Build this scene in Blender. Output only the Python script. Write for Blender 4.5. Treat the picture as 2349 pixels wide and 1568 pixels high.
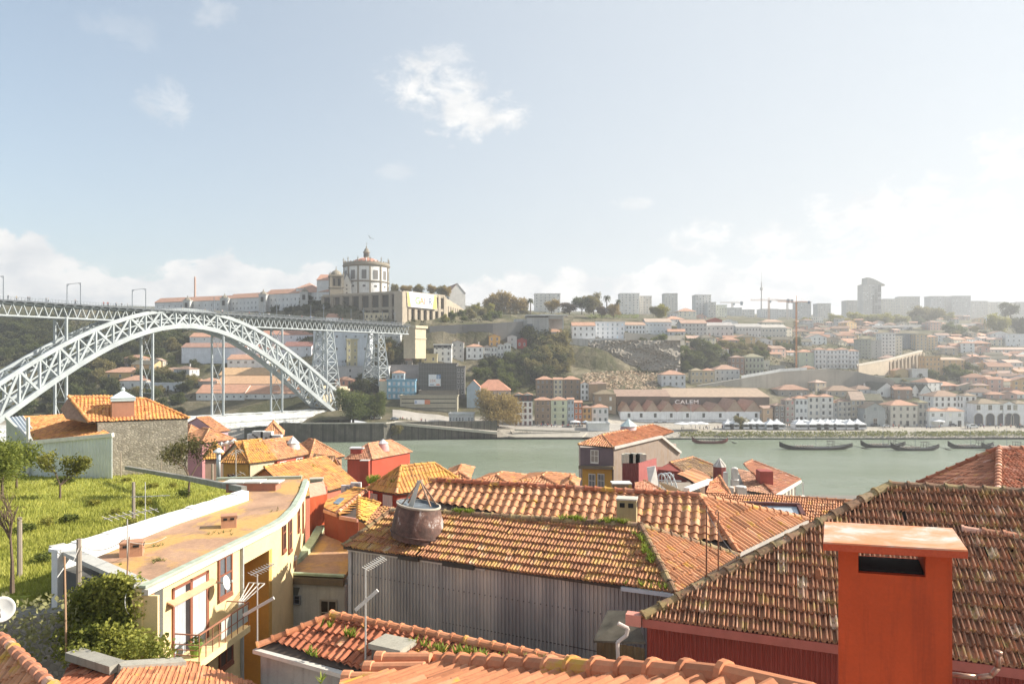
import bpy, bmesh, math, random
import numpy as np
from mathutils import Vector, Matrix
random.seed(7)
R = math.radians
for o in list(bpy.data.objects): bpy.data.objects.remove(o)
scn = bpy.context.scene
COL = scn.collection
# ------------------------------------------------------------------ camera (a level lens 40 m above the river)
cam_d = bpy.data.cameras.new('camera'); cam = bpy.data.objects.new('camera', cam_d); COL.objects.link(cam)
F = 1600.0; CX = 1174.0; HY = 822.0; HC = 40.0; FW = 2348.0
cam_d.sensor_width = 36; cam_d.lens = 36*F/FW
cam_d.shift_y = (HY-784)/FW
cam_d.clip_start = .3; cam_d.clip_end = 12000
cam.location = (0, 0, HC); cam.rotation_euler = (R(90), 0, 0)
scn.camera = cam
# ------------------------------------------------------------------ light
SUN_EL = R(31); SUN_AZ = R(7)     # azimuth measured from +X (photo right) away from the viewer
sd = Vector((math.cos(SUN_AZ)*math.cos(SUN_EL), math.sin(SUN_AZ)*math.cos(SUN_EL), math.sin(SUN_EL)))
sl = bpy.data.lights.new('sun', 'SUN'); sl.energy = 5.0; sl.angle = R(.6); sl.color = (1, .93, .82)
so = bpy.data.objects.new('sun', sl); COL.objects.link(so); so.rotation_euler = sd.to_track_quat('Z', 'Y').to_euler()
w = bpy.data.worlds.new('World'); scn.world = w; w.use_nodes = True
nt = w.node_tree; N = nt.nodes; L = nt.links; N.clear()
def nn(t, **k):
 n = N.new(t)
 for a, b in k.items(): setattr(n, a, b)
 return n
def mth(op, a, b=None, c=None, clamp=False):
 n = N.new('ShaderNodeMath'); n.operation = op; n.use_clamp = clamp
 for i, v in enumerate((a, b, c)):
  if v is None: continue
  if isinstance(v, (int, float)): n.inputs[i].default_value = v
  else: L.new(v, n.inputs[i])
 return n.outputs[0]
sky = nn('ShaderNodeTexSky', sky_type='NISHITA'); sky.sun_disc = False
sky.sun_elevation = SUN_EL; sky.sun_rotation = math.atan2(sd.x, sd.y)
sky.air_density = 1.0; sky.dust_density = 1.9; sky.ozone_density = 1.6; sky.altitude = 60
tc = nn('ShaderNodeTexCoord'); sx = nn('ShaderNodeSeparateXYZ'); L.new(tc.outputs['Generated'], sx.inputs[0])
hyp = mth('SQRT', mth('ADD', mth('MULTIPLY', sx.outputs[0], sx.outputs[0]), mth('MULTIPLY', sx.outputs[1], sx.outputs[1])))
AZ = mth('ARCTAN2', sx.outputs[0], sx.outputs[1])     # 0 = straight ahead (+Y), + to the right, radians
EL = mth('ARCTAN2', sx.outputs[2], hyp)
def noise(vec, scale, detail=8, rough=.55, dist=0.0):
 n = nn('ShaderNodeTexNoise'); n.inputs['Scale'].default_value = scale; n.inputs['Detail'].default_value = detail
 n.inputs['Roughness'].default_value = rough; n.inputs['Distortion'].default_value = dist; L.new(vec, n.inputs['Vector']); return n.outputs['Fac']
def comb(x, y, z=0.0):
 n = nn('ShaderNodeCombineXYZ')
 for i, v in enumerate((x, y, z)):
  if isinstance(v, (int, float)): n.inputs[i].default_value = v
  else: L.new(v, n.inputs[i])
 return n.outputs[0]
def sstep(v, a, b):
 n = nn('ShaderNodeMapRange'); n.interpolation_type = 'SMOOTHSTEP'; L.new(v, n.inputs[0])
 n.inputs[1].default_value = a; n.inputs[2].default_value = b; n.inputs[3].default_value = 0; n.inputs[4].default_value = 1
 return n.outputs[0]
P1 = comb(AZ, mth('MULTIPLY', EL, 1.5))
big = noise(comb(AZ, 3.7), 5.2, 3, .5)                    # how high the bank of cumulus reaches along the horizon
puff = noise(P1, 17, 9, .56, .25)
lim = mth('ADD', mth('MULTIPLY', big, .15), .048)
bank = sstep(mth('ADD', mth('SUBTRACT', lim, EL), mth('MULTIPLY', mth('SUBTRACT', puff, .5), .115)), -.003, .010)
def blob(az, el, ra, re, amp=1.0, th=0.0):
 d = mth('ADD', mth('POWER', mth('DIVIDE', mth('SUBTRACT', AZ, az), ra), 2), mth('POWER', mth('DIVIDE', mth('SUBTRACT', EL, el), re), 2))
 g = mth('SUBTRACT', 1.0, d)
 q = mth('ADD', mth('MULTIPLY', g, .36), mth('MULTIPLY', mth('SUBTRACT', noise(P1, 19, 10, .66, .35), .5), 2.2))
 return mth('MULTIPLY', sstep(q, th-.05, th+.5), amp)
def pxang(x, y):
 a = math.atan2(x-CX, F); return a, math.atan2((HY-y)/F, math.hypot((x-CX)/F, 1))
bl = [blob(*pxang(1000, 200), .085, .035, 1.), blob(*pxang(1090, 265), .075, .035, 1.), blob(*pxang(375, 235), .035, .03, .45), blob(*pxang(905, 395), .03, .015, .3),
      blob(*pxang(480, 30), .035, .02, .3), blob(*pxang(300, 75), .05, .02, .15), blob(*pxang(1590, 550), .05, .024, 1), blob(*pxang(1785, 555), .055, .026, 1),
      blob(*pxang(2050, 490), .12, .045, 1), blob(*pxang(2330, 340), .05, .035, .9), blob(*pxang(1010, 130), .05, .016, .5), blob(*pxang(1460, 465), .03, .012, .5)]
cl = bank
for b in bl: cl = mth('MAXIMUM', cl, b)
shade = noise(comb(AZ, mth('ADD', mth('MULTIPLY', EL, 1.6), .02)), 19, 6, .55, .2)
cr = nn('ShaderNodeValToRGB'); L.new(shade, cr.inputs[0])
cr.color_ramp.elements[0].position = .36; cr.color_ramp.elements[0].color = (3.6, 3.75, 3.9, 1)
cr.color_ramp.elements[1].position = .60; cr.color_ramp.elements[1].color = (4.9, 4.85, 4.75, 1)
mx = nn('ShaderNodeMix', data_type='RGBA'); L.new(cl, mx.inputs[0]); L.new(cr.outputs[0], mx.inputs[7])
# thin high veil that pales the blue and thickens towards the sun side and the horizon
veil = nn('ShaderNodeMix', data_type='RGBA')
vf = mth('ADD', mth('MULTIPLY', sstep(AZ, -.9, .55), .76), mth('MULTIPLY', sstep(EL, .45, .0), .2), None, True)
vf = mth('ADD', mth('MULTIPLY', vf, .8), .2, None, True)
L.new(vf, veil.inputs[0]); hue = nn('ShaderNodeMix', data_type='RGBA', blend_type='MULTIPLY'); hue.inputs[0].default_value = 1; L.new(sky.outputs[0], hue.inputs[6]); hue.inputs[7].default_value = (1.0, 1.01, .93, 1); L.new(hue.outputs[2], veil.inputs[6]); veil.inputs[7].default_value = (3.45, 3.65, 3.8, 1)
L.new(veil.outputs[2], mx.inputs[6])
bg = nn('ShaderNodeBackground'); bg.inputs[1].default_value = .108; L.new(mx.outputs[2], bg.inputs[0])
wo = nn('ShaderNodeOutputWorld'); L.new(bg.outputs[0], wo.inputs[0])
scn.view_settings.view_transform = 'Standard'; scn.view_settings.look = 'None'; scn.view_settings.gamma = 1
scn.view_settings.exposure = 1.0
scn.cycles.use_denoising = True; scn.cycles.max_bounces = 5; scn.cycles.diffuse_bounces = 3; scn.cycles.glossy_bounces = 2
scn.cycles.volume_bounces = 0; scn.cycles.transparent_max_bounces = 8; scn.cycles.caustics_reflective = False; scn.cycles.caustics_refractive = False
try: scn.cycles.use_adaptive_sampling = True; scn.cycles.adaptive_threshold = .02
except Exception: pass

# ------------------------------------------------------------------ maths helpers
CR = {'a': (0, 519.8, .25), 'b': (550.3, 519.8, .25), 'c': (1100.7, 580.9, .2811), 'd': (1687.7, 580.9, .2811), 'e': (0, 856.1, .25),
      'f': (428, 795, .2811), 'g': (1009, 947.8, .25), 'h': (1320.9, 953.9, .25), 'i': (0, 1176.5, .25), 'j': (550.3, 1176.5, .25),
      'k': (1137.4, 1176.5, .25), 'l': (1687.7, 1088.5, .3057), 'm': (703.2, 1009, .12496), 'n': (428, 954, .12496),
      'o': (721.6, 770.5, .14824), 'p': (1467.6, 1015.1, .17181), 'q': (1761.1, 941.7, .2499), 'z': (0, 0, 1)}
def T(c, x, y):
 a, b, s = CR[c]; return a+x*s, b+y*s
def W(x, y, Y): return Vector(((x-CX)/F*Y, Y, HC-(y-HY)/F*Y))
def WZ(x, y, z): return W(x, y, (HC-z)*F/(y-HY))       # point on a level plane at height z
def ray(x, y): return Vector(((x-CX)/F, 1, -(y-HY)/F))
O0 = Vector((0, 0, HC))
def plane3(a, b, c):
 n = (b-a).cross(c-a).normalized()
 return (a, n if n.z >= 0 else -n)
def hit(x, y, pl):
 d = ray(x, y); t = (pl[0]-O0).dot(pl[1])/d.dot(pl[1]); return O0+d*t
def slope_plane(a, b, tan, away=True):
 """plane through the level-ish line a-b rising (tan) away from the viewer (or towards him)"""
 d = (b-a).normalized(); h = Vector((-d.y, d.x, 0)).normalized()
 if (h.y < 0) == away: h = -h
 up = h+Vector((0, 0, tan)); n = d.cross(up).normalized()
 return (a, n if n.z >= 0 else -n)
def proj(p): return CX+F*p.x/p.y, HY-F*(p.z-HC)/p.y
# ------------------------------------------------------------------ mesh builder
class MB:
 def __init__(s): s.v = []; s.f = []; s.m = []
 def add(s, vs, fs, mi=0):
  o = len(s.v); s.v += [tuple(x) for x in vs]
  for f in fs: s.f.append([o+i for i in f]); s.m.append(mi)
 def box(s, x0, x1, y0, y1, z0, z1, mi=0):
  s.add([(x0,y0,z0),(x1,y0,z0),(x1,y1,z0),(x0,y1,z0),(x0,y0,z1),(x1,y0,z1),(x1,y1,z1),(x0,y1,z1)],
              [(3,2,1,0),(4,5,6,7),(0,1,5,4),(1,2,6,5),(2,3,7,6),(3,0,4,7)], mi)
 def obox(s, c, ux, uy, hx, hy, z0, z1, mi=0):
  """box centred (x,y)=c with horizontal axes ux,uy"""
  ux = Vector(ux).normalized(); uy = Vector(uy).normalized(); c = Vector((c[0], c[1], 0))
  q = [c-ux*hx-uy*hy, c+ux*hx-uy*hy, c+ux*hx+uy*hy, c-ux*hx+uy*hy]
  s.prism([(p.x, p.y) for p in q], z0, z1, mi)
 def prism(s, poly, z0, z1, mi=0):
  n = len(poly); ar = sum(poly[i][0]*poly[(i+1)%n][1]-poly[(i+1)%n][0]*poly[i][1] for i in range(n))
  if ar < 0: poly = poly[::-1]
  s.add([(p[0], p[1], z0) for p in poly]+[(p[0], p[1], z1) for p in poly],
              [list(range(n))[::-1], list(range(n, 2*n))]+[(i, (i+1)%n, n+(i+1)%n, n+i) for i in range(n)], mi)
 def slab(s, pts, th, mi=0, d=None):
  """polygon of 3-D points thickened downwards by th (or along d)"""
  d = Vector(d) if d is not None else Vector((0, 0, -th)); n = len(pts); pts = [Vector(p) for p in pts]
  nn_ = sum(((pts[i]-pts[0]).cross(pts[(i+1)%n]-pts[0]) for i in range(1, n-1)), Vector())
  if nn_.dot(d) > 0: pts = pts[::-1]
  s.add(list(pts)+[p+d for p in pts], [list(range(n)), list(range(n, 2*n))[::-1]]+[(n+i, n+(i+1)%n, (i+1)%n, i) for i in range(n)], mi)
 def bar(s, p, q, w, h=None, mi=0):
  p = Vector(p); q = Vector(q); h = h or w; d = (q-p)
  if d.length < 1e-6: return
  d.normalize(); up = Vector((0, 0, 1)) if abs(d.z) < .95 else Vector((0, 1, 0))
  a = d.cross(up).normalized()*(w/2); b = a.cross(d).normalized()*(h/2)
  s.add([p-a-b, p+a-b, p+a+b, p-a+b, q-a-b, q+a-b, q+a+b, q-a+b],
              [(0,1,2,3),(7,6,5,4),(1,0,4,5),(2,1,5,6),(3,2,6,7),(0,3,7,4)], mi)
 def tube(s, p, q, r, r2=None, n=8, mi=0, caps=True):
  p = Vector(p); q = Vector(q); r2 = r if r2 is None else r2; d = (q-p)
  if d.length < 1e-6: return
  d.normalize(); up = Vector((0, 0, 1)) if abs(d.z) < .95 else Vector((0, 1, 0))
  a = d.cross(up).normalized(); b = a.cross(d).normalized(); vs = []
  for c, rr in ((p, r), (q, r2)):
   for i in range(n): t = 2*math.pi*i/n; vs.append(c+a*math.cos(t)*rr-b*math.sin(t)*rr)
  fs = [(i, (i+1)%n, n+(i+1)%n, n+i) for i in range(n)]
  if caps: fs += [list(range(n))[::-1], list(range(n, 2*n))]
  s.add(vs, fs, mi)
 def path(s, pts, r, n=6, mi=0):
  for a, b in zip(pts[:-1], pts[1:]): s.tube(a, b, r, r, n, mi)
 def lathe(s, c, prof, n=24, mi=0):
  c = Vector(c); vs = []; k = len(prof)
  for r, z in prof:
   for i in range(n): t = 2*math.pi*i/n; vs.append(c+Vector((r*math.cos(t), r*math.sin(t), z)))
  fs = [(j*n+i, j*n+(i+1)%n, (j+1)*n+(i+1)%n, (j+1)*n+i) for j in range(k-1) for i in range(n)]
  s.add(vs, fs, mi)
 def poly(s, pts, mi=0): s.add(pts, [list(range(len(pts)))], mi)
 def build(s, name, mats, parent=None, smooth=False, loc=None):
  me = bpy.data.meshes.new(name); me.from_pydata(s.v, [], s.f)
  if not isinstance(mats, (list, tuple)): mats = [mats]
  for m in mats: me.materials.append(m)
  if len(mats) > 1: me.polygons.foreach_set('material_index', s.m)
  if smooth: me.polygons.foreach_set('use_smooth', [True]*len(s.f))
  me.update()
  o = bpy.data.objects.new(name, me); COL.objects.link(o)
  if parent: o.parent = parent
  if loc is not None: o.location = loc
  return o
def tag(o, label=None, cat=None, group=None, kind=None):
 if label:
  o['label'] = label
  if not 4 <= len(label.split()) <= 16: print('LABEL', len(label.split()), label)
 if cat: o['category'] = cat
 if group: o['group'] = group
 if kind: o['kind'] = kind
 return o
def empty(name, label, cat, loc=(0, 0, 0), rz=0, group=None):
 o = bpy.data.objects.new(name, None); COL.objects.link(o); o.location = loc; o.rotation_euler = (0, 0, rz); o.empty_display_size = .5
 return tag(o, label, cat, group)
def put(o_src, parent=None, loc=(0, 0, 0), rz=0, sc=(1, 1, 1), mat=None):
 c = o_src.copy(); COL.objects.link(c); c.parent = parent; c.location = loc; c.rotation_euler = (0, 0, rz); c.scale = sc
 for k in ('label', 'category', 'group', 'kind'):
  if k in c: del c[k]
 if mat is not None: c.material_slots[0].link = 'OBJECT'; c.material_slots[0].material = mat
 return c
# ------------------------------------------------------------------ materials
MC = {}
def newmat(name):
 m = bpy.data.materials.new(name); m.use_nodes = True; return m, m.node_tree.nodes, m.node_tree.links, m.node_tree.nodes['Principled BSDF']
def _noise(N, L, vec, sc, det=4, rough=.6, dist=0):
 n = N.new('ShaderNodeTexNoise'); n.inputs['Scale'].default_value = sc; n.inputs['Detail'].default_value = det; n.inputs['Roughness'].default_value = rough
 n.inputs['Distortion'].default_value = dist
 if vec is not None: L.new(vec, n.inputs['Vector'])
 return n.outputs['Fac']
def _ramp(N, L, fac, stops):
 r = N.new('ShaderNodeValToRGB'); L.new(fac, r.inputs[0]); e = r.color_ramp.elements
 while len(e) < len(stops): e.new(.5)
 for k, (p, c) in enumerate(stops): e[k].position = p; e[k].color = (*c[:3], 1) if isinstance(c, (tuple, list)) else (c, c, c, 1)
 return r.outputs[0]
def _mix(N, L, fac, a, b, typ='MIX'):
 n = N.new('ShaderNodeMix'); n.data_type = 'RGBA'; n.blend_type = typ
 for i, v in ((0, fac), (6, a), (7, b)):
  if hasattr(v, 'is_linked') or hasattr(v, 'links'): L.new(v, n.inputs[i])
  elif i == 0: n.inputs[0].default_value = v
  else: n.inputs[i].default_value = (*v[:3], 1)
 return n.outputs[2]
def _map(N, L, vec, sc):
 n = N.new('ShaderNodeMapping'); n.inputs['Scale'].default_value = sc; L.new(vec, n.inputs['Vector']); return n.outputs[0]
def _bump(N, L, h, B, strength=.3, dist=.05):
 b = N.new('ShaderNodeBump'); b.inputs['Strength'].default_value = strength; b.inputs['Distance'].default_value = dist; L.new(h, b.inputs['Height']); L.new(b.outputs[0], B.inputs['Normal'])
def sh(c, k): return tuple(min(1, max(0, x*k)) for x in c[:3])
def wall(c, rough=.85, s=.35, dirt=.35, stain=(.10, .085, .07)):
 """plaster / render: broad blotches, downward streaks, fine grain"""
 key = ('wall', tuple(c), rough, s, dirt, stain)
 if key in MC: return MC[key]
 m, N, L, B = newmat('plaster'); g = N.new('ShaderNodeTexCoord').outputs['Object']
 a = _noise(N, L, g, s, 5, .65); st = _noise(N, L, _map(N, L, g, (1.6, 1.6, .12)), s*3.2, 5, .7); f = _noise(N, L, g, s*22, 3, .6)
 base = _ramp(N, L, a, [(.3, sh(c, .80)), (.7, sh(c, 1.1))])
 base = _mix(N, L, _ramp(N, L, st, [(.5, 0.0), (.78, dirt)]), base, stain)
 base = _mix(N, L, .22, base, _ramp(N, L, f, [(.3, sh(c, .72)), (.7, sh(c, 1.15))]))
 L.new(base, B.inputs['Base Color']); B.inputs['Roughness'].default_value = rough; B.inputs['Specular IOR Level'].default_value = .25
 _bump(N, L, f, B, .25, .02); MC[key] = m; return m
def plain(c, rough=.6, metal=0.0, var=.12, sc=2.0, name='paint'):
 key = ('plain', tuple(c), rough, metal, var, sc, name)
 if key in MC: return MC[key]
 m, N, L, B = newmat(name); g = N.new('ShaderNodeTexCoord').outputs['Object']
 base = _ramp(N, L, _noise(N, L, g, sc, 5), [(.3, sh(c, 1-var)), (.7, sh(c, 1+var))])
 L.new(base, B.inputs['Base Color']); B.inputs['Roughness'].default_value = rough; B.inputs['Metallic'].default_value = metal; B.inputs['Specular IOR Level'].default_value = .3
 MC[key] = m; return m
def tilemat(c=(.50, .19, .085), lich=(.55, .33, .05), moss=(.07, .07, .03), la=.3, ma=.3, pale=(.6, .42, .32), key=None, ls=1.3):
 """clay tiles: each tile has its own tint (attribute), over it lichen and moss patches"""
 k = ('tile', tuple(c), tuple(lich), tuple(moss), la, ma, tuple(pale), ls)
 if k in MC: return MC[k]
 m, N, L, B = newmat('clay_tile'); g = N.new('ShaderNodeTexCoord').outputs['Object']
 at = N.new('ShaderNodeAttribute'); at.attribute_name = 'tint'; t = at.outputs['Fac']
 base = _ramp(N, L, t, [(0, sh(c, .62)), (.25, sh(c, .88)), (.7, sh(c, 1.12)), (1, pale)])
 fine = _noise(N, L, g, 9, 6, .7); base = _mix(N, L, .35, base, _mix(N, L, 1.0, base, _ramp(N, L, fine, [(.3, (.45,)*3), (.75, (1.25,)*3)]), 'MULTIPLY'))
 ln = _noise(N, L, g, ls, 6, .7); tl = N.new('ShaderNodeMath'); tl.operation = 'ADD'; L.new(ln, tl.inputs[0])
 sc = N.new('ShaderNodeMath'); sc.operation = 'MULTIPLY'; L.new(t, sc.inputs[0]); sc.inputs[1].default_value = .16; L.new(sc.outputs[0], tl.inputs[1])
 base = _mix(N, L, _ramp(N, L, tl.outputs[0], [(.72-.42*la, 0.0), (.80-.32*la, .85)]), base, lich)
 mn = _noise(N, L, g, ls*2.3, 7, .72, .6)
 base = _mix(N, L, _ramp(N, L, mn, [(.70-.40*ma, 0.0), (.78-.26*ma, .9)]), base, moss)
 L.new(base, B.inputs['Base Color']); B.inputs['Roughness'].default_value = .78; B.inputs['Specular IOR Level'].default_value = .3
 _bump(N, L, fine, B, .35, .01); MC[k] = m; return m
def farroof(c):
 """distant tiled roof seen too small for single tiles: bands of slightly different batches, stains"""
 k = ('far', tuple(c))
 if k in MC: return MC[k]
 g_ = sum(c[:3])/3; c = tuple(x*.78+g_*.22+.02 for x in c[:3]); m, N, L, B = newmat('clay_roof'); g = N.new('ShaderNodeTexCoord').outputs['Object']
 a = _noise(N, L, _map(N, L, g, (1, 1, 2.5)), .5, 6, .7); b = _noise(N, L, g, 3.2, 4, .7)
 base = _ramp(N, L, a, [(.28, sh(c, .6)), (.5, c), (.75, sh(c, 1.3))])
 base = _mix(N, L, .4, base, _ramp(N, L, b, [(.35, sh(c, .5)), (.7, sh(c, 1.35))]))
 L.new(base, B.inputs['Base Color']); B.inputs['Roughness'].default_value = .85; B.inputs['Specular IOR Level'].default_value = .2
 _bump(N, L, b, B, .6, .15); MC[k] = m; return m
def glassmat(c=(.06, .07, .08)):
 k = ('gl', tuple(c))
 if k in MC: return MC[k]
 m, N, L, B = newmat('window_glass'); oi = N.new('ShaderNodeObjectInfo').outputs['Random']
 L.new(_ramp(N, L, oi, [(0, sh(c, .5)), (.7, sh(c, 1.3)), (.95, sh(c, 3.5))]), B.inputs['Base Color']); B.inputs['Roughness'].default_value = .15; MC[k] = m; return m
def leafmat(c, c2=None, name='leaves'):
 k = ('leaf', tuple(c), tuple(c2 or c))
 if k in MC: return MC[k]
 c2 = c2 or sh(c, 1.7)
 m, N, L, B = newmat(name); g = N.new('ShaderNodeTexCoord').outputs['Object']
 at = N.new('ShaderNodeAttribute'); at.attribute_name = 'tint'
 base = _ramp(N, L, at.outputs['Fac'], [(0, sh(c, .6)), (.5, c), (1, c2)])
 base = _mix(N, L, .5, base, _ramp(N, L, _noise(N, L, g, .6, 4), [(.35, sh(c, .7)), (.7, c2)]))
 L.new(base, B.inputs['Base Color']); B.inputs['Roughness'].default_value = .6; B.inputs['Specular IOR Level'].default_value = .2
 try:
  B.inputs['Subsurface Weight'].default_value = 0
 except Exception: pass
 tr = N.new('ShaderNodeBsdfTranslucent'); L.new(base, tr.inputs[0]); ms = N.new('ShaderNodeMixShader'); ms.inputs[0].default_value = .42
 L.new(B.outputs[0], ms.inputs[1]); L.new(tr.outputs[0], ms.inputs[2]); L.new(ms.outputs[0], N['Material Output'].inputs[0]); MC[k] = m; return m
WHITE = (.80, .80, .78); ORANGE = (.54, .27, .15); BROWNR = (.38, .235, .16); STEEL = (.42, .47, .50)
M_GLASS = glassmat(); M_FRAME = plain((.62, .61, .58), .6)
M_STEEL = plain((.37, .40, .41), .5, .0, .16, .2, 'painted_steel'); M_STEELD = plain((.20, .225, .25), .55, 0, .15, .2, 'dark_steel')
# ------------------------------------------------------------------ terrain: the far hillside, from the quay to the plateau
# along each bearing (photo column) the heights of the ground at a list of distances, given as apparent heights
TP = {-300: [(345,990),(352,975),(400,900),(460,830),(520,765),(560,725),(620,700),(1500,698)],
      200: [(345,1000),(352,975),(390,915),(440,850),(500,790),(540,740),(575,712),(640,702),(1500,700)],
      420: [(345,1004),(355,968),(370,955),(400,905),(440,850),(480,800),(510,755),(550,715),(640,708),(1500,704)],
      620: [(345,1006),(355,968),(370,955),(400,905),(440,850),(480,795),(505,750),(530,716),(640,710),(1500,704)],
      740: [(338,1010),(342,966),(375,930),(410,880),(440,845),(465,795),(480,760),(492,712),(520,690),(700,690),(1500,700)],
      800: [(336,1012),(340,967),(375,935),(400,890),(430,845),(455,790),(470,760),(480,715),(500,680),(700,688),(1500,700)],
      900: [(342,1010),(346,968),(378,940),(400,905),(425,865),(445,815),(462,765),(470,735),(500,690),(700,696),(1500,705)],
      985: [(350,1004),(354,972),(378,950),(398,915),(425,870),(447,820),(462,772),(466,745),(520,715),(620,700),(1500,705)],
      1080: [(352,1002),(356,978),(378,966),(398,925),(425,880),(450,835),(466,790),(470,748),(540,722),(650,702),(1500,708)],
      1200: [(352,1002),(357,986),(375,975),(398,925),(420,900),(442,860),(462,810),(480,788),(500,752),(540,728),(640,716),(1500,712)],
      1350: [(352,1002),(357,988),(375,975),(400,925),(425,885),(450,862),(470,846),(478,800),(492,786),(512,752),(560,735),(660,722),(1500,714)],
      1500: [(352,1004),(358,992),(378,977),(402,945),(430,895),(465,868),(490,845),(498,800),(515,785),(545,752),(600,738),(800,722),(1500,716)],
      1620: [(352,1005),(360,988),(378,976),(402,945),(440,895),(475,870),(510,838),(525,800),(545,778),(590,752),(680,738),(1000,722),(1500,718)],
      1850: [(352,1005),(360,988),(378,975),(425,930),(465,895),(505,868),(550,835),(600,802),(660,775),(760,752),(900,738),(1200,726),(1500,722)],
      2100: [(352,1004),(360,988),(378,975),(425,930),(465,900),(510,872),(560,840),(620,808),(700,782),(800,760),(950,742),(1200,728),(1500,722)],
      2348: [(352,1003),(360,987),(378,974),(425,930),(465,900),(515,868),(570,838),(640,806),(720,782),(820,760),(950,745),(1200,730),(1500,724)],
      2900: [(352,1003),(360,987),(378,974),(425,930),(465,900),(515,868),(570,838),(640,806),(720,782),(820,760),(950,745),(1200,730),(1500,724)]}
TXS = sorted(TP)
YG = np.array(sorted(set([345.,348,350,352,353,354,356,358,360,363,366,370,374,378,384]+list(range(390, 620, 5))+list(range(620, 900, 14))+list(range(900, 1500, 40))+[1500.])))
def yprof(xx):
 xx = max(TXS[0], min(TXS[-1], xx))
 for a, b in zip(TXS[:-1], TXS[1:]):
  if a <= xx <= b:
   t = (xx-a)/(b-a); t = t*t*(3-2*t)
   pa = np.interp(YG, *zip(*TP[a])); pb = np.interp(YG, *zip(*TP[b])); return pa*(1-t)+pb*t
_pc = {}
def yp(xx):
 k = int(round(xx/4));
 if k not in _pc: _pc[k] = yprof(k*4)
 return _pc[k]
def gz(xx, Y):
 return HC-(float(np.interp(Y, YG, yp(xx)))-HY)/F*Y
def gxy(X, Y): return gz(CX+F*X/Y, Y)
def G(x, y):
 """where the sight line through photo point (x,y) meets the hillside"""
 p = yp(x);
 for i in range(len(YG)-1):
  if p[i] >= y > p[i+1] or (p[i] > y >= p[i+1]):
   t = (p[i]-y)/max(1e-6, p[i]-p[i+1]); return W(x, y, float(YG[i]+(YG[i+1]-YG[i])*t))
 return W(x, y, 1200.0)
def terrain():
 xs = np.arange(-700, 3101, 13.); vs = []; rng = np.random.RandomState(3); ny = len(YG)
 for xx in xs:
  p = yp(xx)
  for j, Y in enumerate(YG):
   z = HC-(p[j]-HY)/F*Y
   if 385 < Y < 1400: z += (rng.rand()-.5)*min(1.6, (Y-385)*.02)
   vs.append(((xx-CX)/F*Y, Y, z))
  vs.append(((xx-CX)/F*1540, 1540, vs[-1][2]-12)); vs.append(((xx-CX)/F*1600, 1600, -2))
 nr = ny+2; fs = [(i*nr+j, (i+1)*nr+j, (i+1)*nr+j+1, i*nr+j+1) for i in range(len(xs)-1) for j in range(nr-1)]
 me = bpy.data.meshes.new('hillside'); me.from_pydata(vs, [], fs)
 m, N, L, B = newmat('hillside_soil'); g = N.new('ShaderNodeTexCoord').outputs['Object']
 a = _noise(N, L, g, .035, 8, .7, .4); b = _noise(N, L, g, .35, 6, .75)
 base = _ramp(N, L, a, [(.3, (.05, .06, .028)), (.46, (.09, .09, .045)), (.56, (.19, .16, .11)), (.68, (.28, .24, .18)), (.8, (.11, .11, .05))])
 base = _mix(N, L, .45, base, _ramp(N, L, b, [(.3, (.02, .025, .012)), (.55, (.10, .095, .05)), (.8, (.26, .22, .17))]))
 ge = N.new('ShaderNodeNewGeometry').outputs['Position']; sp = N.new('ShaderNodeSeparateXYZ'); L.new(ge, sp.inputs[0])
 mr = N.new('ShaderNodeMapRange'); L.new(sp.outputs[2], mr.inputs[0]); mr.inputs[1].default_value = 6.5; mr.inputs[2].default_value = 9
 base = _mix(N, L, mr.outputs[0], _ramp(N, L, b, [(.3, (.36, .32, .27)), (.7, (.50, .46, .39))]), base)
 L.new(base, B.inputs['Base Color']); B.inputs['Roughness'].default_value = .95; B.inputs['Specular IOR Level'].default_value = .1
 _bump(N, L, b, B, 1, .8); me.materials.append(m)
 o = bpy.data.objects.new('hillside', me); COL.objects.link(o); tag(o, kind='structure')
terrain()
# river
wb = MB(); wb.add([(-1500,150,0),(1800,150,0),(1800,420,0),(-1500,420,0)], [(0,1,2,3)])
m, N, L, B = newmat('river_water'); g = N.new('ShaderNodeTexCoord').outputs['Object']
n1 = _noise(N, L, _map(N, L, g, (.35, 1.2, 1)), .30, 10, .78, .4); n2 = _noise(N, L, _map(N, L, g, (.6, 1, 1)), .02, 4)
L.new(_ramp(N, L, n2, [(.35, (.19, .23, .15)), (.65, (.27, .31, .24))]), B.inputs['Base Color']); B.inputs['Roughness'].default_value = .22
B.inputs['IOR'].default_value = 1.33; _bump(N, L, n1, B, 1, .9)
o = wb.build('river', m); tag(o, kind='structure')
# near bank: the ground the old town stands on, one sheet that steps down to the river
nb = MB(); ys = [-30, 15, 45, 60, 100, 150, 186, 190]; zs = [24, 24, 23.5, 17, 10, 5.5, 3.6, -1.5]; xs = list(range(-420, 421, 30))
nb.add([(x, y, z) for x in xs for y, z in zip(ys, zs)], [(i*8+j, (i+1)*8+j, (i+1)*8+j+1, i*8+j+1) for i in range(len(xs)-1) for j in range(7)])
tag(nb.build('ground', wall((.22, .20, .17), s=.15)), kind='structure')
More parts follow.
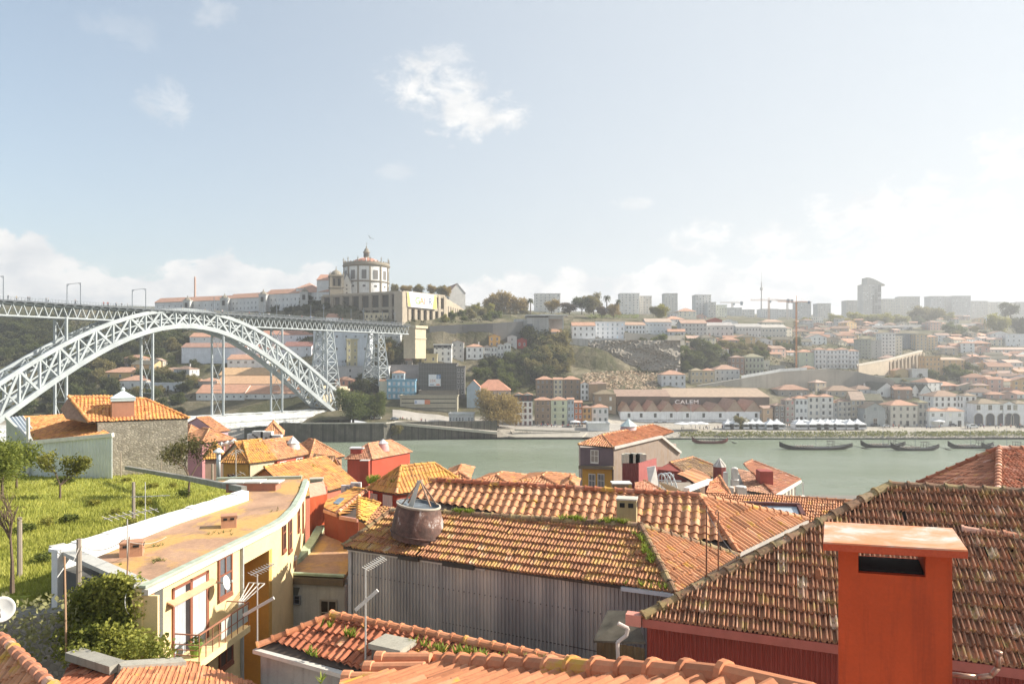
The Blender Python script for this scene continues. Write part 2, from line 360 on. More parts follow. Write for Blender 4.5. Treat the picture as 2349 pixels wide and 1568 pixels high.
# quay wall and paving on the far bank
qw = MB(); M_STONE = None
m, N, L, B = newmat('quay_stone'); g = N.new('ShaderNodeTexCoord').outputs['Object']
br = N.new('ShaderNodeTexBrick'); br.inputs['Scale'].default_value = .45; br.inputs['Color1'].default_value = (.16, .14, .115, 1); br.inputs['Color2'].default_value = (.10, .09, .075, 1); br.inputs['Mortar'].default_value = (.05, .045, .04, 1)
L.new(_map(N, L, g, (1, 1, 1)), br.inputs['Vector']); a = _noise(N, L, g, .22, 7, .75)
L.new(_mix(N, L, _ramp(N, L, a, [(.4, 0.0), (.66, .9)]), br.outputs['Color'], (.035, .04, .022)), B.inputs['Base Color']); B.inputs['Roughness'].default_value = .9; _bump(N, L, a, B, .8, .4)
M_QUAY = m
def strip(ptsxy, zt, zb, th=.8):
 q = MB()
 for (a, b) in zip(ptsxy[:-1], ptsxy[1:]):
  a = Vector((*a, 0)); b = Vector((*b, 0)); n = (b-a).cross(Vector((0, 0, 1))).normalized()*th
  q.slab([(a.x, a.y, zt), (b.x, b.y, zt), (b.x-n.x, b.y-n.y, zt), (a.x-n.x, a.y-n.y, zt)], zt-zb)
 return q
def gp(x, Y): return ((x-CX)/F*Y, Y)
q = strip([gp(560, 337.5), gp(700, 337), gp(800, 334.8), gp(880, 336), gp(895, 341), gp(1140, 350)], 8.9, -2, 1.2)
tag(q.build('quay_wall', M_QUAY), 'dark weathered stone quay wall below the terrace at the bridge foot', 'wall')
q = MB();
for a, b in zip([gp(690, 333.9), gp(800, 333.6), gp(884, 335)], [gp(800, 333.6), gp(884, 335), gp(905, 339)]): q.bar((*a, 9.1), (*b, 9.1), .7, .5)
tag(q.build('quay_parapet', wall((.5, .47, .4))), 'pale stone parapet along the quay terrace beside the two green trees', 'parapet')
rm = MB(); rm.slab([W(905, 968, 341), W(1140, 990, 347), W(1140, 986, 352), W(905, 964, 347)], 1.2)
tag(rm.build('quay_ramp', wall((.48, .44, .37))), kind='structure')
sl2 = MB(); sl2.slab([W(1165, 999, 350), W(1205, 1006, 347), W(1330, 1006, 347), W(1345, 992, 352), W(1180, 992, 352)], .8)
sl2.bar(W(1180, 985, 352), W(1330, 990, 353), 1.6, .9)
tag(sl2.build('slipway', wall((.46, .42, .35))), kind='structure')
# quay promenade paving and the grassy river bank on the right
pv = MB(); n = 40
X = [CX+(2900-CX)*0+(1480+i*(2900-1480)/n) for i in range(n+1)]
pv.add([W(x, 992.5-.6, 361.5)+Vector((0, 0, .25)) for x in X]+[Vector((W(x, 980, 377).x, 377, gz(x, 377)+.25)) for x in X], [(i, i+1, n+2+i, n+1+i) for i in range(n)])
tag(pv.build('promenade', wall((.50, .47, .42), s=.1)), kind='structure')
pk = MB(); pk.add([Vector((W(x, 0, Y).x, Y, gz(x, Y)+.12)) for Y in (358.5, 363, 370, 378.5) for x in range(900, 1481, 20)],
  [(r*30+i, r*30+i+1, (r+1)*30+i+1, (r+1)*30+i) for r in range(3) for i in range(28)])
tag(pk.build('pavement', wall((.40, .37, .33), s=.1)), kind='structure')
def clumps(name, pts, size, mat, seed=0, flat=.5, jit=.6, n=3):
 """one stuff mesh of many small leaf faces round the given points"""
 rg = np.random.RandomState(seed); V = []; Fc = []; Tn = []
 for p in pts:
  for _ in range(n):
   c = np.array(p)+rg.randn(3)*np.array([size*jit, size*jit, size*jit*flat]); s = size*(.5+rg.rand()*.7)
   a = rg.randn(3); a /= np.linalg.norm(a); b = np.cross(a, rg.randn(3)); b /= np.linalg.norm(b)
   o = len(V); V += [c-a*s*.5, c+b*s*.4, c+a*s*.5, c-b*s*.4]; Fc.append((o, o+1, o+2, o+3)); Tn += [rg.rand()]*4
 me = bpy.data.meshes.new(name); me.from_pydata([tuple(v) for v in V], [], Fc); me.materials.append(mat)
 at = me.attributes.new('tint', 'FLOAT', 'POINT'); at.data.foreach_set('value', Tn)
 o = bpy.data.objects.new(name, me); COL.objects.link(o); return o
rg = random.Random(5)
GREEN = leafmat((.10, .13, .03), (.24, .26, .06)); DKGREEN = leafmat((.06, .075, .03), (.19, .19, .07)); GOLD = leafmat((.34, .24, .08), (.52, .40, .15))
MIDGREEN = leafmat((.08, .105, .035), (.22, .23, .08)); OLIVE = leafmat((.20, .18, .07), (.38, .32, .13)); YELLOWG = leafmat((.26, .25, .05), (.46, .42, .09))
bank_pts = []
for i in range(3000):
 x = rg.uniform(1560, 2500); t = rg.random(); Y = 353.5+t*5.5
 p = W(x, 0, Y); bank_pts.append((p.x, Y, gz(x, Y)+.3))
o = clumps('bank_grass', bank_pts, .75, leafmat((.17, .19, .05), (.34, .33, .10)), 2, n=3); tag(o, kind='stuff')
rk = MB()
for i in range(900):
 x = rg.uniform(1540, 2420); Y = rg.uniform(351.2, 353.4); p = W(x, 0, Y); s = rg.uniform(.25, .6)
 rk.add([(p.x-s, Y, -.2), (p.x+s*.3, Y-s, -.2), (p.x+s, Y+s*.5, -.2), (p.x, Y, gz(x, Y)+s*rg.uniform(.8, 1.6))], [(0,1,3),(1,2,3),(2,0,3)])
tag(rk.build('rubble_bank', wall((.42, .38, .31))), kind='stuff')

# ------------------------------------------------------------------ two-level steel arch bridge
BU = Vector((.5145, .8576, 0)); BN = Vector((-.8576, .5145, 0)); B0 = Vector(((152-CX)/F*255, 255, 0))
def bp(s, z, wd=0.0): return B0+BU*(33*s)+BN*wd+Vector((0, 0, z))
def s_of(x, wd=0.0):
 k = (x-CX)/F; o = B0+BN*wd; return (o.x-k*o.y)/(k*BU.y-BU.x)/33
def sz(x, y, wd=0.0):
 s = s_of(x, wd); Y = bp(s, 0, wd).y; return s, HC-(y-HY)/F*Y
top = [sz(x, y) for x, y in [(5,880),(45,851),(87,822),(150,785),(217,757),(275,732),(350,715),(400,711),(437,714),(512,727),(550,740),(595,760),(650,792),(700,835),(757,887)]]
bot = [sz(x, y) for x, y in [(87,911),(155,855),(200,825),(250,797),(322,770),(400,750),(437,749),(500,757),(550,772),(595,805),(650,842),(690,877),(725,911),(765,948)]]
def sym(pts):   # average the two halves about the crown s=1.5
 d = sorted([(abs(s-1.5), z) for s, z in pts]); return [p[0] for p in d], [p[1] for p in d]
_t = sym(top); _b = sym(bot)
def fit(xs, zs): return np.polyfit(np.array(xs)**2, zs, 2)
ft = fit(*_t); fb = fit(*_b)
def ztop(s): return float(np.polyval(ft, (s-1.5)**2))
def zbot(s): return float(np.polyval(fb, (s-1.5)**2))
S0, S1 = -1.08, 4.08; NP_ = 26; ST = [S0+(S1-S0)*i/NP_ for i in range(NP_+1)]
print('arch', [(round(s,2), round(ztop(s),1), round(zbot(s),1)) for s in ST[::3]])
def spread(s): return 2.2*((s-1.5)/2.58)**2
bridge = empty('arch_bridge', 'grey steel lattice arch bridge with a high deck across the river', 'bridge', bp(S1, 8))
bridge_inv = Matrix.Translation(-bridge.location)
def bb(mb, name, mat):
 o = mb.build(name, mat, bridge); o.location = -bridge.location; return o
for side in (0, 1):
 m = MB(); wd = lambda s: (-spread(s) if side == 0 else 8+spread(s))
 pT = [bp(s, ztop(s), wd(s)) for s in ST]; pB = [bp(s, zbot(s), wd(s)) for s in ST]
 for i in range(NP_):
  m.bar(pT[i], pT[i+1], 1.25, 1.5); m.bar(pB[i], pB[i+1], 1.5, 1.85)
  mi0 = pT[i]*.5+pB[i]*.5; mi1 = pT[i+1]*.5+pB[i+1]*.5; m.bar(mi0, mi1, .35, .45)
  m.bar(pT[i], pB[i], .8, .85)
  if i % 2: m.bar(pT[i], pB[i+1], .7, .8); m.bar(pB[i], pT[i+1], .45, .5)
  else: m.bar(pB[i], pT[i+1], .7, .8); m.bar(pT[i], pB[i+1], .45, .5)
 m.bar(pT[-1], pB[-1], .6)
 bb(m, 'arch_truss', M_STEEL)
m = MB()
for i in range(0, NP_+1):      # wind bracing between the two arches
 s = ST[i]; a = -spread(s); b = 8+spread(s)
 for z in (ztop(s), zbot(s)): m.bar(bp(s, z, a), bp(s, z, b), .35)
 if i < NP_:
  s2 = ST[i+1]; a2 = -spread(s2); b2 = 8+spread(s2)
  for zf in (ztop, zbot): m.bar(bp(s, zf(s), a), bp(s2, zf(s2), b2), .28); m.bar(bp(s, zf(s), b), bp(s2, zf(s2), a2), .28)
bb(m, 'cross_bracing', M_STEEL)
# upper deck
DT, DB = 59.2, 54.8; SL, SR = -3.2, 5.92; nd = 92
m = MB(); ds = [SL+(SR-SL)*i/nd for i in range(nd+1)]
for i in range(nd):
 a, b = ds[i], ds[i+1]
 for wd in (.3, 7.7):
  m.bar(bp(a, DT-.2, wd), bp(b, DT-.2, wd), .4, .5); m.bar(bp(a, DB, wd), bp(b, DB, wd), .5, .55)
  m.bar(bp(a, DT, wd), bp((a+b)/2, DB, wd), .26); m.bar(bp((a+b)/2, DB, wd), bp(b, DT, wd), .26)
 for z in (DT-.3, DB): m.bar(bp(a, z, .3), bp(a, z, 7.7), .28)
 m.bar(bp(a, DB, .3), bp(b, DB, 7.7), .2); m.bar(bp(a, DB, 7.7), bp(b, DB, .3), .2)
 # curved bracket under the footway
 m.bar(bp(a, DT-.9, .25), bp(a, DT+.45, -1.1), .2, .35)
bb(m, 'deck_truss', M_STEEL)
m = MB(); m.slab([bp(SL, 60.0, -1.2), bp(SR, 60.0, -1.2), bp(SR, 60.0, 9.2), bp(SL, 60.0, 9.2)], .45)
for i in range(nd):            # scalloped fascia
 a, b = ds[i], ds[i+1]; P = []
 for k in range(7):
  t = k/6; P.append((a+(b-a)*t, DT-.05+.55*math.sin(math.pi*t)))
 m.add([bp(s, z, -1.22) for s, z in P]+[bp(b, 59.62, -1.22), bp(a, 59.62, -1.22)]+[bp(s, z, -1.1) for s, z in P]+[bp(b, 59.62, -1.1), bp(a, 59.62, -1.1)],
          [list(range(9)), list(range(9, 18))[::-1]]+[(j, 9+j, 9+(j+1) % 9, (j+1) % 9) for j in range(9)])
bb(m, 'deck_slab', plain((.10, .11, .12), .8))
m = MB()
for wd in (-1.1, 9.1):
 for z in (60.35, 60.8, 61.15): m.bar(bp(SL, z, wd), bp(SR, z, wd), .07, .09)
 for i in range(nd*3): s = SL+(SR-SL)*i/(nd*3); m.bar(bp(s, 60, wd), bp(s, 61.15, wd), .07)
bb(m, 'railing', M_STEELD)
m = MB()
for wd in (2.6, 5.6):
 for d in (-.72, .72): m.bar(bp(SL, 60.06, wd+d), bp(SR, 60.06, wd+d), .1, .12)
bb(m, 'tram_rail', M_STEELD)
for s in (-1.2, -.62, .14, .9, 2.05, 2.88, 3.8, 4.7, 5.5):       # catenary portals / lamp masts
 m = MB(); h = 68
 m.bar(bp(s, 60, -.7), bp(s, h, -.7), .22)
 if s < 1.5: m.bar(bp(s, 60, 8.7), bp(s, h, 8.7), .22)
 else: m2 = MB(); m2.bar(bp(s, 60, 8.7), bp(s, h, 8.7), .22); bb(m2, 'catenary_mast', M_STEELD)
 if s < 1.5:
  m.bar(bp(s, h, -.7), bp(s, h, 8.7), .14); m.bar(bp(s, h-.8, -.7), bp(s, h, .8), .12); m.bar(bp(s, h-.8, 8.7), bp(s, h, 7.2), .12)
 else:
  m.bar(bp(s, h-2.5, -.7), bp(s, h-1.2, -1.8), .15); m.bar(bp(s, h-2.5, -.7), bp(s, h-1.2, .4), .15)
 bb(m, 'catenary_mast', M_STEELD)
# hangers from arch to the lower deck (pairs, braced)
for s in (0, 1, 2, 3):
 for wd in (0, 8):
  m = MB(); zt = zbot(s)
  if s in (0, 3): zt = zbot(s)-.2
  m.bar(bp(s, zt, wd), bp(s, 13, wd), .75, .8); bb(m, 'hanger', M_STEEL)
 m = MB(); zt = zbot(s); k = max(1, int((zt-13)/10));
 for j in range(k):
  za = 13+(zt-13)*j/k; zb = 13+(zt-13)*(j+1)/k
  m.bar(bp(s, za, 0), bp(s, zb, 8), .14); m.bar(bp(s, za, 8), bp(s, zb, 0), .14); m.bar(bp(s, zb, 0), bp(s, zb, 8), .16)
 bb(m, 'hanger_bracing', M_STEEL)
# spandrel posts between arch and deck
for s in (0, 3):
 m = MB()
 for wd in (0, 8): m.bar(bp(s, ztop(s), wd), bp(s, DB, wd), .8)
 m.bar(bp(s, ztop(s), 0), bp(s, DB, 8), .25); m.bar(bp(s, ztop(s), 8), bp(s, DB, 0), .25)
 bb(m, 'spandrel_post', M_STEEL)
# tapering lattice piers on the far bank
def pier(s, zb_, name):
 m = MB(); ht = DB; hw = 2.2; C = []
 for (du, dw) in ((-1, 0), (1, 0), (1, 1), (-1, 1)):
  def cp(z, du=du, dw=dw):
   t = (ht-z)/(ht-zb_); return bp(s, z, 0 if dw == 0 else 8)+BU*(du*(hw+2.6*t))+BN*((-1 if dw == 0 else 1)*(-.6+3.2*t))
  C.append(cp); m.bar(cp(zb_), cp(ht), .75)
 k = max(3, int((ht-zb_)/5))
 for j in range(k):
  za = zb_+(ht-zb_)*j/k; zc = zb_+(ht-zb_)*(j+1)/k
  for a, b in ((0, 1), (1, 2), (2, 3), (3, 0)):
   m.bar(C[a](za), C[b](zc), .3); m.bar(C[b](za), C[a](zc), .3); m.bar(C[a](zc), C[b](zc), .3)
 bb(m, 'lattice_pier', M_STEEL)
SA = s_of(757, 0)+.0; pier(SA, 21.5, 'a'); pier(s_of(862, 4), gxy(bp(s_of(862, 4), 0, 4).x, bp(s_of(862, 4), 0, 4).y)+3, 'b')
pier(-1.08, 24, 'c')
# masonry pylon at the arch foot, with attached gatehouse
ms = wall((.56, .48, .34), s=.5, dirt=.3)
for sgn, wd in ((0, -1.5), (1, 13)):
 m = MB(); c = bp(s_of(781, wd) if sgn == 0 else S1+.13, 0, wd); m.obox((c.x, c.y), BU, BN, 3.2, 2.5, -2, 22.8); m.obox((c.x, c.y), BU, BN, 3.8, 3.1, 22.8, 24.0); m.obox((c.x, c.y), BU, BN, 2.9, 2.2, 24.0, 25.2)
 m.obox((c.x, c.y), BU, BN, 4.2, 3.4, -2, 11.5)
 bb(m, 'pylon', ms)
# stone abutment where the upper deck lands
m = MB(); c = bp(SR+.28, 0, 3); m.obox((c.x, c.y), BU, BN, 5.2, 4.6, 40, 58.6); m.obox((c.x, c.y), BU, BN, 6.0, 5.6, 58.6, 60.2); m.obox((c.x, c.y), BU, BN, 5.6, 5.0, 52, 52.6)
bb(m, 'abutment', ms)
# lower deck, wrapped in white sheeting for works
def ldz(s): return 15.0-(s-1.4)*.75
m = MB(); n = 60; a0, a1 = -1.2, 3.86; rr = random.Random(4)
for wd, sg in ((-.9, -1), (9.2, 1)):
 rows = [(1.0, 0), (.55, .35), (.1, .1), (-.35, .5)]
 V = []; k = 7
 for i in range(n+1):
  s = a0+(a1-a0)*i/n
  for j in range(k):
   z = ldz(s)-5.6*j/(k-1)+rr.uniform(-.12, .12)*(j in (0, k-1)); V.append(bp(s, z, wd+sg*(.22*math.sin(i*1.9+j*.8)+rr.uniform(-.16, .16)+(.5 if j in (3,) else 0))))
 m.add(V, [(i*k+j, (i+1)*k+j, (i+1)*k+j+1, i*k+j+1) if sg > 0 else (i*k+j+1, (i+1)*k+j+1, (i+1)*k+j, i*k+j) for i in range(n) for j in range(k-1)])
V = [bp(a0+(a1-a0)*i/n, ldz(a0+(a1-a0)*i/n)+rr.uniform(-.1, .25), wd) for i in range(n+1) for wd in (-.9, 4, 9.2)]
m.add(V, [(i*3+j, (i+1)*3+j, (i+1)*3+j+1, i*3+j+1) for i in range(n) for j in range(2)])
bb(m, 'wrapped_lower_deck', plain((.58, .59, .58), .6, 0, .2, .5, 'white_sheeting'))
m = MB(); m.slab([bp(a0, ldz(a0)-5.4, -.6), bp(4.3, ldz(4.3)-5.4, -.6), bp(4.3, ldz(4.3)-5.4, 8.8), bp(a0, ldz(a0)-5.4, 8.8)], .6)
for i in range(n): s = a0+(a1-a0)*i/n; m.bar(bp(s, ldz(s)+.15, -1.15), bp(s, ldz(s)-5.6, -1.15), .06)
for dz in (0, -1.4, -2.8, -4.2): m.bar(bp(a0, ldz(a0)+dz, -1.18), bp(a1, ldz(a1)+dz, -1.18), .05)
bb(m, 'lower_deck_scaffold', plain((.45, .46, .46), .6))
# ------------------------------------------------------------------ buildings of the far bank
def _winmesh():
 m = MB(); f = .09
 m.box(-.5, .5, -.10, 0, -.07, 0, 0)                                         # sill
 for a, b, c, d in ((-.5, -.5+f, 0, 1), (.5-f, .5, 0, 1), (-.5+f, .5-f, 1-f*.7, 1), (-.5+f, .5-f, 0, f*.6), (-.03, .03, f*.6, 1-f*.7), (-.5+f, -.03, .52, .56), (.03, .5-f, .52, .56)):
  m.box(a, b, -.07, 0, c, d, 0)
 m.add([(-.5+f, -.025, 0), (.5-f, -.025, 0), (.5-f, -.025, 1), (-.5+f, -.025, 1)], [(0, 1, 2, 3)], 1)
 o = m.build('window', [M_FRAME, M_GLASS]); d = o.data; bpy.data.objects.remove(o); return d
WIN = _winmesh(); WINM = {}
def winproto(fc=None, gc=None):
 k = (fc, gc)
 if k == (None, None): return WIN
 if k not in WINM:
  d = WIN.copy();
  if fc: d.materials[0] = plain(fc, .6)
  if gc: d.materials[1] = glassmat(gc)
  WINM[k] = d
 return WINM[k]
def window(parent, loc, rz, w_, h_, fc=None, gc=None, name='window'):
 o = bpy.data.objects.new(name, winproto(fc, gc)); COL.objects.link(o); o.parent = parent; o.location = loc; o.rotation_euler = (0, 0, rz); o.scale = (w_, 1, h_); return o
def roofmesh(kind, x0, x1, y0, y1, h, rh, ov=.35):
 m = MB(); X0, X1, Y0, Y1 = x0-ov, x1+ov, y0-ov, y1+ov; z = h; t = .16
 if kind == 'h':
  w_, d_ = X1-X0, Y1-Y0; k = min(w_, d_)/2; cy = (Y0+Y1)/2; cx = (X0+X1)/2
  A, B = (Vector((X0+k, cy, z+rh)), Vector((X1-k, cy, z+rh))) if w_ >= d_ else (Vector((cx, Y0+k, z+rh)), Vector((cx, Y1-k, z+rh)))
  P = [Vector(p) for p in ((X0, Y0, z), (X1, Y0, z), (X1, Y1, z), (X0, Y1, z))]
  vs = P+[A, B]+[p-Vector((0, 0, t)) for p in P]
  if w_ >= d_: fs = [(0, 1, 5, 4), (1, 2, 5), (2, 3, 4, 5), (3, 0, 4)]
  else: fs = [(0, 1, 4), (1, 2, 5, 4), (2, 3, 5), (3, 0, 4, 5)]
  m.add(vs, fs+[(0, 6, 7, 1), (1, 7, 8, 2), (2, 8, 9, 3), (3, 9, 6, 0), (9, 8, 7, 6)])
 elif kind in 'gf':
  if kind == 'g':
   cy = (Y0+Y1)/2; q = [(Y0, z), (cy, z+rh), (Y1, z)]; V = [(X, y, zz) for X in (X0, X1) for y, zz in q]+[(X, y, zz-t) for X in (X0, X1) for y, zz in q]
  else:
   cx = (X0+X1)/2; q = [(X0, z), (cx, z+rh), (X1, z)]; V = [(x, Y, zz) for Y in (Y1, Y0) for x, zz in q]+[(x, Y, zz-t) for Y in (Y1, Y0) for x, zz in q]
  m.add(V, [(0, 3, 4, 1), (1, 4, 5, 2), (7, 10, 9, 6), (8, 11, 10, 7), (0, 1, 7, 6), (1, 2, 8, 7), (4, 3, 9, 10), (5, 4, 10, 11), (3, 0, 6, 9), (2, 5, 11, 8)])
 elif kind == 's':
  m.slab([(X0, Y0, z), (X1, Y0, z), (X1, Y1, z+rh), (X0, Y1, z+rh)], t)
 else:
  m.box(X0+ov, X1-ov, Y0+ov, Y1-ov, z, z+.2)
  for a in ((X0, X1, Y0, Y0+.35), (X0, X1, Y1-.35, Y1), (X0, X0+.35, Y0+.35, Y1-.35), (X1-.35, X1, Y0+.35, Y1-.35)): m.box(*a, z-.05, z+.75)
 return m
RECTS = []
def bldg(base, w_, h_, label, cat='house', name='house', col=WHITE, roof='h', rc=ORANGE, fl=2, nc=3, dep=None, rz=0.0, rh=None, group=None, down=9, wc=None, gc=None, wsz=None, chim=False, door=False, sidewin=True, band=None, balc=0):
 dep = dep or min(max(w_*.8, 7), 14)
 t = empty(name, label, cat, base, rz, group)
 m = MB(); m.box(-w_/2, w_/2, 0, dep, -down, h_-.02, 0)
 rh = rh if rh is not None else min(w_, dep)*.22
 if roof in 'gf':
  if roof == 'g': m.add([(sx_, 0, h_-.03) if k == 0 else (sx_, dep/2, h_+rh-.2) if k == 1 else (sx_, dep, h_-.03) for sx_ in (-w_/2, w_/2) for k in range(3)], [(0, 2, 1) if False else (0, 1, 2), (3, 5, 4)])
  else: m.add([(-w_/2, y, h_-.03) if k == 0 else (0, y, h_+rh-.2) if k == 1 else (w_/2, y, h_-.03) for y in (0, dep) for k in range(3)], [(0, 2, 1), (3, 4, 5)])
 wl = m.build('wall', wall(col), t)
 if band:
  b = MB(); b.box(-w_/2-.06, w_/2+.06, -.06, -.005, h_*band[0], h_*band[1]); b.build('facade_band', wall(band[2]), t)
 rf = roofmesh(roof, -w_/2, w_/2, 0, dep, h_, rh).build('roof', farroof(rc) if roof != 'l' else wall(sh(col, .9)), t)
 if chim:
  c = MB(); cx = w_*.22; c.box(cx-.4, cx+.4, dep*.45, dep*.45+.7, h_, h_+rh+1.1); c.box(cx-.5, cx+.5, dep*.45-.1, dep*.45+.8, h_+rh+1.1, h_+rh+1.25); c.build('chimney', wall(sh(col, .9)), rf)
 if fl and nc:
  fh = h_/fl; ww, wh = wsz or (min(1.25, w_/nc*.52), min(1.9, fh*.58))
  for i in range(fl):
   for j in range(nc):
    x = -w_/2+w_*(j+.5)/nc; z = i*fh+(fh-wh)*.5
    if i == 0 and door and j == nc//2: window(t, (x, 0, .05), 0, ww*1.2, fh*.75, (.12, .11, .10), (.03, .03, .03), 'door')
    else: window(t, (x, 0, z), 0, ww, wh, wc, gc)
   if sidewin and w_ > 5:
    s = -1 if base[0] > 0 else 1      # the flank the viewer could see
    if abs(base[0]) > 25 or abs(rz) > .05:
     if rz: s = -1 if (base[0]/base[1] > -rz) else 1
     for j in range(2): window(t, (s*w_/2, dep*(.3+.4*j), i*fh+(fh-wh)*.5), s*math.pi/2, ww*.9, wh, wc, gc)
  if balc:
   b = MB(); q = w_/balc*.36; b.box(-q, q, -1.0, -.005, -.1, .08); b.box(-q, q, -1.0, -.92, .08, .95); first = None
   for i in range(1, fl):
    for j in range(balc):
     p = (-w_/2+w_*(j+.5)/balc, 0, i*fh)
     if first is None: first = b.build('balcony', wall(sh(col, 1.02)), t, loc=p)
     else: put(first, t, p)
 return t
def H(c, x0, x1, yt, yb, label, depth=None, **k):
 """a building given by the photo column, eaves and foot; its distance is where its foot stands on the hillside"""
 X0, T0 = T(c, x0, yt); X1, B0_ = T(c, x1, yb); xm = (X0+X1)/2
 Yd = depth or G(xm, B0_).y
 base = W(xm, B0_, Yd); w_ = (X1-X0)/F*Yd; h_ = (B0_-T0)/F*Yd
 RECTS.append((X0, X1, T0-12, B0_))
 return bldg(base, w_, h_, label, **k)
C = 'c'; D = 'd'
CREAM = (.58, .52, .38); BEIGE = (.46, .39, .28); BRST = (.27, .20, .14); GREY = (.42, .42, .40); PINK = (.55, .33, .26); YEL = (.60, .38, .13); PG = (.60, .62, .46); LB = (.36, .46, .54); RD = (.38, .08, .05)
# --- waterfront row left of the wine lodge
H(C,276,350,1155,1408,'narrow white house under a left gable with a black top floor, nearest the golden tree',roof='f',col=WHITE,fl=5,nc=2,band=(.80,1.0,(.05,.05,.05)),wc=(.3,.07,.05))
H(C,351,428,1155,1408,'narrow white house with black top floor, right half of the twin gables',roof='f',col=WHITE,fl=5,nc=2,band=(.80,1.0,(.05,.05,.05)),wc=(.3,.07,.05))
H(C,448,577,1195,1405,'brown four storey house with hipped orange roof on the waterfront',col=BRST,fl=4,nc=3,wc=(.45,.3,.22),door=True,chim=True)
H(C,579,711,1195,1405,'pale green four storey house with hipped roof between brown and blue houses',col=PG,fl=4,nc=2,gc=(.03,.05,.04),door=True,balc=1)
H(C,713,767,1190,1402,'slim blue grey house on the waterfront next to the pale green one',col=(.42,.46,.50),fl=4,nc=2,roof='g')
H(C,769,834,1215,1402,'narrow red and white house with small orange roof on the waterfront',col=(.45,.15,.07),fl=4,nc=2,roof='g',wc=(.7,.7,.68))
H(C,836,909,1258,1402,'low ochre orange house with brown timber front on the waterfront',col=(.50,.27,.10),fl=3,nc=2,rc=BROWNR,wc=(.3,.15,.06))
H(C,912,1046,1255,1388,'pale grey two storey house with hipped orange roof beside the white kiosk',col=(.62,.62,.62),fl=2,nc=3,gc=(.05,.06,.06),wc=(.35,.4,.38))
H(C,880,1055,1392,1440,'long white kiosk box at the slipway',fl=0,nc=0,roof='l',col=(.68,.69,.68),cat='kiosk',name='kiosk',depth=358)
H(C,458,600,1028,1190,'left part of the long brown stone house on the second row',col=(.25,.185,.13),fl=4,nc=4,wc=(.4,.32,.25))
H(C,601,672,1028,1190,'cream middle section of the long brown house on the second row',col=CREAM,fl=4,nc=2,roof='g')
H(C,673,820,1028,1190,'right part of the long brown stone house with hardly any windows',col=(.27,.20,.14),fl=4,nc=3,wc=(.4,.32,.25))
H(C,822,886,1062,1200,'slim white three storey house attached to the long brown house',fl=3,nc=2,gc=(.03,.04,.04),roof='f')
H(C,888,960,1065,1210,'windowless tan gable wall with brown roof behind the grey hipped house',col=(.42,.30,.19),fl=0,nc=0,rc=BROWNR,roof='h')
H(C,935,1108,1147,1300,'brown stone house with white shutters and mossy hipped roof left of the wine lodge',col=(.33,.25,.17),fl=2,nc=2,rc=(.26,.19,.10),gc=(.5,.5,.45))
H(C,925,1030,1062,1150,'small brown roofed shed above the stone house with white shutters',col=(.35,.28,.2),fl=1,nc=0,rc=BROWNR)
H(C,1115,1550,1165,1290,'long low dark warehouse with a brown roof behind the wine lodge gables',col=(.17,.13,.10),fl=0,nc=0,roof='s',rh=3.4,rc=BROWNR,dep=12,cat='warehouse',name='warehouse')
# --- wine lodge with a row of gables
lx0, ly = T(C, 1145, 1410); lx1, _ = T(C, 2305, 1410); Yl = 385.
lodge = empty('wine_lodge', 'long white wine lodge with a row of brown gabled roofs on the quay', 'wine lodge', W(lx0, ly, Yl)); RECTS.append((lx0, lx1, 905, 978))
Lw = (lx1-lx0)/F*Yl; lh = 120*.2811/F*Yl
m = MB(); m.box(0, Lw, 0, 30, -6, lh); m.build('wall', wall((.80, .81, .82)), lodge)
m = MB(); m.box(0, Lw, -.12, -.01, lh*.42, lh*.45); m.box(0, Lw, -.05, -.01, 0, .7); m.build('plinth_band', wall((.33, .32, .3)), lodge)
ed = [1145,1240,1345,1470,1605,1735,1870,2005,2155,2305]; pk_ = [.25,.30,.36,.4,.33,.3,.3,.55,.42]
for i in range(9):
 a = (ed[i]-1145)/(2305-1145)*Lw; b = (ed[i+1]-1145)/(2305-1145)*Lw; rh = [4.8,5.3,5.8,5.4,3.6,3.6,4.4,6.6,6][i]
 g_ = roofmesh('f', a+.35, b-.35, 0, 28, lh, rh, .35); r_ = g_.build('roof', farroof((.40+.03*(i % 3), .23, .14)), lodge)
 k = MB(); k.add([(a+.1, .02, lh), (b-.1, .02, lh), ((a+b)/2, .02, lh+rh-.2)], [(0, 1, 2)]); k.build('gable', wall((.44, .32, .24)), r_)
 window(lodge, ((a+b)/2+1.5, 0, lh*.62), 0, 1.5, 2.2, (.3, .3, .28), (.03, .03, .03))
 for q in (.25, .72):
  if (i*2+int(q*3)) % 3: window(lodge, (a+(b-a)*q, 0, lh*.10), 0, 2.0, 1.3, (.35, .35, .33), (.04, .04, .05))
  else: window(lodge, (a+(b-a)*q, 0, .03), 0, 2.4, 2.7, (.25, .25, .25), (.03, .03, .03), 'door')
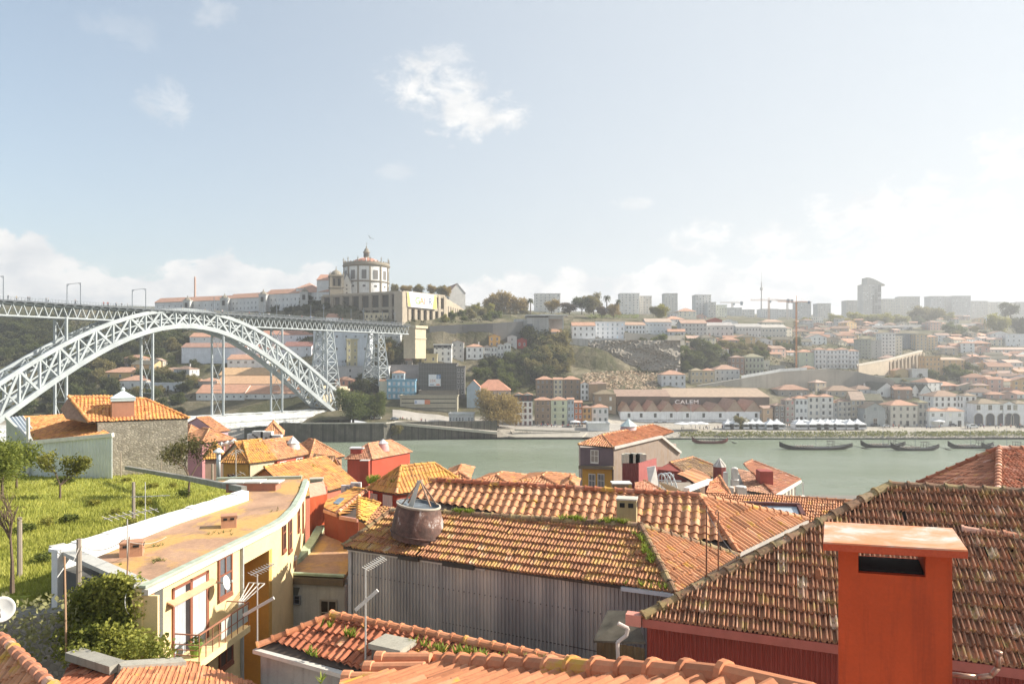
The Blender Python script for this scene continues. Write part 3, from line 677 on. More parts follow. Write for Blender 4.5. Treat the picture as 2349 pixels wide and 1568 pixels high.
# roof sign on a dark long roof behind
bx0, by = T(C, 1552, 1232); bx1, _ = T(C, 2360, 1232); Ys = 408.
sw = empty('warehouse', 'long brown roofed warehouse carrying big white letters behind the wine lodge', 'warehouse', W(bx0, by, Ys)); RECTS.append((bx0, bx1, 893, 930))
SWw = (bx1-bx0)/F*Ys; shh = 62*.2811/F*Ys
m = MB(); m.box(0, SWw, 0, 22, -8, shh); m.build('wall', wall((.15, .12, .10)), sw)
roofmesh('s', 0, SWw, 0, 22, shh, 4.2).build('roof', farroof((.44, .30, .19)), sw)
def text(s, size, loc, rot, mat, parent=None, name='lettering', ext=.04, align='LEFT', sx_=1.0, off=0, spc=1.0):
 cu = bpy.data.curves.new(name, 'FONT'); cu.body = s; cu.size = size; cu.extrude = ext; cu.align_x = align; cu.materials.append(mat)
 if off: cu.offset = off
 cu.space_character = spc
 o = bpy.data.objects.new(name, cu); COL.objects.link(o); bpy.context.view_layer.update()
 me = bpy.data.meshes.new_from_object(o.evaluated_get(bpy.context.evaluated_depsgraph_get())); me.name = name
 bpy.data.objects.remove(o); bpy.data.curves.remove(cu)
 if not me.materials: me.materials.append(mat)
 o = bpy.data.objects.new(name, me); COL.objects.link(o)
 o.parent = parent; o.location = loc; o.rotation_euler = rot; o.scale = (sx_, 1, 1); return o
cs = empty('roof_sign', 'big white letters CALEM standing above the wine lodge roofs', 'sign', W(*T(C, 1588, 1226), 400))
tx = text('CALEM', 3.1, (0, 0, 0), (R(90), 0, 0), plain((.8, .8, .78), .5), cs, 'lettering', .1, sx_=1.32, off=.05, spc=1.12)
m = MB()
for i in range(8): m.bar((i*2.1, .3, -2), (i*2.1, .3, 2), .08)
m.bar((0, .3, .1), (14.7, .3, .1), .08); m.bar((0, .3, 1.6), (14.7, .3, 1.6), .08); m.build('sign_frame', M_STEELD, cs)
# --- waterfront row right of the lodge
H(D,216,306,1262,1385,'small house with sunlit tan flank at the right end of the wine lodge',col=(.50,.36,.24),fl=2,nc=1,roof='g',rc=BROWNR,rz=.25)
H(D,312,398,1240,1385,'dark narrow house with small shopfront right of the tan flank',col=(.20,.17,.15),fl=3,nc=2,rc=BROWNR)
H(D,402,479,1195,1382,'grey stone narrow house with red blinds behind the white tents',col=(.40,.37,.33),fl=4,nc=2,gc=(.15,.04,.03),rc=BROWNR,chim=True)
H(D,482,584,1182,1382,'white house with dormers and three window columns behind the single tent',fl=3,nc=3,col=(.64,.65,.64),wc=(.35,.36,.36),chim=True,door=True)
H(D,586,684,1168,1380,'tall pale house with grey stone frames, left of a matching pair',fl=4,nc=2,col=(.62,.60,.55),wc=(.3,.29,.27),chim=True,door=True)
H(D,686,794,1168,1380,'tall pale house with grey stone frames, right of a matching pair',fl=4,nc=2,col=(.64,.63,.60),wc=(.3,.29,.27),chim=True,balc=2)
H(D,796,830,1215,1380,'very slim grey house with one column of windows',fl=4,nc=1,col=(.45,.44,.42),roof='g')
H(D,832,938,1205,1382,'grey white four floor house with balconies left of the green shopfront',fl=4,nc=3,col=(.52,.49,.44),balc=2,rc=BROWNR)
H(D,940,1048,1195,1385,'beige house with tall pinkish roof and dark green ground floor',fl=4,nc=3,col=(.44,.39,.31),roof='g',rc=(.55,.38,.27),rh=4.5,band=(.0,.22,(.05,.07,.06)))
ch = H(D,1052,1218,1262,1410,'plain grey stone chapel with a low gabled front facing the river',fl=0,nc=0,col=(.36,.38,.38),roof='f',rh=3.0,rc=(.25,.18,.12),cat='chapel',name='chapel')
window(ch,(0,0,.1),0,2.2,4.2,(.45,.43,.38),(.10,.06,.04),'door'); window(ch,(-5.6,0,4.2),0,1.3,2.2); window(ch,(5.6,0,4.2),0,1.3,2.2); window(ch,(0,0,8.4),0,1.6,1.8,(.3,.3,.28))
H(D,1218,1262,1235,1385,'thin cream house squeezed behind the stone chapel',fl=2,nc=1,col=(.66,.58,.44),roof='g')
H(D,1262,1482,1238,1408,'cream two storey house with wide hipped orange roof and brown trim right of the chapel',fl=3,nc=4,col=(.60,.57,.50),wc=(.38,.33,.27),door=True)
H(D,1486,1564,1215,1405,'dark fronted slim house with mossy roof terrace',fl=3,nc=2,col=(.42,.40,.36),rc=(.30,.26,.12),wc=(.2,.2,.2))
H(D,1572,1712,1285,1412,'left half of the low white double house with orange hips',fl=2,nc=2,wsz=(1.6,1.8),gc=(.25,.25,.22))
H(D,1713,1860,1285,1412,'right half of the low white double house with dark garage door',fl=2,nc=2,wsz=(1.6,1.8),gc=(.25,.25,.22),door=True)
H(D,1612,1858,1165,1300,'big white three storey house with wide brown hipped roof behind the low double house',fl=3,nc=5,rc=(.38,.23,.14),wc=(.28,.25,.22))
H(D,1862,1960,1160,1372,'white four storey annex with balconies beside the arcade house',fl=4,nc=2,wc=(.25,.23,.2),rc=(.36,.25,.15))
ar = H(D,1972,2174,1225,1402,'white arcaded house with two round arches and mossy roof',fl=0,nc=0,rc=(.3,.22,.13),col=(.76,.77,.78))
ar2 = H(D,2180,2275,1225,1402,'arcaded white pavilion with central pediment',fl=0,nc=0,roof='f',rc=(.3,.22,.13),col=(.76,.77,.78))
ar3 = H(D,2278,2400,1225,1402,'white arcaded house cut by the right frame edge',fl=0,nc=0,rc=(.3,.22,.13),col=(.76,.77,.78))
def archfront(t, cx_, w_, h_, col, fc, dd=.35):
 m = MB(); n = 12; r = w_/2; V = [(cx_-r, -.04, 0), (cx_+r, -.04, 0)]+[(cx_+r*math.cos(math.pi*i/n), -.04, h_-r+r*math.sin(math.pi*i/n)) for i in range(n+1)]
 m.add(V, [list(range(len(V)))]); m.build('arch_opening', plain(col, .9), t)
 m = MB(); P = [Vector((cx_+(r+.15)*math.cos(math.pi*i/n), -.12, h_-r+(r+.15)*math.sin(math.pi*i/n))) for i in range(n+1)]
 P = [Vector((cx_+r+.15, -.12, 0))]+P+[Vector((cx_-r-.15, -.12, 0))]
 for a, b in zip(P[:-1], P[1:]): m.bar(a, b, dd, .2)
 m.build('arch_frame', plain(fc, .8), t)
for t, xs, wx in ((ar, (-6.3, 0, 6.3), 4.4), (ar2, (0,), 4.4), (ar3, (-4, 4), 4.4)):
 for x in xs:
  archfront(t, x, wx, 6.4, (.10, .10, .11), (.40, .37, .32)); window(t, (x, 0, 8.4), 0, 2.1, 2.6, (.4, .36, .3), (.10, .10, .09))
# --- second rows on the right
H(D,348,598,1112,1172,'low brown roofed hall with grey wall behind the tall pale pair',fl=1,nc=4,col=(.36,.33,.29),rc=(.42,.22,.13))
H(D,745,1000,1120,1165,'row of small cream sheds with brown roofs above the grey houses',fl=1,nc=5,col=(.46,.42,.35),rc=(.33,.21,.13))
H(D,750,985,1002,1038,'long low white building with five windows and orange roof on the terrace wall',fl=1,nc=6,gc=(.03,.03,.03),rc=(.55,.28,.15),rh=3)
for i, (a, b, y0_, y1_, lb) in enumerate([(1150,1310,1115,1170,'left'), (1420,1500,1130,1175,'middle'), (1502,1592,1130,1180,'right')]):
 H(D,a,b,y0_,y1_,'white gabled lodge with dark mossy roof, %s one of three above the chapel' % lb,roof='f',fl=1,nc=2,rc=(.09,.09,.06),rh=5,dep=30)
H(D,1050,1200,1200,1235,'dark mossy shed roof right behind the stone chapel',roof='g',fl=0,nc=0,rc=(.15,.14,.08),col=(.3,.28,.25),rh=4)
H(D,1105,1240,1030,1070,'dark long shed roof on the slope under the viaduct',roof='g',fl=0,nc=0,rc=(.10,.10,.07),col=(.35,.33,.3),rh=3)
H(D,1250,1590,1075,1100,'row of dark greenish warehouse roofs under the white cube building',roof='g',fl=0,nc=0,rc=(.07,.085,.055),col=(.5,.5,.48),rh=5)
H(D,1438,1560,948,1040,'white cube building with one large blank front below the viaduct',fl=0,nc=0,roof='l',col=(.72,.72,.70),cat='building',name='building',rz=-.1)
H(D,1300,1405,955,1030,'ochre gabled house with a round white sign beside the white cube',fl=0,nc=0,roof='f',col=(.58,.45,.25))
H(D,1545,1668,845,1000,'tall orange apartment block with small windows, left section',fl=4,nc=4,roof='l',col=(.60,.40,.20),cat='apartment block',name='apartment_block',wc=(.6,.5,.35),gc=(.15,.1,.08))
H(D,1670,1870,868,1000,'orange apartment block with sloping roof, right section',fl=4,nc=4,roof='s',rh=2,col=(.62,.42,.22),rc=(.5,.35,.22),cat='apartment block',name='apartment_block',wc=(.6,.5,.35),gc=(.15,.1,.08))
H(D,1468,1560,665,790,'beige block of flats with open balconies, left of two below the motorway',fl=5,nc=3,roof='l',col=(.54,.44,.30),cat='apartment block',name='apartment_block')
H(D,1562,1645,680,790,'beige block of flats, right of two below the motorway',fl=5,nc=3,roof='h',col=(.60,.47,.30),cat='apartment block',name='apartment_block')
H(D,1350,1466,660,780,'grey blue faced apartment building behind the white terrace flats',fl=5,nc=4,roof='l',col=(.27,.29,.31),cat='apartment block',name='apartment_block')
H(D,1000,1100,705,860,'grey green apartment slab left of the white stepped flats',fl=6,nc=4,roof='l',col=(.38,.40,.34),cat='apartment block',name='apartment_block',balc=2)
H(D,1102,1186,715,860,'grey windowless slab joined to the stepped white flats',fl=6,nc=1,roof='l',col=(.45,.45,.43),cat='apartment block',name='apartment_block')
H(D,1188,1300,655,850,'tall white flats with stacked balconies above the viaduct road',fl=7,nc=4,roof='l',col=(.72,.72,.70),cat='apartment block',name='apartment_block',balc=3)
H(D,1302,1356,680,830,'slim cream flats joined to the tall white ones',fl=6,nc=2,roof='l',col=(.62,.58,.50),cat='apartment block',name='apartment_block',balc=1)
H(D,512,640,805,935,'pale green house with blank gable beside the orange crane',fl=3,nc=1,roof='h',col=(.56,.60,.47))
for i, (a, b, y0_) in enumerate([(642,735,785), (737,828,790), (830,915,785), (917,1000,795)]):
 H(D,a,b,y0_,940,'white terraced house with stacked balconies, %s of four above the retaining wall' % ['first','second','third','fourth'][i],fl=4,nc=3,roof='h',col=(.76,.76,.76),balc=2,rc=(.45,.24,.14))
H(D,72,226,845,990,'grey green three storey mansion with stone frames and balconies',fl=3,nc=5,col=(.44,.46,.37),rc=(.30,.27,.15),wc=(.3,.28,.24),balc=5)
H(D,-40,68,850,985,'brown red old house left of the grey green mansion',fl=3,nc=3,col=(.30,.20,.15),rc=BROWNR)
H(D,225,275,880,945,'small white lodge between mansion and crane',fl=1,nc=1,col=(.62,.6,.52),roof='l')
H(D,270,400,920,965,'grey flat topped shed behind the white street wall',fl=1,nc=3,roof='l',col=(.36,.36,.34))
H(D,2200,2420,662,760,'white modern block at the right frame edge below the hill trees',fl=3,nc=5,roof='l',col=(.72,.73,.74),cat='apartment block',name='apartment_block',gc=(.2,.22,.25))
H(D,2045,2420,785,815,'long pale building with a row of dark windows near the right edge',fl=1,nc=12,roof='g',col=(.62,.60,.56),rc=(.5,.35,.26),dep=10)
# --- middle slope
H(C,518,700,645,745,'beige house with orange pyramid roof below the concrete hall',fl=3,nc=3,col=(.52,.45,.32),rc=(.5,.26,.14),down=16)
H(C,752,940,590,735,'white long house with orange roof left of the stepped white building',fl=3,nc=4,col=(.76,.77,.78),roof='g')
H(C,942,1180,565,700,'tall white stepped building with narrow dark windows',fl=4,nc=6,roof='l',col=(.72,.73,.75),cat='building',name='building',gc=(.2,.24,.28))
H(C,842,1182,702,742,'white gallery floor with a row of dark doors at the foot of the stepped building',fl=1,nc=11,roof='l',col=(.70,.69,.67),cat='building',name='building',depth=486)
H(C,1188,1348,585,660,'white long terrace house with orange roof above the rock face',fl=2,nc=6,col=(.76,.77,.78),roof='g',rc=(.5,.3,.18))
H(C,1350,1562,560,662,'wide white grey building with blank front above the rock face',fl=2,nc=7,col=(.60,.63,.65),roof='g',rc=(.5,.36,.26),wsz=(1.2,1))
H(C,1640,1850,570,668,'grey building with rows of windows left of the red roof',fl=3,nc=7,col=(.52,.53,.52),roof='g',rc=(.5,.3,.2))
H(C,1848,2068,590,680,'pale grey pitched building below the red gabled house',fl=2,nc=6,col=(.58,.58,.57),roof='g',rc=(.42,.38,.35))
H(C,1862,1975,545,600,'red gabled house on the plateau edge',fl=1,nc=2,col=RD,rc=(.42,.10,.06),roof='f')
H(C,1978,2105,560,600,'white gabled house right of the red one',fl=1,nc=2,roof='f',rc=(.5,.5,.5))
H(D,0,205,600,690,'pale grey arcaded long house on the plateau edge',fl=2,nc=8,col=(.58,.58,.56),roof='g',rc=(.45,.42,.38))
H(D,208,410,605,700,'pale beige long house with gables on the plateau edge',fl=2,nc=7,col=(.60,.57,.52),roof='g',rc=(.5,.45,.38))
H(D,210,390,560,600,'cream house with shallow orange roof above the pale long house',fl=1,nc=3,col=(.66,.62,.5),rc=(.52,.34,.22))
H(C,1480,1676,988,1088,'white villa with orange hipped roof and two chimneys above the rail cutting',fl=2,nc=4,chim=True,col=(.70,.71,.72))
H(C,1455,1545,850,928,'small white cube house with an orange side on the cliff',fl=2,nc=1,roof='l')
H(C,1722,1818,955,1065,'beige gabled house with mossy roof, left of the road terrace group',fl=2,nc=3,col=(.46,.40,.28),rc=(.36,.28,.15))
H(C,1820,1914,955,1062,'beige house with orange hipped roof in the middle of the road terrace group',fl=2,nc=2,col=(.50,.43,.31))
H(C,1916,2118,945,1048,'grey white house with skylights in an orange roof on the road terrace',fl=2,nc=5,col=(.56,.56,.55),rc=(.48,.27,.17))
H(C,72,162,678,760,'orange yellow gabled house below the dark terrace wall',fl=2,nc=2,roof='f',col=YEL)
H(C,302,382,705,775,'dark red gabled house beside the green gully',fl=1,nc=2,roof='f',col=(.35,.06,.05),rc=(.3,.06,.05))
H(C,222,300,680,765,'pale grey house with grey gabled roof left of the dark red one',fl=2,nc=1,roof='f',col=(.5,.5,.5),rc=(.4,.42,.44))
for i,(a,b,t_) in enumerate([(30,88,760),(90,140,765),(142,192,745),(194,252,735)]):
 H(C,a,b,t_,850,'narrow white gabled house, %s of four in a row above the terraces' % ['first','second','third','fourth'][i],fl=2,nc=2,roof='f',col=(.68,.68,.66),rc=(.45,.25,.16))
B_ = 'b'
H(B_,2075,2230,1100,1215,'white villa with tiered orange roof below the dark terrace wall',fl=2,nc=3,chim=True)
H(B_,2232,2300,1100,1200,'small cream villa tower right of the tiered roof villa',fl=2,nc=1,col=CREAM)
H(B_,1778,1940,1085,1240,'white house with black glazed attic and square windows',fl=3,nc=3,roof='l',band=(.82,1.02,(.05,.06,.07)),cat='house')
H(B_,1942,2050,1060,1215,'grey gabled house with red gable right of the black attic house',fl=3,nc=2,roof='f',col=(.45,.44,.42),rc=(.4,.16,.1))
H(B_,1665,1808,1175,1250,'yellow flat roofed house with a dark strip window',fl=1,nc=2,roof='l',col=(.66,.58,.34),gc=(.03,.03,.03))
H(B_,1480,1580,1222,1275,'little house with orange roof in the bushes left of the yellow house',fl=1,nc=1,col=(.5,.45,.38))
H(B_,1372,1640,1278,1420,'wide blank grey pinkish wall building behind the blue house',fl=0,nc=0,roof='l',col=(.42,.39,.38),cat='building',name='building',down=14)
H(B_,1395,1505,1340,1412,'grey tower storey with orange hipped roof on top of the blue house',fl=1,nc=3,col=(.45,.5,.53),depth=398)
H(B_,1350,1608,1412,1580,'blue tiled house with white windows and iron balconies',fl=3,nc=6,col=(.22,.42,.56),wc=(.72,.72,.7),gc=(.4,.45,.5),balc=5,depth=394,roof='l',rz=.06)
H(B_,1275,1350,1412,1540,'narrow cream house end left of the blue tiled house',fl=0,nc=0,col=(.62,.62,.52),depth=396,roof='g')
H(B_,870,1030,1405,1560,'salmon house with orange roof behind the stone pylon',fl=3,nc=3,col=(.55,.27,.20),wc=(.35,.3,.3),depth=396)
H(B_,880,990,1360,1405,'small white house with red tiled roof above the salmon house',fl=1,nc=2,rc=(.42,.15,.08))
H(B_,660,1360,1290,1405,'long plain grey concrete wall building between the two lattice piers',fl=2,nc=5,roof='l',col=(.55,.55,.55),gc=(.05,.06,.07),cat='building',name='building',sidewin=False)
H(B_,2080,2200,1470,1620,'pale blue hall with arched doorway and stone frame',fl=0,nc=0,col=(.38,.46,.52),roof='f',rc=(.55,.24,.13),rh=4,dep=9,depth=393)
H(B_,2160,2480,1500,1640,'large salmon hall with bright orange hipped roof behind the golden tree',fl=2,nc=5,col=(.55,.42,.36),rc=(.60,.24,.12),rh=6,depth=399)
# scaffolded grey building with banner
t = H(B_,1640,1985,1262,1545,'dark grey building wrapped in netting with a large white banner',fl=0,nc=0,roof='l',col=(.13,.125,.115),cat='building',name='building',depth=404)
m = MB();
w2 = 345*.25/F*404
for i in range(24): m.bar((-w2/2+w2*i/23, -1.1, -1), (-w2/2+w2*i/23, -1.1, 18.5), .09)
for z in (1.5, 4, 6.5, 9, 11.5, 14, 16.5, 18.4): m.bar((-w2/2, -1.1, z), (w2/2, -1.1, z), .1); m.bar((-w2/2, -.5, z), (w2/2, -.5, z), .12, .05)
m.build('scaffold', plain((.25, .25, .24), .7), t)
tb = empty('banner', 'white advertising banner with orange figures and a blue corner logo on the netted building', 'banner', W(*T(B_, 1785, 1462), 402.6)); tb.scale = (.52, 1, .52)
m = MB(); m.box(-6.6, 6.6, 0, .08, 0, 6.8); m.box(-6.6, 1.6, 0, .08, 6.8, 6.81);
m = MB(); m.slab([(-6.7, 0, 0), (6.7, 0, .2), (6.7, 0, 12.8), (-6.7, 0, 13)], 0, d=(0, .1, 0)); m.build('sheet', plain((.72, .73, .74), .6), tb)
m = MB(); m.slab([(2.2, -.05, 8.2), (6.6, -.05, 8.2), (6.6, -.05, 12.7), (2.2, -.05, 12.7)], 0, d=(0, .04, 0)); m.build('logo_panel', plain((.10, .20, .38), .6), tb)
text('B', 4.6, (3, -.1, 8.8), (R(90), 0, 0), plain((.75, .78, .8), .6), tb, 'logo_letter', .01)
text('25K', 4.4, (-5.6, -.03, 4.6), (R(90), 0, 0), plain((.5, .22, .12), .6), tb, 'figures', .01)
m = MB(); m.slab([(1.8, -.05, 1), (5.6, -.05, 1), (5.6, -.05, 2.4), (1.8, -.05, 2.4)], 0, d=(0, .04, 0)); m.build('orange_block', plain((.6, .2, .1), .6), tb)
m = MB(); m.slab([(-5.3, -.05, 1.2), (-.6, -.05, 1.2), (-.6, -.05, 2.2), (-5.3, -.05, 2.2)], 0, d=(0, .04, 0)); m.build('grey_line', plain((.2, .25, .33), .6), tb)
H(B_,1985,2060,1290,1545,'open dark concrete frame attached to the right of the netted building',fl=5,nc=2,roof='l',col=(.16,.155,.15),gc=(.02,.02,.02),cat='building',name='building',depth=404)
t = H('f',1740,2208,405,545,'long beige building with dark horizontal strips on the riverside road',fl=0,nc=0,roof='l',col=(.40,.37,.28),cat='building',name='building',depth=384,down=3)
m = MB(); w2 = 468*.2811/F*384
for z in (2.6, 5.6, 7.9): m.box(-w2*.47, w2*.47, -.03, .3, z, z+.5)
m.box(-w2*.2, -w2*.02, -.04, .3, 0, 2.1); m.build('strip_window', plain((.06, .06, .06), .5), t)
tb = empty('banner', 'small white and orange banner on the long beige riverside building', 'banner', W(*T('f', 1858, 468), 383.6))
m = MB(); m.slab([(0, 0, 0), (5.6, 0, 0), (5.6, 0, 2.4), (0, 0, 2.4)], 0, d=(0, .08, 0)); m.build('sheet', plain((.7, .72, .76), .6), tb)
m = MB(); m.slab([(5.65, 0, 0), (8.6, 0, 0), (8.6, 0, 2.4), (5.65, 0, 2.4)], 0, d=(0, .08, 0)); m.build('orange_end', plain((.6, .22, .12), .6), tb)
text('B', 2.2, (.2, -.02, .4), (R(90), 0, 0), plain((.1, .2, .4), .6), tb, 'logo_letter', .01)
H('f',1895,2205,365,402,'recessed dark top floor with beige slab above the long beige building',fl=0,nc=0,roof='l',col=(.22,.2,.17),cat='building',name='building',depth=392)
H('f',2140,2340,555,625,'white glazed pavilion on the quay left of the golden tree',fl=1,nc=8,roof='l',col=(.6,.61,.6),gc=(.15,.17,.18),cat='pavilion',name='pavilion',depth=356,down=3)
# left: white port warehouses stepping down under the arch
A_ = 'a'
H(A_,1740,2100,1010,1098,'upper left white warehouse seen under the crown of the arch',fl=2,nc=4,roof='g',rc=(.55,.26,.14),wsz=(.9,.9))
H(A_,1665,2260,1105,1252,'big blank white warehouse wall left of the right hanger',fl=0,nc=0,roof='g',rc=(.4,.2,.13),rh=3,col=(.70,.73,.78))
H(A_,2085,2420,1215,1325,'white two storey building with square windows and orange roof under the arch',fl=2,nc=5,roof='g',wsz=(1.8,1.5),gc=(.2,.18,.15))
H(A_,2260,2900,1120,1215,'long white warehouse behind the falling side of the arch',fl=1,nc=5,roof='g',rc=(.4,.17,.1),col=(.70,.73,.78),wsz=(1,1))
H(B_,190,670,990,1090,'white three storey building with dark red roof left of the first lattice pier',fl=2,nc=6,roof='g',rc=(.5,.22,.13),col=(.72,.74,.78),wsz=(1.2,1.5),gc=(.2,.25,.3))
H(B_,400,655,1095,1200,'white block with dark red roof below it, left of the first lattice pier',fl=2,nc=3,roof='g',rc=(.3,.12,.09),col=(.72,.74,.78),wsz=(1,1.2))
H(B_,672,1190,950,1290,'tall pale grey building face behind the first lattice pier',fl=3,nc=6,roof='l',col=(.58,.62,.66),wsz=(1.3,1.5),cat='building',name='building')
H(B_,1140,1470,985,1100,'pale grey upper block behind the second lattice pier',fl=2,nc=6,roof='l',col=(.52,.53,.53),wsz=(1.8,1.3),cat='building',name='building')
tw = H(B_,980,1080,1040,1290,'slim yellowish square tower with pointed windows between the lattice piers',fl=4,nc=2,roof='l',col=(.50,.45,.28),wsz=(1,1.8),gc=(.1,.1,.09),cat='tower',name='tower',rz=.35,dep=6)
for i,(a,b,y0_,y1_,dd,cl_,rc_) in enumerate([(2010,2560,1360,1385,0,(.55,.52,.45),(.62,.36,.14)), (1985,2700,1440,1480,0,WHITE,(.62,.34,.15)), (1800,2240,1525,1590,0,WHITE,(.55,.25,.13)), (2225,2780,1530,1580,0,WHITE,(.55,.26,.13))]):
 H(A_,a,b,y0_,y1_,['long tan roofed warehouse, highest of the stacked rows under the arch','long white warehouse with tan roof, second of the stacked rows under the arch','white warehouse with orange roof, lower left of the stacked rows','white warehouse with orange roof, lower right of the stacked rows'][i],fl=1,nc=7,roof='g',rc=rc_,col=cl_,wsz=(1,1),rh=4.5,dep=18,depth=None,gc=(.06,.06,.06),cat='warehouse',name='warehouse')
H('f',80,470,515,580,'long white warehouse right at the lower deck, behind the thin hangers',fl=1,nc=5,roof='g',rc=(.4,.22,.14),rh=6,wsz=(1.6,2.4),gc=(.1,.1,.05),depth=390,dep=22,cat='warehouse',name='warehouse')
H('f',570,980,520,560,'white warehouse with dark brown roof near the foot of the arch',fl=1,nc=5,roof='g',rc=(.28,.16,.11),rh=7,wsz=(1.5,2),depth=394,dep=24,cat='warehouse',name='warehouse')
H(A_,1740,1830,1410,1460,'tiny white cottage with orange roof left of the stacked warehouses',fl=1,nc=2,wsz=(1,1.2))
H(A_,1830,1990,1415,1480,'grey cottage with orange hipped roof beside the tiny white cottage',fl=1,nc=3,col=(.4,.37,.33),wsz=(1,1.2))
H(A_,945,1260,1335,1400,'ochre villa with long orange roof on the dark slope',fl=1,nc=3,col=(.62,.46,.20))
H(A_,1085,1345,1410,1490,'white house with orange roof in front of the ochre villa',fl=1,nc=3,wsz=(1.2,1.5))
H(A_,1345,1680,1440,1505,'long white flat roofed house with railing on the dark slope',fl=1,nc=6,roof='l',col=(.70,.73,.78),wsz=(1.6,2))
H(A_,1190,1340,1395,1415,'small pink roofed annex beside the ochre villa',fl=0,nc=0,col=(.5,.4,.35),rc=(.55,.3,.22),roof='g')
# ------------------------------------------------------------------ retaining walls, roads and viaducts on the slope
def wallrun(pts, h_, th, mat, label, cat='wall', name='retaining_wall'):
 """pts: (photo x, photo y of the top, distance)"""
 m = MB(); P = [W(*p) for p in pts]
 for a, b in zip(P[:-1], P[1:]):
  n_ = Vector((0, 1, 0))*th; m.slab([a, b, b+n_, a+n_], h_)
 o = m.build(name, mat); tag(o, label, cat); return o
M_DKW = wall((.16, .16, .155), s=.12, dirt=.7); M_GRW = wall((.33, .31, .27), s=.1, dirt=.5); M_CON = wall((.42, .42, .41), s=.12, dirt=.6)
wallrun([(985, 748, 463), (1060, 744, 468), (1130, 741, 470), (1178, 738, 474), (1200, 737, 476)], 17, 6, M_DKW, 'long dark stone retaining wall right of the bridge abutment')
wallrun([(1600, 884, 452), (1700, 868, 458), (1790, 852, 466), (1900, 845, 474), (1965, 852, 478), (2050, 872, 470)], 14, 5, M_GRW, 'long curving grey retaining wall below the hillside road')
wallrun([(1700, 861, 459.5), (1790, 845.5, 467.5), (1850, 842, 471)], 1.8, .4, wall((.68, .69, .68)), 'low white street wall along the top of the hillside road', name='street_wall')
wallrun([(1415, 895, 428), (1530, 895, 428)], 7, 8, M_GRW, 'low grey terrace wall below the demolition site')
wallrun([(1296, 775, 484), (1348, 778, 484)], 13, 4, M_CON, 'pale concrete terrace block under the beige pyramid roof house')
wallrun([(1340, 790, 486), (1440, 788, 486)], 8, 3, M_CON, 'concrete footing under the white gallery floor')
wallrun([(1432, 762, 498), (1530, 770, 505), (1570, 768, 512)], 9, 3, M_GRW, 'stained stone terrace wall above the dark bushes')
# demolition site rubble
m = MB(); rg = random.Random(8)
for i in range(3200):
 x = rg.uniform(1335, 1505); y = rg.uniform(842, 892)
 if y < 850+abs(x-1430)*.08: continue
 p = G(x, y); s = rg.uniform(.4, 1.3); a = [Vector((rg.uniform(-s, s), rg.uniform(-s, s), rg.uniform(-.2, s*.9))) for _ in range(4)]
 m.add([p+v for v in a], [(0, 1, 2), (0, 2, 3), (0, 3, 1), (1, 3, 2)])
tag(m.build('rubble', wall((.56, .42, .29))), kind='stuff')
# rock cliff face
def rockface(x0, x1, yt, yb, Y, mat, label, seed=1):
 rg = np.random.RandomState(seed); nx, nz = 60, 22; V = []
 for i in range(nx+1):
  for j in range(nz+1):
   x = x0+(x1-x0)*i/nx; t = j/nz; y = yt+(yb-yt)*t; p = W(x, y, Y-t*5+rg.rand()*1.6+1.3*math.sin(i*.21+2*math.sin(j*.33))); V.append(p)
 me = bpy.data.meshes.new('cliff'); k = nz+1; me.from_pydata(V, [], [(i*k+j+1, (i+1)*k+j+1, (i+1)*k+j, i*k+j) for i in range(nx) for j in range(nz)]); me.materials.append(mat)
 o = bpy.data.objects.new('cliff', me); COL.objects.link(o); tag(o, kind='structure')
rockface(1335, 1560, 780, 850, 484, wall((.27, .24, .20), s=.25, dirt=.6, stain=(.05, .055, .035)), '', 1)
# concrete hall of the old rail terminus on the hill
ct = empty('concrete_hall', 'raw concrete building with large dark opening on the hilltop', 'building', W(*T(C, 500, 700), 478)); RECTS.append((1180, 1310, 720, 780))
k = .2811/F*478
m = MB(); m.box(-120*k, 60*k, 0, 20, -8, 178*k); m.box(60*k, 180*k, 2, 20, -8, 60*k); m.box(60*k, 180*k, 0, 20, 165*k, 190*k); m.box(170*k, 182*k, 0, 2, -8, 165*k); m.box(60*k, 182*k, 12, 20, 60*k, 165*k)
m.box(-225*k, -121*k, 1, 20, -8, 165*k); m.box(-20*k, -8*k, -1.2, 0, -8, 165*k); m.build('wall', M_CON, ct)
m = MB(); m.box(-130*k, 215*k, -2, 22, 190*k, 198*k); m.box(-5*k, 110*k, -1, 8, 198*k, 203*k); m.build('roof', wall((.55, .56, .55)), ct)
m = MB(); m.box(-122*k+.5, -70*k, -.06, 0, 85*k, 125*k); m.build('window', plain((.12, .13, .15), .4), ct)
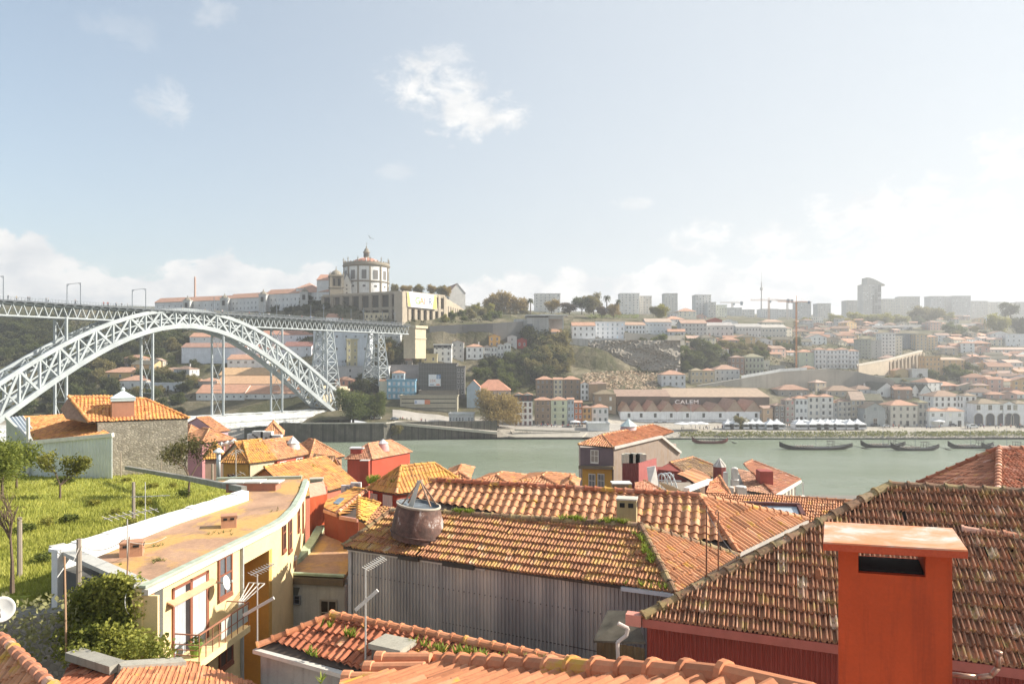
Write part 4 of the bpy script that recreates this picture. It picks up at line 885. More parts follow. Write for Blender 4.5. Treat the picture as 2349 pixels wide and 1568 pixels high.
# arched viaduct road
va = empty('viaduct', 'old stone viaduct with tall arches climbing the hill behind the white cube', 'viaduct', W(*T(D, 1250, 1000), 520))
m = MB(); P0 = W(*T(D, 1000, 918), 492); P1_ = W(*T(D, 1250, 872), 520); P2 = W(*T(D, 1520, 800), 560); dd = Vector((.3, 1, 0)).normalized()*7
org = va.location
for a, b, hh in ((P0, P1_, 12),):
 m.slab([a-org, b-org, b-org+dd, a-org+dd], 16)
narch = 9
for i in range(narch+1):
 t = i/narch; p = P1_.lerp(P2, t)-org; m.obox((p.x, p.y+3), (1, .5, 0), (-.5, 1, 0), .9, 3.2, p.z-26, p.z-.8)
for i in range(narch):
 for j in range(8):
  t0 = (i+j/8)/narch; t1 = (i+(j+1)/8)/narch; u0 = j/8*2-1; u1 = (j+1)/8*2-1
  a = P1_.lerp(P2, t0)-org; b = P1_.lerp(P2, t1)-org; ha = 4.6-3.4*math.sqrt(max(0, 1-u0*u0)); hb = 4.6-3.4*math.sqrt(max(0, 1-u1*u1))
  m.add([a, b, b+dd, a+dd, a-Vector((0, 0, ha)), b-Vector((0, 0, hb)), b+dd-Vector((0, 0, hb)), a+dd-Vector((0, 0, ha))], [(0,1,2,3),(7,6,5,4),(0,4,5,1),(3,2,6,7)])
m.build('masonry', wall((.48, .40, .30), s=.2), va)
m = MB()
for a, b in ((P0, P1_), (P1_, P2)): m.bar(a-org+Vector((0, 0, .6)), b-org+Vector((0, 0, .6)), .5, 1.1); m.bar(a-org+dd+Vector((0, 0, .6)), b-org+dd+Vector((0, 0, .6)), .5, 1.1)
m.build('parapet', wall((.55, .50, .42)), va)
# motorway bridge far behind
mo = empty('motorway_bridge', 'thin grey motorway bridge on piers crossing below the distant trees', 'bridge', W(*T(D, 1700, 650), 800))
m = MB(); org = mo.location; a = W(*T(D, 1080, 600), 800)-org; b = W(*T(D, 2050, 580), 880)-org; m.bar(a, b, 10, 2.6)
m.build('deck', wall((.34, .34, .34)), mo)
for i in range(1, 9): m = MB(); p = a.lerp(b, i/9); m.box(p.x-1.2, p.x+1.2, p.y-2, p.y+2, p.z-28, p.z-1.3); m.build('pier', wall((.4, .39, .37)), mo)
# ------------------------------------------------------------------ monastery on the rock
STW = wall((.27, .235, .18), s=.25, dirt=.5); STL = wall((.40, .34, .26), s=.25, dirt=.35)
DRK = plain((.06, .055, .05), .9)
ptf = empty('arcaded_bastion', 'huge stone bastion with rows of blind arched niches below the round church', 'bastion', W(*T('b', 1485, 880), 470))
Cn = W(*T('b', 1485, 880), 470); Lf = W(*T('b', 770, 805), 500); Rt = W(*T('b', 1868, 890), 503); zt = 84.4
def niche_face(a, b, cols, rows, z0, z1, out, name):
 d = Vector((b.x-a.x, b.y-a.y, 0)); ln = d.length; d.normalize(); o_ = Vector(out)*1.0
 m = MB(); dk = MB(); cw = ln/cols; rh = (z1-z0)/rows; A = Vector((a.x, a.y, 0))
 for i in range(cols+1):
  p = A+d*(i*cw); wv = 1.3
  m.slab([p-d*wv+Vector((0, 0, z1)), p+d*wv+Vector((0, 0, z1)), p+d*wv+o_*1.6+Vector((0, 0, z1)), p-d*wv+o_*1.6+Vector((0, 0, z1))], z1-z0)
 for j in range(rows+1):
  z = z0+j*rh; m.slab([A+o_*.1+Vector((0, 0, z+.8)), A+d*ln+o_*.1+Vector((0, 0, z+.8)), A+d*ln+o_*1.25+Vector((0, 0, z+.8)), A+o_*1.25+Vector((0, 0, z+.8))], 1.9)
 return m
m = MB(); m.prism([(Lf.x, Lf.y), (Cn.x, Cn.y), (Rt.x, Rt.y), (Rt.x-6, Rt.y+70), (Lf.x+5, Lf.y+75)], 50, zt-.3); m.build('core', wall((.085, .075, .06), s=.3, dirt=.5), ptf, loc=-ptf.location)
n1_ = Vector((Lf.y-Cn.y, Cn.x-Lf.x, 0)).normalized(); n1_ = n1_ if n1_.y < 0 else -n1_
n2_ = Vector((Rt.y-Cn.y, Cn.x-Rt.x, 0)).normalized(); n2_ = n2_ if n2_.x > 0 else -n2_
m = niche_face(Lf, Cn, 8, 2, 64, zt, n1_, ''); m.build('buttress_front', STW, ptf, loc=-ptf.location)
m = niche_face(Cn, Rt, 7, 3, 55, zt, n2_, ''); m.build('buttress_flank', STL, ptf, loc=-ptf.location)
m = MB(); m.prism([((Cn+n1_*2.4+n2_*.5).x-4.5, (Cn+n1_*2.4).y+1.5), ((Cn+n1_*2.6+n2_*2.6).x, (Cn+n1_*2.6+n2_*2.6).y), ((Cn+n2_*2.4).x+1.6, (Cn+n2_*2.4).y+2.2), (Cn.x, Cn.y+8)], 50, zt+.3)
m.build('corner_block', STL, ptf, loc=-ptf.location)
m = MB(); m.bar((Lf.x, Lf.y, zt+.5)+n1_*1.2 if False else Vector((Lf.x, Lf.y, zt+.5))+n1_*1.2, Vector((Cn.x, Cn.y, zt+.5))+n1_*1.2, .6, 1.3); m.bar(Vector((Cn.x, Cn.y, zt+.5))+n2_*1.2, Vector((Rt.x, Rt.y, zt+.5))+n2_*1.2, .6, 1.3)
m.build('parapet', STL, ptf, loc=-ptf.location)
bn = empty('banner', 'wide white and yellow banner with big coloured letters hung on the bastion', 'banner', Cn+n2_*3.0+(Rt-Cn).normalized()*2.5+Vector((0, 0, 0)))
bn.location.z = 0; dd = Vector((Rt.x-Cn.x, Rt.y-Cn.y, 0)).normalized(); A = bn.location.copy(); ang = math.atan2(dd.y, dd.x); bn.rotation_euler = (0, 0, ang)
m = MB(); m.slab([(0, 0, zt-9.5), (29, 0, zt-9.8), (28, 0, zt+.2), (-1, 0, zt+.9)], 0, d=(0, .12, 0)); m.build('sheet', plain((.62, .62, .61), .7), bn)
m = MB(); m.slab([(.2, -.03, zt-9.3), (3, -.03, zt-9.3), (1.0, -.03, zt+.6), (-.8, -.03, zt+.7)], 0, d=(0, .02, 0)); m.build('yellow_end', plain((.75, .5, .16), .7), bn)
m = MB(); m.slab([(24, -.03, zt-9.6), (28.8, -.03, zt-9.6), (27.8, -.03, zt+.1), (26, -.03, zt+.1)], 0, d=(0, .02, 0)); m.build('yellow_end', plain((.75, .5, .16), .7), bn)
for i, (ch_, cc) in enumerate((('G', (.15, .32, .04)), ('A', (.6, .22, .03)), ('I', (.25, .03, .04)), ('R', (.08, .11, .2)))):
 text(ch_, 6.6, (7.0+i*4.3, -.05, zt-7.0), (R(90), 0, 0), plain(cc, .6), bn, 'lettering', .01)
# lower wall that continues to the right with tall arches
m = MB(); E2 = W(*T('b', 2100, 800), 560)
wr = empty('terrace_wall', 'pale stone terrace wall with tall narrow arches running right from the bastion', 'wall', (Rt.x, Rt.y, 60))
m = MB(); q = [Vector((Rt.x+2, Rt.y, 0)), Vector((W(*T('b', 2010, 700), 540).x, 540, 0)), Vector((W(*T('b', 2200, 780), 575).x, 575, 0))]
for (a, b, za, zb2) in ((q[0], q[1], zt-1, 80.5), (q[1], q[2], 80.5, 71)):
 m.slab([a+Vector((0, 0, za)), b+Vector((0, 0, zb2)), b+Vector((0, 4, zb2)), a+Vector((0, 4, za))], 24)
m.build('wall', STL, wr, loc=-wr.location)
for i in range(5):
 p = q[0].lerp(q[1], (i+.8)/5.6); m = MB(); n_ = Vector((q[1].y-q[0].y, q[0].x-q[1].x, 0)).normalized(); n_ = n_ if n_.y < 0 else -n_; d_ = (q[1]-q[0]).normalized()
 m.slab([p-d_*.9+n_*.1+Vector((0, 0, 78)), p+d_*.9+n_*.1+Vector((0, 0, 78)), p+d_*.9+n_*.1+Vector((0, 0, 68-i)), p-d_*.9+n_*.1+Vector((0, 0, 68-i))], 0, d=n_*.05); m.build('arch_niche', DRK, wr, loc=-wr.location)
cc = W(*T('b', 1160, 620), 524)
church = empty('round_church', 'round white church with stone cornices, red tiled dome and small lantern', 'church', (cc.x, cc.y, 0))
Rr = 16.4;
def zof(yb, Y=510): return HC-(T('b', 0, yb)[1]-HY)/F*Y
zA, zB, zC, zD = 83.5, zof(500), zof(352), zof(325)
wm = wall((.72, .71, .68), s=.3, dirt=.4)
m = MB(); n = 48; m.lathe((0, 0, 0), [(Rr, zA), (Rr, zC+.2)], n); m.build('drum', wm, church)
m = MB(); m.lathe((0, 0, 0), [(Rr+.1, zB-.5), (Rr+.8, zB-.1), (Rr+.9, zB+.5), (Rr+.1, zB+.7)], n); m.build('lower_cornice', STW, church)
m = MB(); m.lathe((0, 0, 0), [(Rr+.1, zC-.8), (Rr+.9, zC), (Rr+1.3, zC+.8), (Rr+.7, zC+.9), (Rr+.7, zC+2.6), (Rr+.2, zC+2.6), (Rr+.2, zC+.8)], n); m.build('upper_cornice', STW, church)
m = MB()
for i in range(36): t = 2*math.pi*i/36; m.box(0, 0, 0, 0, 0, 0) if False else m.obox((math.cos(t)*(Rr+.45), math.sin(t)*(Rr+.45)), (math.cos(t), math.sin(t), 0), (-math.sin(t), math.cos(t), 0), .3, .35, zC+2.6, zC+3.3)
m.build('balustrade', STW, church)
for i in range(12):
 t = 2*math.pi*(i+.5)/12+.1; c_, s_ = math.cos(t), math.sin(t); m = MB()
 m.obox((c_*(Rr+.15), s_*(Rr+.15)), (c_, s_, 0), (-s_, c_, 0), .45, .55, zA, zC-.6); m.lathe((c_*(Rr+.6), s_*(Rr+.6), zC+3.3), [(.5, 0), (.2, .8), (.45, 1.5), (.0, 3.4)], 6)
 m.build('pilaster', STW, church)
 t += math.pi/12*1.0; c_, s_ = math.cos(t), math.sin(t)
 m = MB(); m.obox((c_*(Rr+.02), s_*(Rr+.02)), (c_, s_, 0), (-s_, c_, 0), .12, 1.7, zB+1.6, zB+8.2); m.build('window', plain((.16, .15, .14), .5), church)
 m = MB(); m.obox((c_*(Rr+.02), s_*(Rr+.02)), (c_, s_, 0), (-s_, c_, 0), .12, 1.0, zB-4.2, zB-2.8); m.build('window', plain((.13, .12, .11), .5), church)
rd = 9.9; hd = zof(262)-zC-3
m = MB(); m.lathe((0, 0, zC+.8), [(Rr+.2, .0), (rd+.4, 1.6)]+[(rd*math.cos(a)+.0, 2.2+hd*math.sin(a)) for a in [R(x) for x in range(0, 82, 9)]]+[(0.1, 2.2+hd)], 48); m.build('dome', farroof((.50, .19, .11)), church)
m = MB()
for i in range(8):
 t = 2*math.pi*i/8+.2
 P = [Vector(((rd+.1)*math.cos(a)*math.cos(t), (rd+.1)*math.cos(a)*math.sin(t), zC+3.0+hd*math.sin(a))) for a in [R(x) for x in range(0, 82, 9)]]
 for a, b in zip(P[:-1], P[1:]): m.bar(a, b, .6, .3)
m.build('dome_rib', wall((.66, .64, .6)), church)
lb = zC+2.8+hd; m = MB(); m.lathe((0, 0, lb), [(2.6, -.4), (2.6, .4), (2.0, .6), (2.0, 3.8), (2.6, 4.1), (2.6, 4.6), (1.9, 5.2), (1.6, 6.4), (.8, 7.4), (.3, 8), (.5, 8.6), (.12, 9.2), (.1, 11.8)], 12)
m.bar((-.8, 0, lb+11), (.8, 0, lb+11), .15); m.build('lantern', STW, church)
m = MB()
for i in range(8): t = 2*math.pi*i/8; m.obox((2.02*math.cos(t), 2.02*math.sin(t)), (math.cos(t), math.sin(t), 0), (-math.sin(t), math.cos(t), 0), .08, .45, lb+1.1, lb+3.4)
m.build('lantern_window', DRK, church)
# bell tower
bt = empty('bell_tower', 'square grey stone bell tower with small dome left of the round church', 'bell tower', tuple(W(*T('b', 882, 625), 500))[:2]+(0,))
m = MB(); tz = zof(448, 500); m.obox((0, 0), (1, .35, 0), (-.35, 1, 0), 4.6, 4.6, 78, tz-9); m.obox((0, 0), (1, .35, 0), (-.35, 1, 0), 5.1, 5.1, tz-9, tz-8.2)
for sx_ in (-1, 1):
 for sy_ in (-1, 1): c0 = Vector((1, .35, 0)).normalized()*sx_*3.9+Vector((-.35, 1, 0)).normalized()*sy_*3.9; m.obox((c0.x, c0.y), (1, .35, 0), (-.35, 1, 0), .9, .9, tz-8.2, tz-1)
for k in (0,): m.obox((0, 0), (1, .35, 0), (-.35, 1, 0), 3.0, 3.0, tz-8.2, tz-1)
m.obox((0, 0), (1, .35, 0), (-.35, 1, 0), 5.2, 5.2, tz-1, tz); m.build('shaft', STW, bt)
m = MB(); m.lathe((0, 0, tz), [(4.0, 0), (3.7, 1.5), (2.6, 2.9), (1, 3.7), (.3, 4.1), (.15, 6.5)], 16)
for sx_ in (-1, 1):
 for sy_ in (-1, 1): c0 = Vector((1, .35, 0)).normalized()*sx_*4.5+Vector((-.35, 1, 0)).normalized()*sy_*4.5; m.lathe((c0.x, c0.y, tz), [(.5, 0), (.3, 1), (0, 2.6)], 6)
m.build('cupola', STW, bt)
for d_ in (Vector((1, .35, 0)), Vector((.35, -1, 0))):
 d_.normalize(); e_ = Vector((-d_.y, d_.x, 0))
 for q_ in (-1.6, 1.6): m = MB(); c0 = d_*3.05+e_*q_; m.obox((c0.x, c0.y), d_, e_, .12, .7, tz-7.6, tz-2.6); m.build('bell_opening', DRK, bt)
gb = H('b', 940, 1018, 520, 625, 'small white baroque gable with dark scrolls between bell tower and round church', depth=506, fl=3, nc=1, roof='f', rh=7, col=(.66, .65, .62), rc=(.2, .19, .17), gc=(.1, .1, .1), cat='chapel', name='gable_chapel', sidewin=False)
# convent wings
H('b', 705, 835, 490, 575, 'white convent hall with salmon roof and corner finials left of the bell tower', depth=524, fl=0, nc=0, col=(.68, .68, .66), rc=(.55, .26, .15), roof='g', cat='convent wing', name='convent_wing', dep=22, rh=5.5)
H('b', 515, 705, 565, 600, 'low salmon hipped roof between the convent hall and the long wing', depth=535, fl=0, nc=0, col=(.66, .66, .64), rc=(.55, .28, .17), cat='convent wing', name='convent_wing', dep=20, rh=5)
def wing(x0, y0, D0, x1, y1, D1, hw, label, nb=12):
 """long convent wing whose eaves run from one photo point to another"""
 a = W(x0, y0, D0); b = W(x1, y1, D1); z = (a.z+b.z)/2; d = Vector((b.x-a.x, b.y-a.y, 0)); ln = d.length; ang = math.atan2(d.y, d.x)
 t = empty('convent_wing', label, 'convent wing', (a.x, a.y, z-hw), ang); m = MB(); m.box(0, ln, 0, 13, -14, hw); m.build('wall', wall((.66, .66, .65), s=.15, dirt=.25), t)
 roofmesh('g', 0, ln, 0, 13, hw, 4.2, .5).build('roof', farroof((.56, .27, .15)), t)
 for i in range(nb):
  for zz in (.18, .55): window(t, (ln*(i+.5)/nb, 0, hw*zz), 0, 1.1, 1.7, (.5, .48, .44), (.12, .13, .15))
 return t
wing(*T('b', 235, 622), 545, *T('b', 830, 592), 520, 12, 'long white convent wing with salmon roof directly left of the bell tower', 16)
wing(*T('a', 2090, 668), 562, *T('b', 232, 634), 545, 11, 'middle white convent wing with salmon roof above the high deck', 10)
wing(*T('a', 1420, 695), 590, *T('a', 2085, 672), 562, 10, 'far end of the long white convent wing left above the bridge', 12)
for i, (cx_, cy_, D_, lb) in enumerate([(T('b', 215, 0)[0], 0, 540, 'grey stone dormer turret with arched window on the convent wing, nearest the bell tower'), (T('b', 595, 0)[0], 0, 525, 'broad grey stone turret with slim finials where the convent wing meets the hall'), (T('a', 2062, 0)[0], 0, 556, 'small grey stone turret in the middle of the long convent wing'), (T('a', 1722, 0)[0], 0, 572, 'small grey stone turret at the left of the long convent wing')]):
 p = W(cx_, 690, D_); t = empty('turret', lb, 'turret', (p.x, p.y-2.5, 0)); z1_ = [zof(620, 540), zof(600, 525), HC-(T('a', 0, 655)[1]-HY)/F*556, HC-(T('a', 0, 675)[1]-HY)/F*572][i]
 m = MB(); m.box(-2.8, 2.8, 0, 5, z1_-22, z1_); m.box(-3.2, 3.2, -.3, 5.3, z1_-.6, z1_); m.box(-3.2, 3.2, -.3, 5.3, z1_-9, z1_-8.4); m.build('shaft', wall((.50, .50, .48)), t)
 m = MB(); m.lathe((0, 2.5, z1_), [(2.9, 0), (2.2, 1.4), (.5, 2.4), (.1, 4)], 8); m.build('cap', STW, t)
 m = MB(); m.box(-1.1, 1.1, -.35, -.31, z1_-6, z1_-2.2); m.build('window', DRK, t)
H('b', 790, 1140, 830, 880, 'long low white house with orange roof under the bastion', depth=480, fl=1, nc=9, roof='g', rc=(.55, .26, .14), wsz=(.8, 1), gc=(.2, .2, .2))
H('b', 1142, 1400, 800, 890, 'ruined cream house with open window holes at the foot of the bastion', depth=474, fl=2, nc=6, roof='l', col=(.52, .46, .33), wc=(.3, .26, .2), gc=(.05, .05, .04))
H('b', 1915, 2070, 610, 680, 'white gabled hall with grey pilasters at the right end of the terrace', depth=560, fl=0, nc=0, roof='f', rh=8, rc=(.36, .20, .14), col=(.64, .62, .58), rz=.35, dep=26)
# ------------------------------------------------------------------ skyline blocks
AB = dict(cat='tower block', name='tower_block', sidewin=False)
def SK(c, x0, x1, yt, yb, label, D, **k):
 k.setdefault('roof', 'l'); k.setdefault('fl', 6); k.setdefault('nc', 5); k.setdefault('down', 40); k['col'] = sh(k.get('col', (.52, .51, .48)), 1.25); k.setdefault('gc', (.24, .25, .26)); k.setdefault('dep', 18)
 for a, b in AB.items(): k.setdefault(a, b)
 return H(c, x0, x1, yt, yb, label, depth=D, **k)
SK('c', 445, 655, 332, 490, 'white block of flats with balcony bands and rooftop aerials behind the golden trees', 760, fl=7, nc=6, balc=1, col=(.62, .61, .58))
SK('c', 1145, 1300, 330, 500, 'tall stepped white block of flats right of the palm', 820, fl=8, nc=5, balc=2, col=(.66, .65, .62))
SK('c', 1302, 1400, 352, 512, 'white and brown slab block joined to the stepped white flats', 830, fl=8, nc=4, balc=2, col=(.60, .57, .52))
SK('c', 1506, 1612, 330, 492, 'lone slim grey concrete tower right of the golden tree', 980, fl=11, nc=4, col=(.50, .49, .45))
SK('c', 1617, 1765, 472, 515, 'cream villa with orange hipped roof on the skyline', 760, fl=2, nc=4, roof='h', col=(.64, .60, .5), cat='villa', name='villa')
SK('c', 1758, 1885, 342, 520, 'tall pale block with tapered top left of the grey cube', 900, fl=9, nc=5, col=(.58, .57, .54))
SK('c', 1860, 1925, 402, 525, 'white block with a red brown balcony strip', 880, fl=6, nc=3, balc=1)
SK('c', 1927, 2012, 425, 530, 'pale green tinted block at the end of the stepped group', 890, fl=5, nc=4, col=(.52, .54, .46))
SK('c', 2015, 2135, 447, 545, 'wide grey windowed slab left of the lattice tower', 1000, fl=6, nc=6, col=(.45, .46, .45))
SK('c', 2137, 2240, 462, 545, 'low pale slab just left of the lattice tower', 1030, fl=4, nc=5)
SK('d', 205, 345, 457, 560, 'striped white office slab behind the cranes', 1000, fl=6, nc=8, col=(.55, .55, .54))
SK('d', 350, 498, 460, 520, 'low pale skyline slab between the office slab and the crane', 1150, fl=3, nc=7, col=(.50, .49, .47))
SK('d', 500, 613, 397, 545, 'plain grey tower block right behind the orange crane', 1050, fl=8, nc=5, col=(.42, .42, .41))
SK('d', 668, 773, 412, 545, 'lone grey beige tower block in haze between crane and skyscraper', 1100, fl=7, nc=5, col=(.46, .45, .42))
SK('d', 615, 712, 522, 590, 'low office building with ribbon windows in front of the grey towers', 880, fl=3, nc=6, col=(.62, .6, .55))
SK('d', 900, 1040, 387, 492, 'brownish slab at the left foot of the skyscraper', 1180, fl=6, nc=7, col=(.46, .44, .40))
SK('d', 1200, 1340, 375, 520, 'broad flat slab at the right foot of the skyscraper', 1180, fl=6, nc=7, col=(.48, .46, .41))
SK('d', 1342, 1500, 355, 520, 'broad hazy block with stepped roof right of the skyscraper', 1200, fl=7, nc=7, col=(.45, .44, .40))
SK('d', 1587, 1700, 352, 485, 'grey twin slab, left block of the pair on the right skyline', 1150, fl=7, nc=5, col=(.44, .44, .43))
SK('d', 1702, 1762, 352, 500, 'slim middle slab between the grey twin blocks', 1170, fl=7, nc=3, col=(.50, .49, .46))
SK('d', 1764, 1915, 350, 505, 'grey twin slab, right block of the pair on the right skyline', 1150, fl=7, nc=6, col=(.43, .43, .42))
SK('d', 1925, 2055, 392, 500, 'long hazy slab with shallow roof right of the twin blocks', 1200, fl=5, nc=7, col=(.46, .44, .41))
SK('d', 2057, 2190, 400, 500, 'long beige slab left of the dark cypress', 1210, fl=5, nc=7, col=(.50, .48, .43))
SK('d', 2290, 2420, 400, 500, 'pale slab at the right frame edge behind the cypress', 1200, fl=5, nc=6, col=(.48, .46, .43))
t = SK('d', 1035, 1112, 255, 490, 'tall skyscraper with a curved slanting top', 1120, fl=16, nc=5, col=(.42, .41, .38))
k_ = .2811/F*1120
m = MB(); m.box(78*k_/2, 78*k_/2+76*k_, 3, 22, -40, 235*k_); zz = 235*k_
V = [(-2*k_, 2, zz)]+[(0+148*k_*i/10-0*k_, 2, zz+(68*(1-(i/10)**1.7)-8)*k_) for i in range(11)]+[(148*k_, 2, zz)]
m.slab([(38*k_-38*k_+x, 2, z) for x, _, z in V[::1]], 0, d=(0, 17, 0)); m.build('slanted_crown', wall((.44, .43, .39)), t)
for i in range(15):
 for j in range(3): window(t, (39*k_+76*k_*(j+.5)/3, 3, 235*k_*i/15.5), 0, 6.5, 4.8, (.4, .39, .36), (.16, .16, .16))
# telecom mast
tm = empty('telecom_tower', 'slender white telecom tower with a spike behind the cranes', 'tower', W(*T('d', 208, 470), 1300)); k_ = .2811/F*1300
m = MB(); m.lathe((0, 0, 0), [(9*k_, -40), (8*k_, 0), (6*k_, 150*k_), (5*k_, 170*k_)], 10); m.lathe((0, 0, 0), [(5*k_, 165*k_), (13*k_, 172*k_), (13*k_, 190*k_), (6*k_, 196*k_), (4*k_, 235*k_), (1.5*k_, 240*k_), (.8*k_, 320*k_)], 10); m.build('shaft', wall((.60, .57, .55)), tm)
# tower cranes
def crane(c, x, yb, yt, yj, xl, xr, D, col, label):
 p = W(*T(c, x, yb), D); k_ = CR[c][2]/F*D; t = empty('tower_crane', label, 'crane', p); H_ = (yb-yj)*k_; Ht = (yb-yt)*k_; mt = plain(col, .5); w_ = 4.5*k_ if D < 800 else 6*k_
 m = MB()
 for sx_ in (-1, 1):
  for sy_ in (-1, 1): m.bar((sx_*w_, sy_*w_, -12), (sx_*w_, sy_*w_, H_), w_*.35)
 n = int(H_/(2.6*w_))
 for i in range(n):
  a, b = H_*i/n, H_*(i+1)/n
  for sy_ in (-1, 1): m.bar((-w_, sy_*w_, a), (w_, sy_*w_, b), w_*.22); m.bar((w_, sy_*w_, a), (-w_, sy_*w_, b), w_*.22)
 m.build('mast', mt, t)
 m = MB(); xl_ = (xl-x)*k_; xr_ = (xr-x)*k_; hj = w_*1.6
 for sy_ in (-w_*.7, w_*.7): m.bar((xl_, sy_, H_), (xr_, sy_, H_), w_*.3)
 m.bar((xl_, 0, H_+hj), (xr_*.6, 0, H_+hj), w_*.3); n = 24
 for i in range(n): a = xl_+(xr_-xl_)*i/n; b = xl_+(xr_-xl_)*(i+1)/n; m.bar((a, -w_*.7, H_), ((a+b)/2, 0, H_+hj), w_*.2); m.bar(((a+b)/2, 0, H_+hj), (b, w_*.7, H_), w_*.2)
 m.bar((0, 0, H_), (0, 0, Ht), w_*.6); m.bar((0, 0, Ht), (xl_*.6, 0, H_+hj), w_*.12); m.bar((0, 0, Ht), (xr_*.8, 0, H_), w_*.12); m.build('jib', mt, t)
 m = MB(); m.box(xr_-w_*4, xr_-w_, -w_, w_, H_-w_*3, H_+w_*2); m.build('counterweight', plain((.2, .25, .32), .6), t)
 m = MB(); m.box(w_*.8, w_*3, -w_, w_, H_-w_*3, H_); m.build('cab', plain((.3, .38, .42), .5), t)
crane('d', 492, 905, 345, 398, 340, 605, 500, (.62, .25, .07), 'tall orange tower crane with grey counterweight on the hillside')
crane('d', 268, 560, 362, 385, 118, 440, 900, (.58, .38, .25), 'smaller faded orange crane farther off with long jib')
crane('d', -30, 560, 395, 405, -130, 60, 1150, (.6, .55, .48), 'pale hazy crane at the far left of the crane group')
crane('d', 418, 620, 380, 388, 330, 470, 1000, (.55, .5, .46), 'pale thin crane just left of the orange mast')
# chimney stack far left
t = empty('factory_chimney', 'thin red brick chimney rising behind the convent roofs', 'chimney', W(*T('a', 1788, 640), 900)); m = MB(); m.tube((0, 0, -30), (0, 0, 180*.25/F*900), 1.6, 1.1, 10); m.build('stack', wall((.5, .3, .22)), t)
# ------------------------------------------------------------------ trees
def crown_mesh(name, blobs, n, leaf, seed, squash=.8):
 rg = np.random.RandomState(seed); V = []; Fc = []; Tn = []
 for (bx, by_, bz, br) in blobs:
  for _ in range(int(n*br*br)):
   d = rg.randn(3); d /= np.linalg.norm(d); r = br*(rg.rand()**.33)*(.82+.3*math.sin(d[0]*5+seed)*math.cos(d[1]*6)); c = np.array([bx, by_, bz])+d*r*np.array([1, 1, squash])
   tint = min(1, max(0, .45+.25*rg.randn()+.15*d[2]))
   for _k in range(2):
    a = rg.randn(3); a /= np.linalg.norm(a); b = np.cross(a, rg.randn(3)); b /= np.linalg.norm(b); s = leaf*(.5+rg.rand()); cc_ = c+rg.randn(3)*leaf*.6
    o = len(V); V += [cc_-a*s, cc_+b*s*.7, cc_+a*s, cc_-b*s*.7]; Fc.append((o, o+1, o+2, o+3)); Tn += [tint]*4
 me = bpy.data.meshes.new(name); me.from_pydata([tuple(v) for v in V], [], Fc); at = me.attributes.new('tint', 'FLOAT', 'POINT'); at.data.foreach_set('value', Tn); me.materials.append(GREEN); return me
rg = random.Random(11)
def blobs(k, seed, tall=1.0):
 r = random.Random(seed); L_ = [(0, 0, .46, .43)]
 for i in range(k): a = r.uniform(0, 6.28); d = r.uniform(.15, .36); L_.append((math.cos(a)*d, math.sin(a)*d, r.uniform(.16, .80), r.uniform(.17, .27)))
 return L_
CM = [crown_mesh('crown', blobs(11, s), 3800, .024, s) for s in (1, 2, 3, 4)]
CBIG = crown_mesh('crown', blobs(16, 9), 11000, .0125, 9)
CS = [crown_mesh('shrub_leaves', [(0, 0, .35, .42)]+[(random.Random(s+i).uniform(-.4, .4), random.Random(s+i+9).uniform(-.4, .4), random.Random(s-i).uniform(.2, .6), .25) for i in range(5)], 900, .045, s) for s in (21, 22)]
def trunk_mesh(seed):
 r = random.Random(seed); m = MB(); m.tube((0, 0, -.05), (.01, 0, .34), .028, .019, 7)
 for i in range(6):
  a = i*1.05+r.uniform(-.3, .3); e = Vector((math.cos(a)*.2, math.sin(a)*.2, r.uniform(.55, .75))); m.tube((.01, 0, .26+.02*i), e, .013, .005, 5); m.tube(e, e+Vector((math.cos(a)*.08, math.sin(a)*.08, .1)), .006, .002, 4)
 m.tube((.01, 0, .33), (0, .01, .8), .017, .005, 6); me = bpy.data.meshes.new('trunk'); me.from_pydata(m.v, [], m.f); me.materials.append(wall((.13, .10, .075))); return me
TM = [trunk_mesh(1), trunk_mesh(2)]
def meshobj(name, me, parent=None, mat=None):
 o = bpy.data.objects.new(name, me); COL.objects.link(o); o.parent = parent
 if mat: o.material_slots[0].link = 'OBJECT'; o.material_slots[0].material = mat
 return o
NTREE = [0]
def tree(p, h_, w_, mat, label, group=None, big=False, name='tree', trunk=True):
 NTREE[0] += 1; t = empty(name, label, 'tree' if name != 'shrub' else 'shrub', p, rg.uniform(0, 6.28), group); t.scale = (w_, w_, h_)
 meshobj('crown', CBIG if big else CM[NTREE[0] % 4], t, mat)
 if trunk: meshobj('trunk', TM[NTREE[0] % 2], t)
 return t
def TR(c, x0, x1, yt, yb, mat, label, depth=None, **k):
 X0, T0 = T(c, x0, yt); X1, Bm = T(c, x1, yb); xm = (X0+X1)/2; Y = depth or G(xm, Bm).y; return tree(W(xm, Bm, Y), (Bm-T0)/F*Y*1.08, (X1-X0)/F*Y*1.2, mat, label, **k)
TR('c', -40, 325, 1075, 1415, GOLD, 'large golden brown autumn tree on the quay in front of the salmon hall', 362, big=True)
TR('z', 768, 852, 882, 967, leafmat((.10, .135, .04), (.27, .29, .08)), 'left one of two dark green trees at the bridge foot', 345, big=True)
TR('z', 828, 888, 890, 965, leafmat((.10, .135, .04), (.27, .29, .08)), 'right one of two dark green trees at the bridge foot', 350, big=True)
TR('c', 2065, 2195, 1318, 1455, OLIVE, 'small round tree among the white tents on the quay', 368)
TR('z', 895, 922, 968, 1004, OLIVE, 'bush growing out of the quay wall beside the ramp', 341, trunk=False, name='shrub')
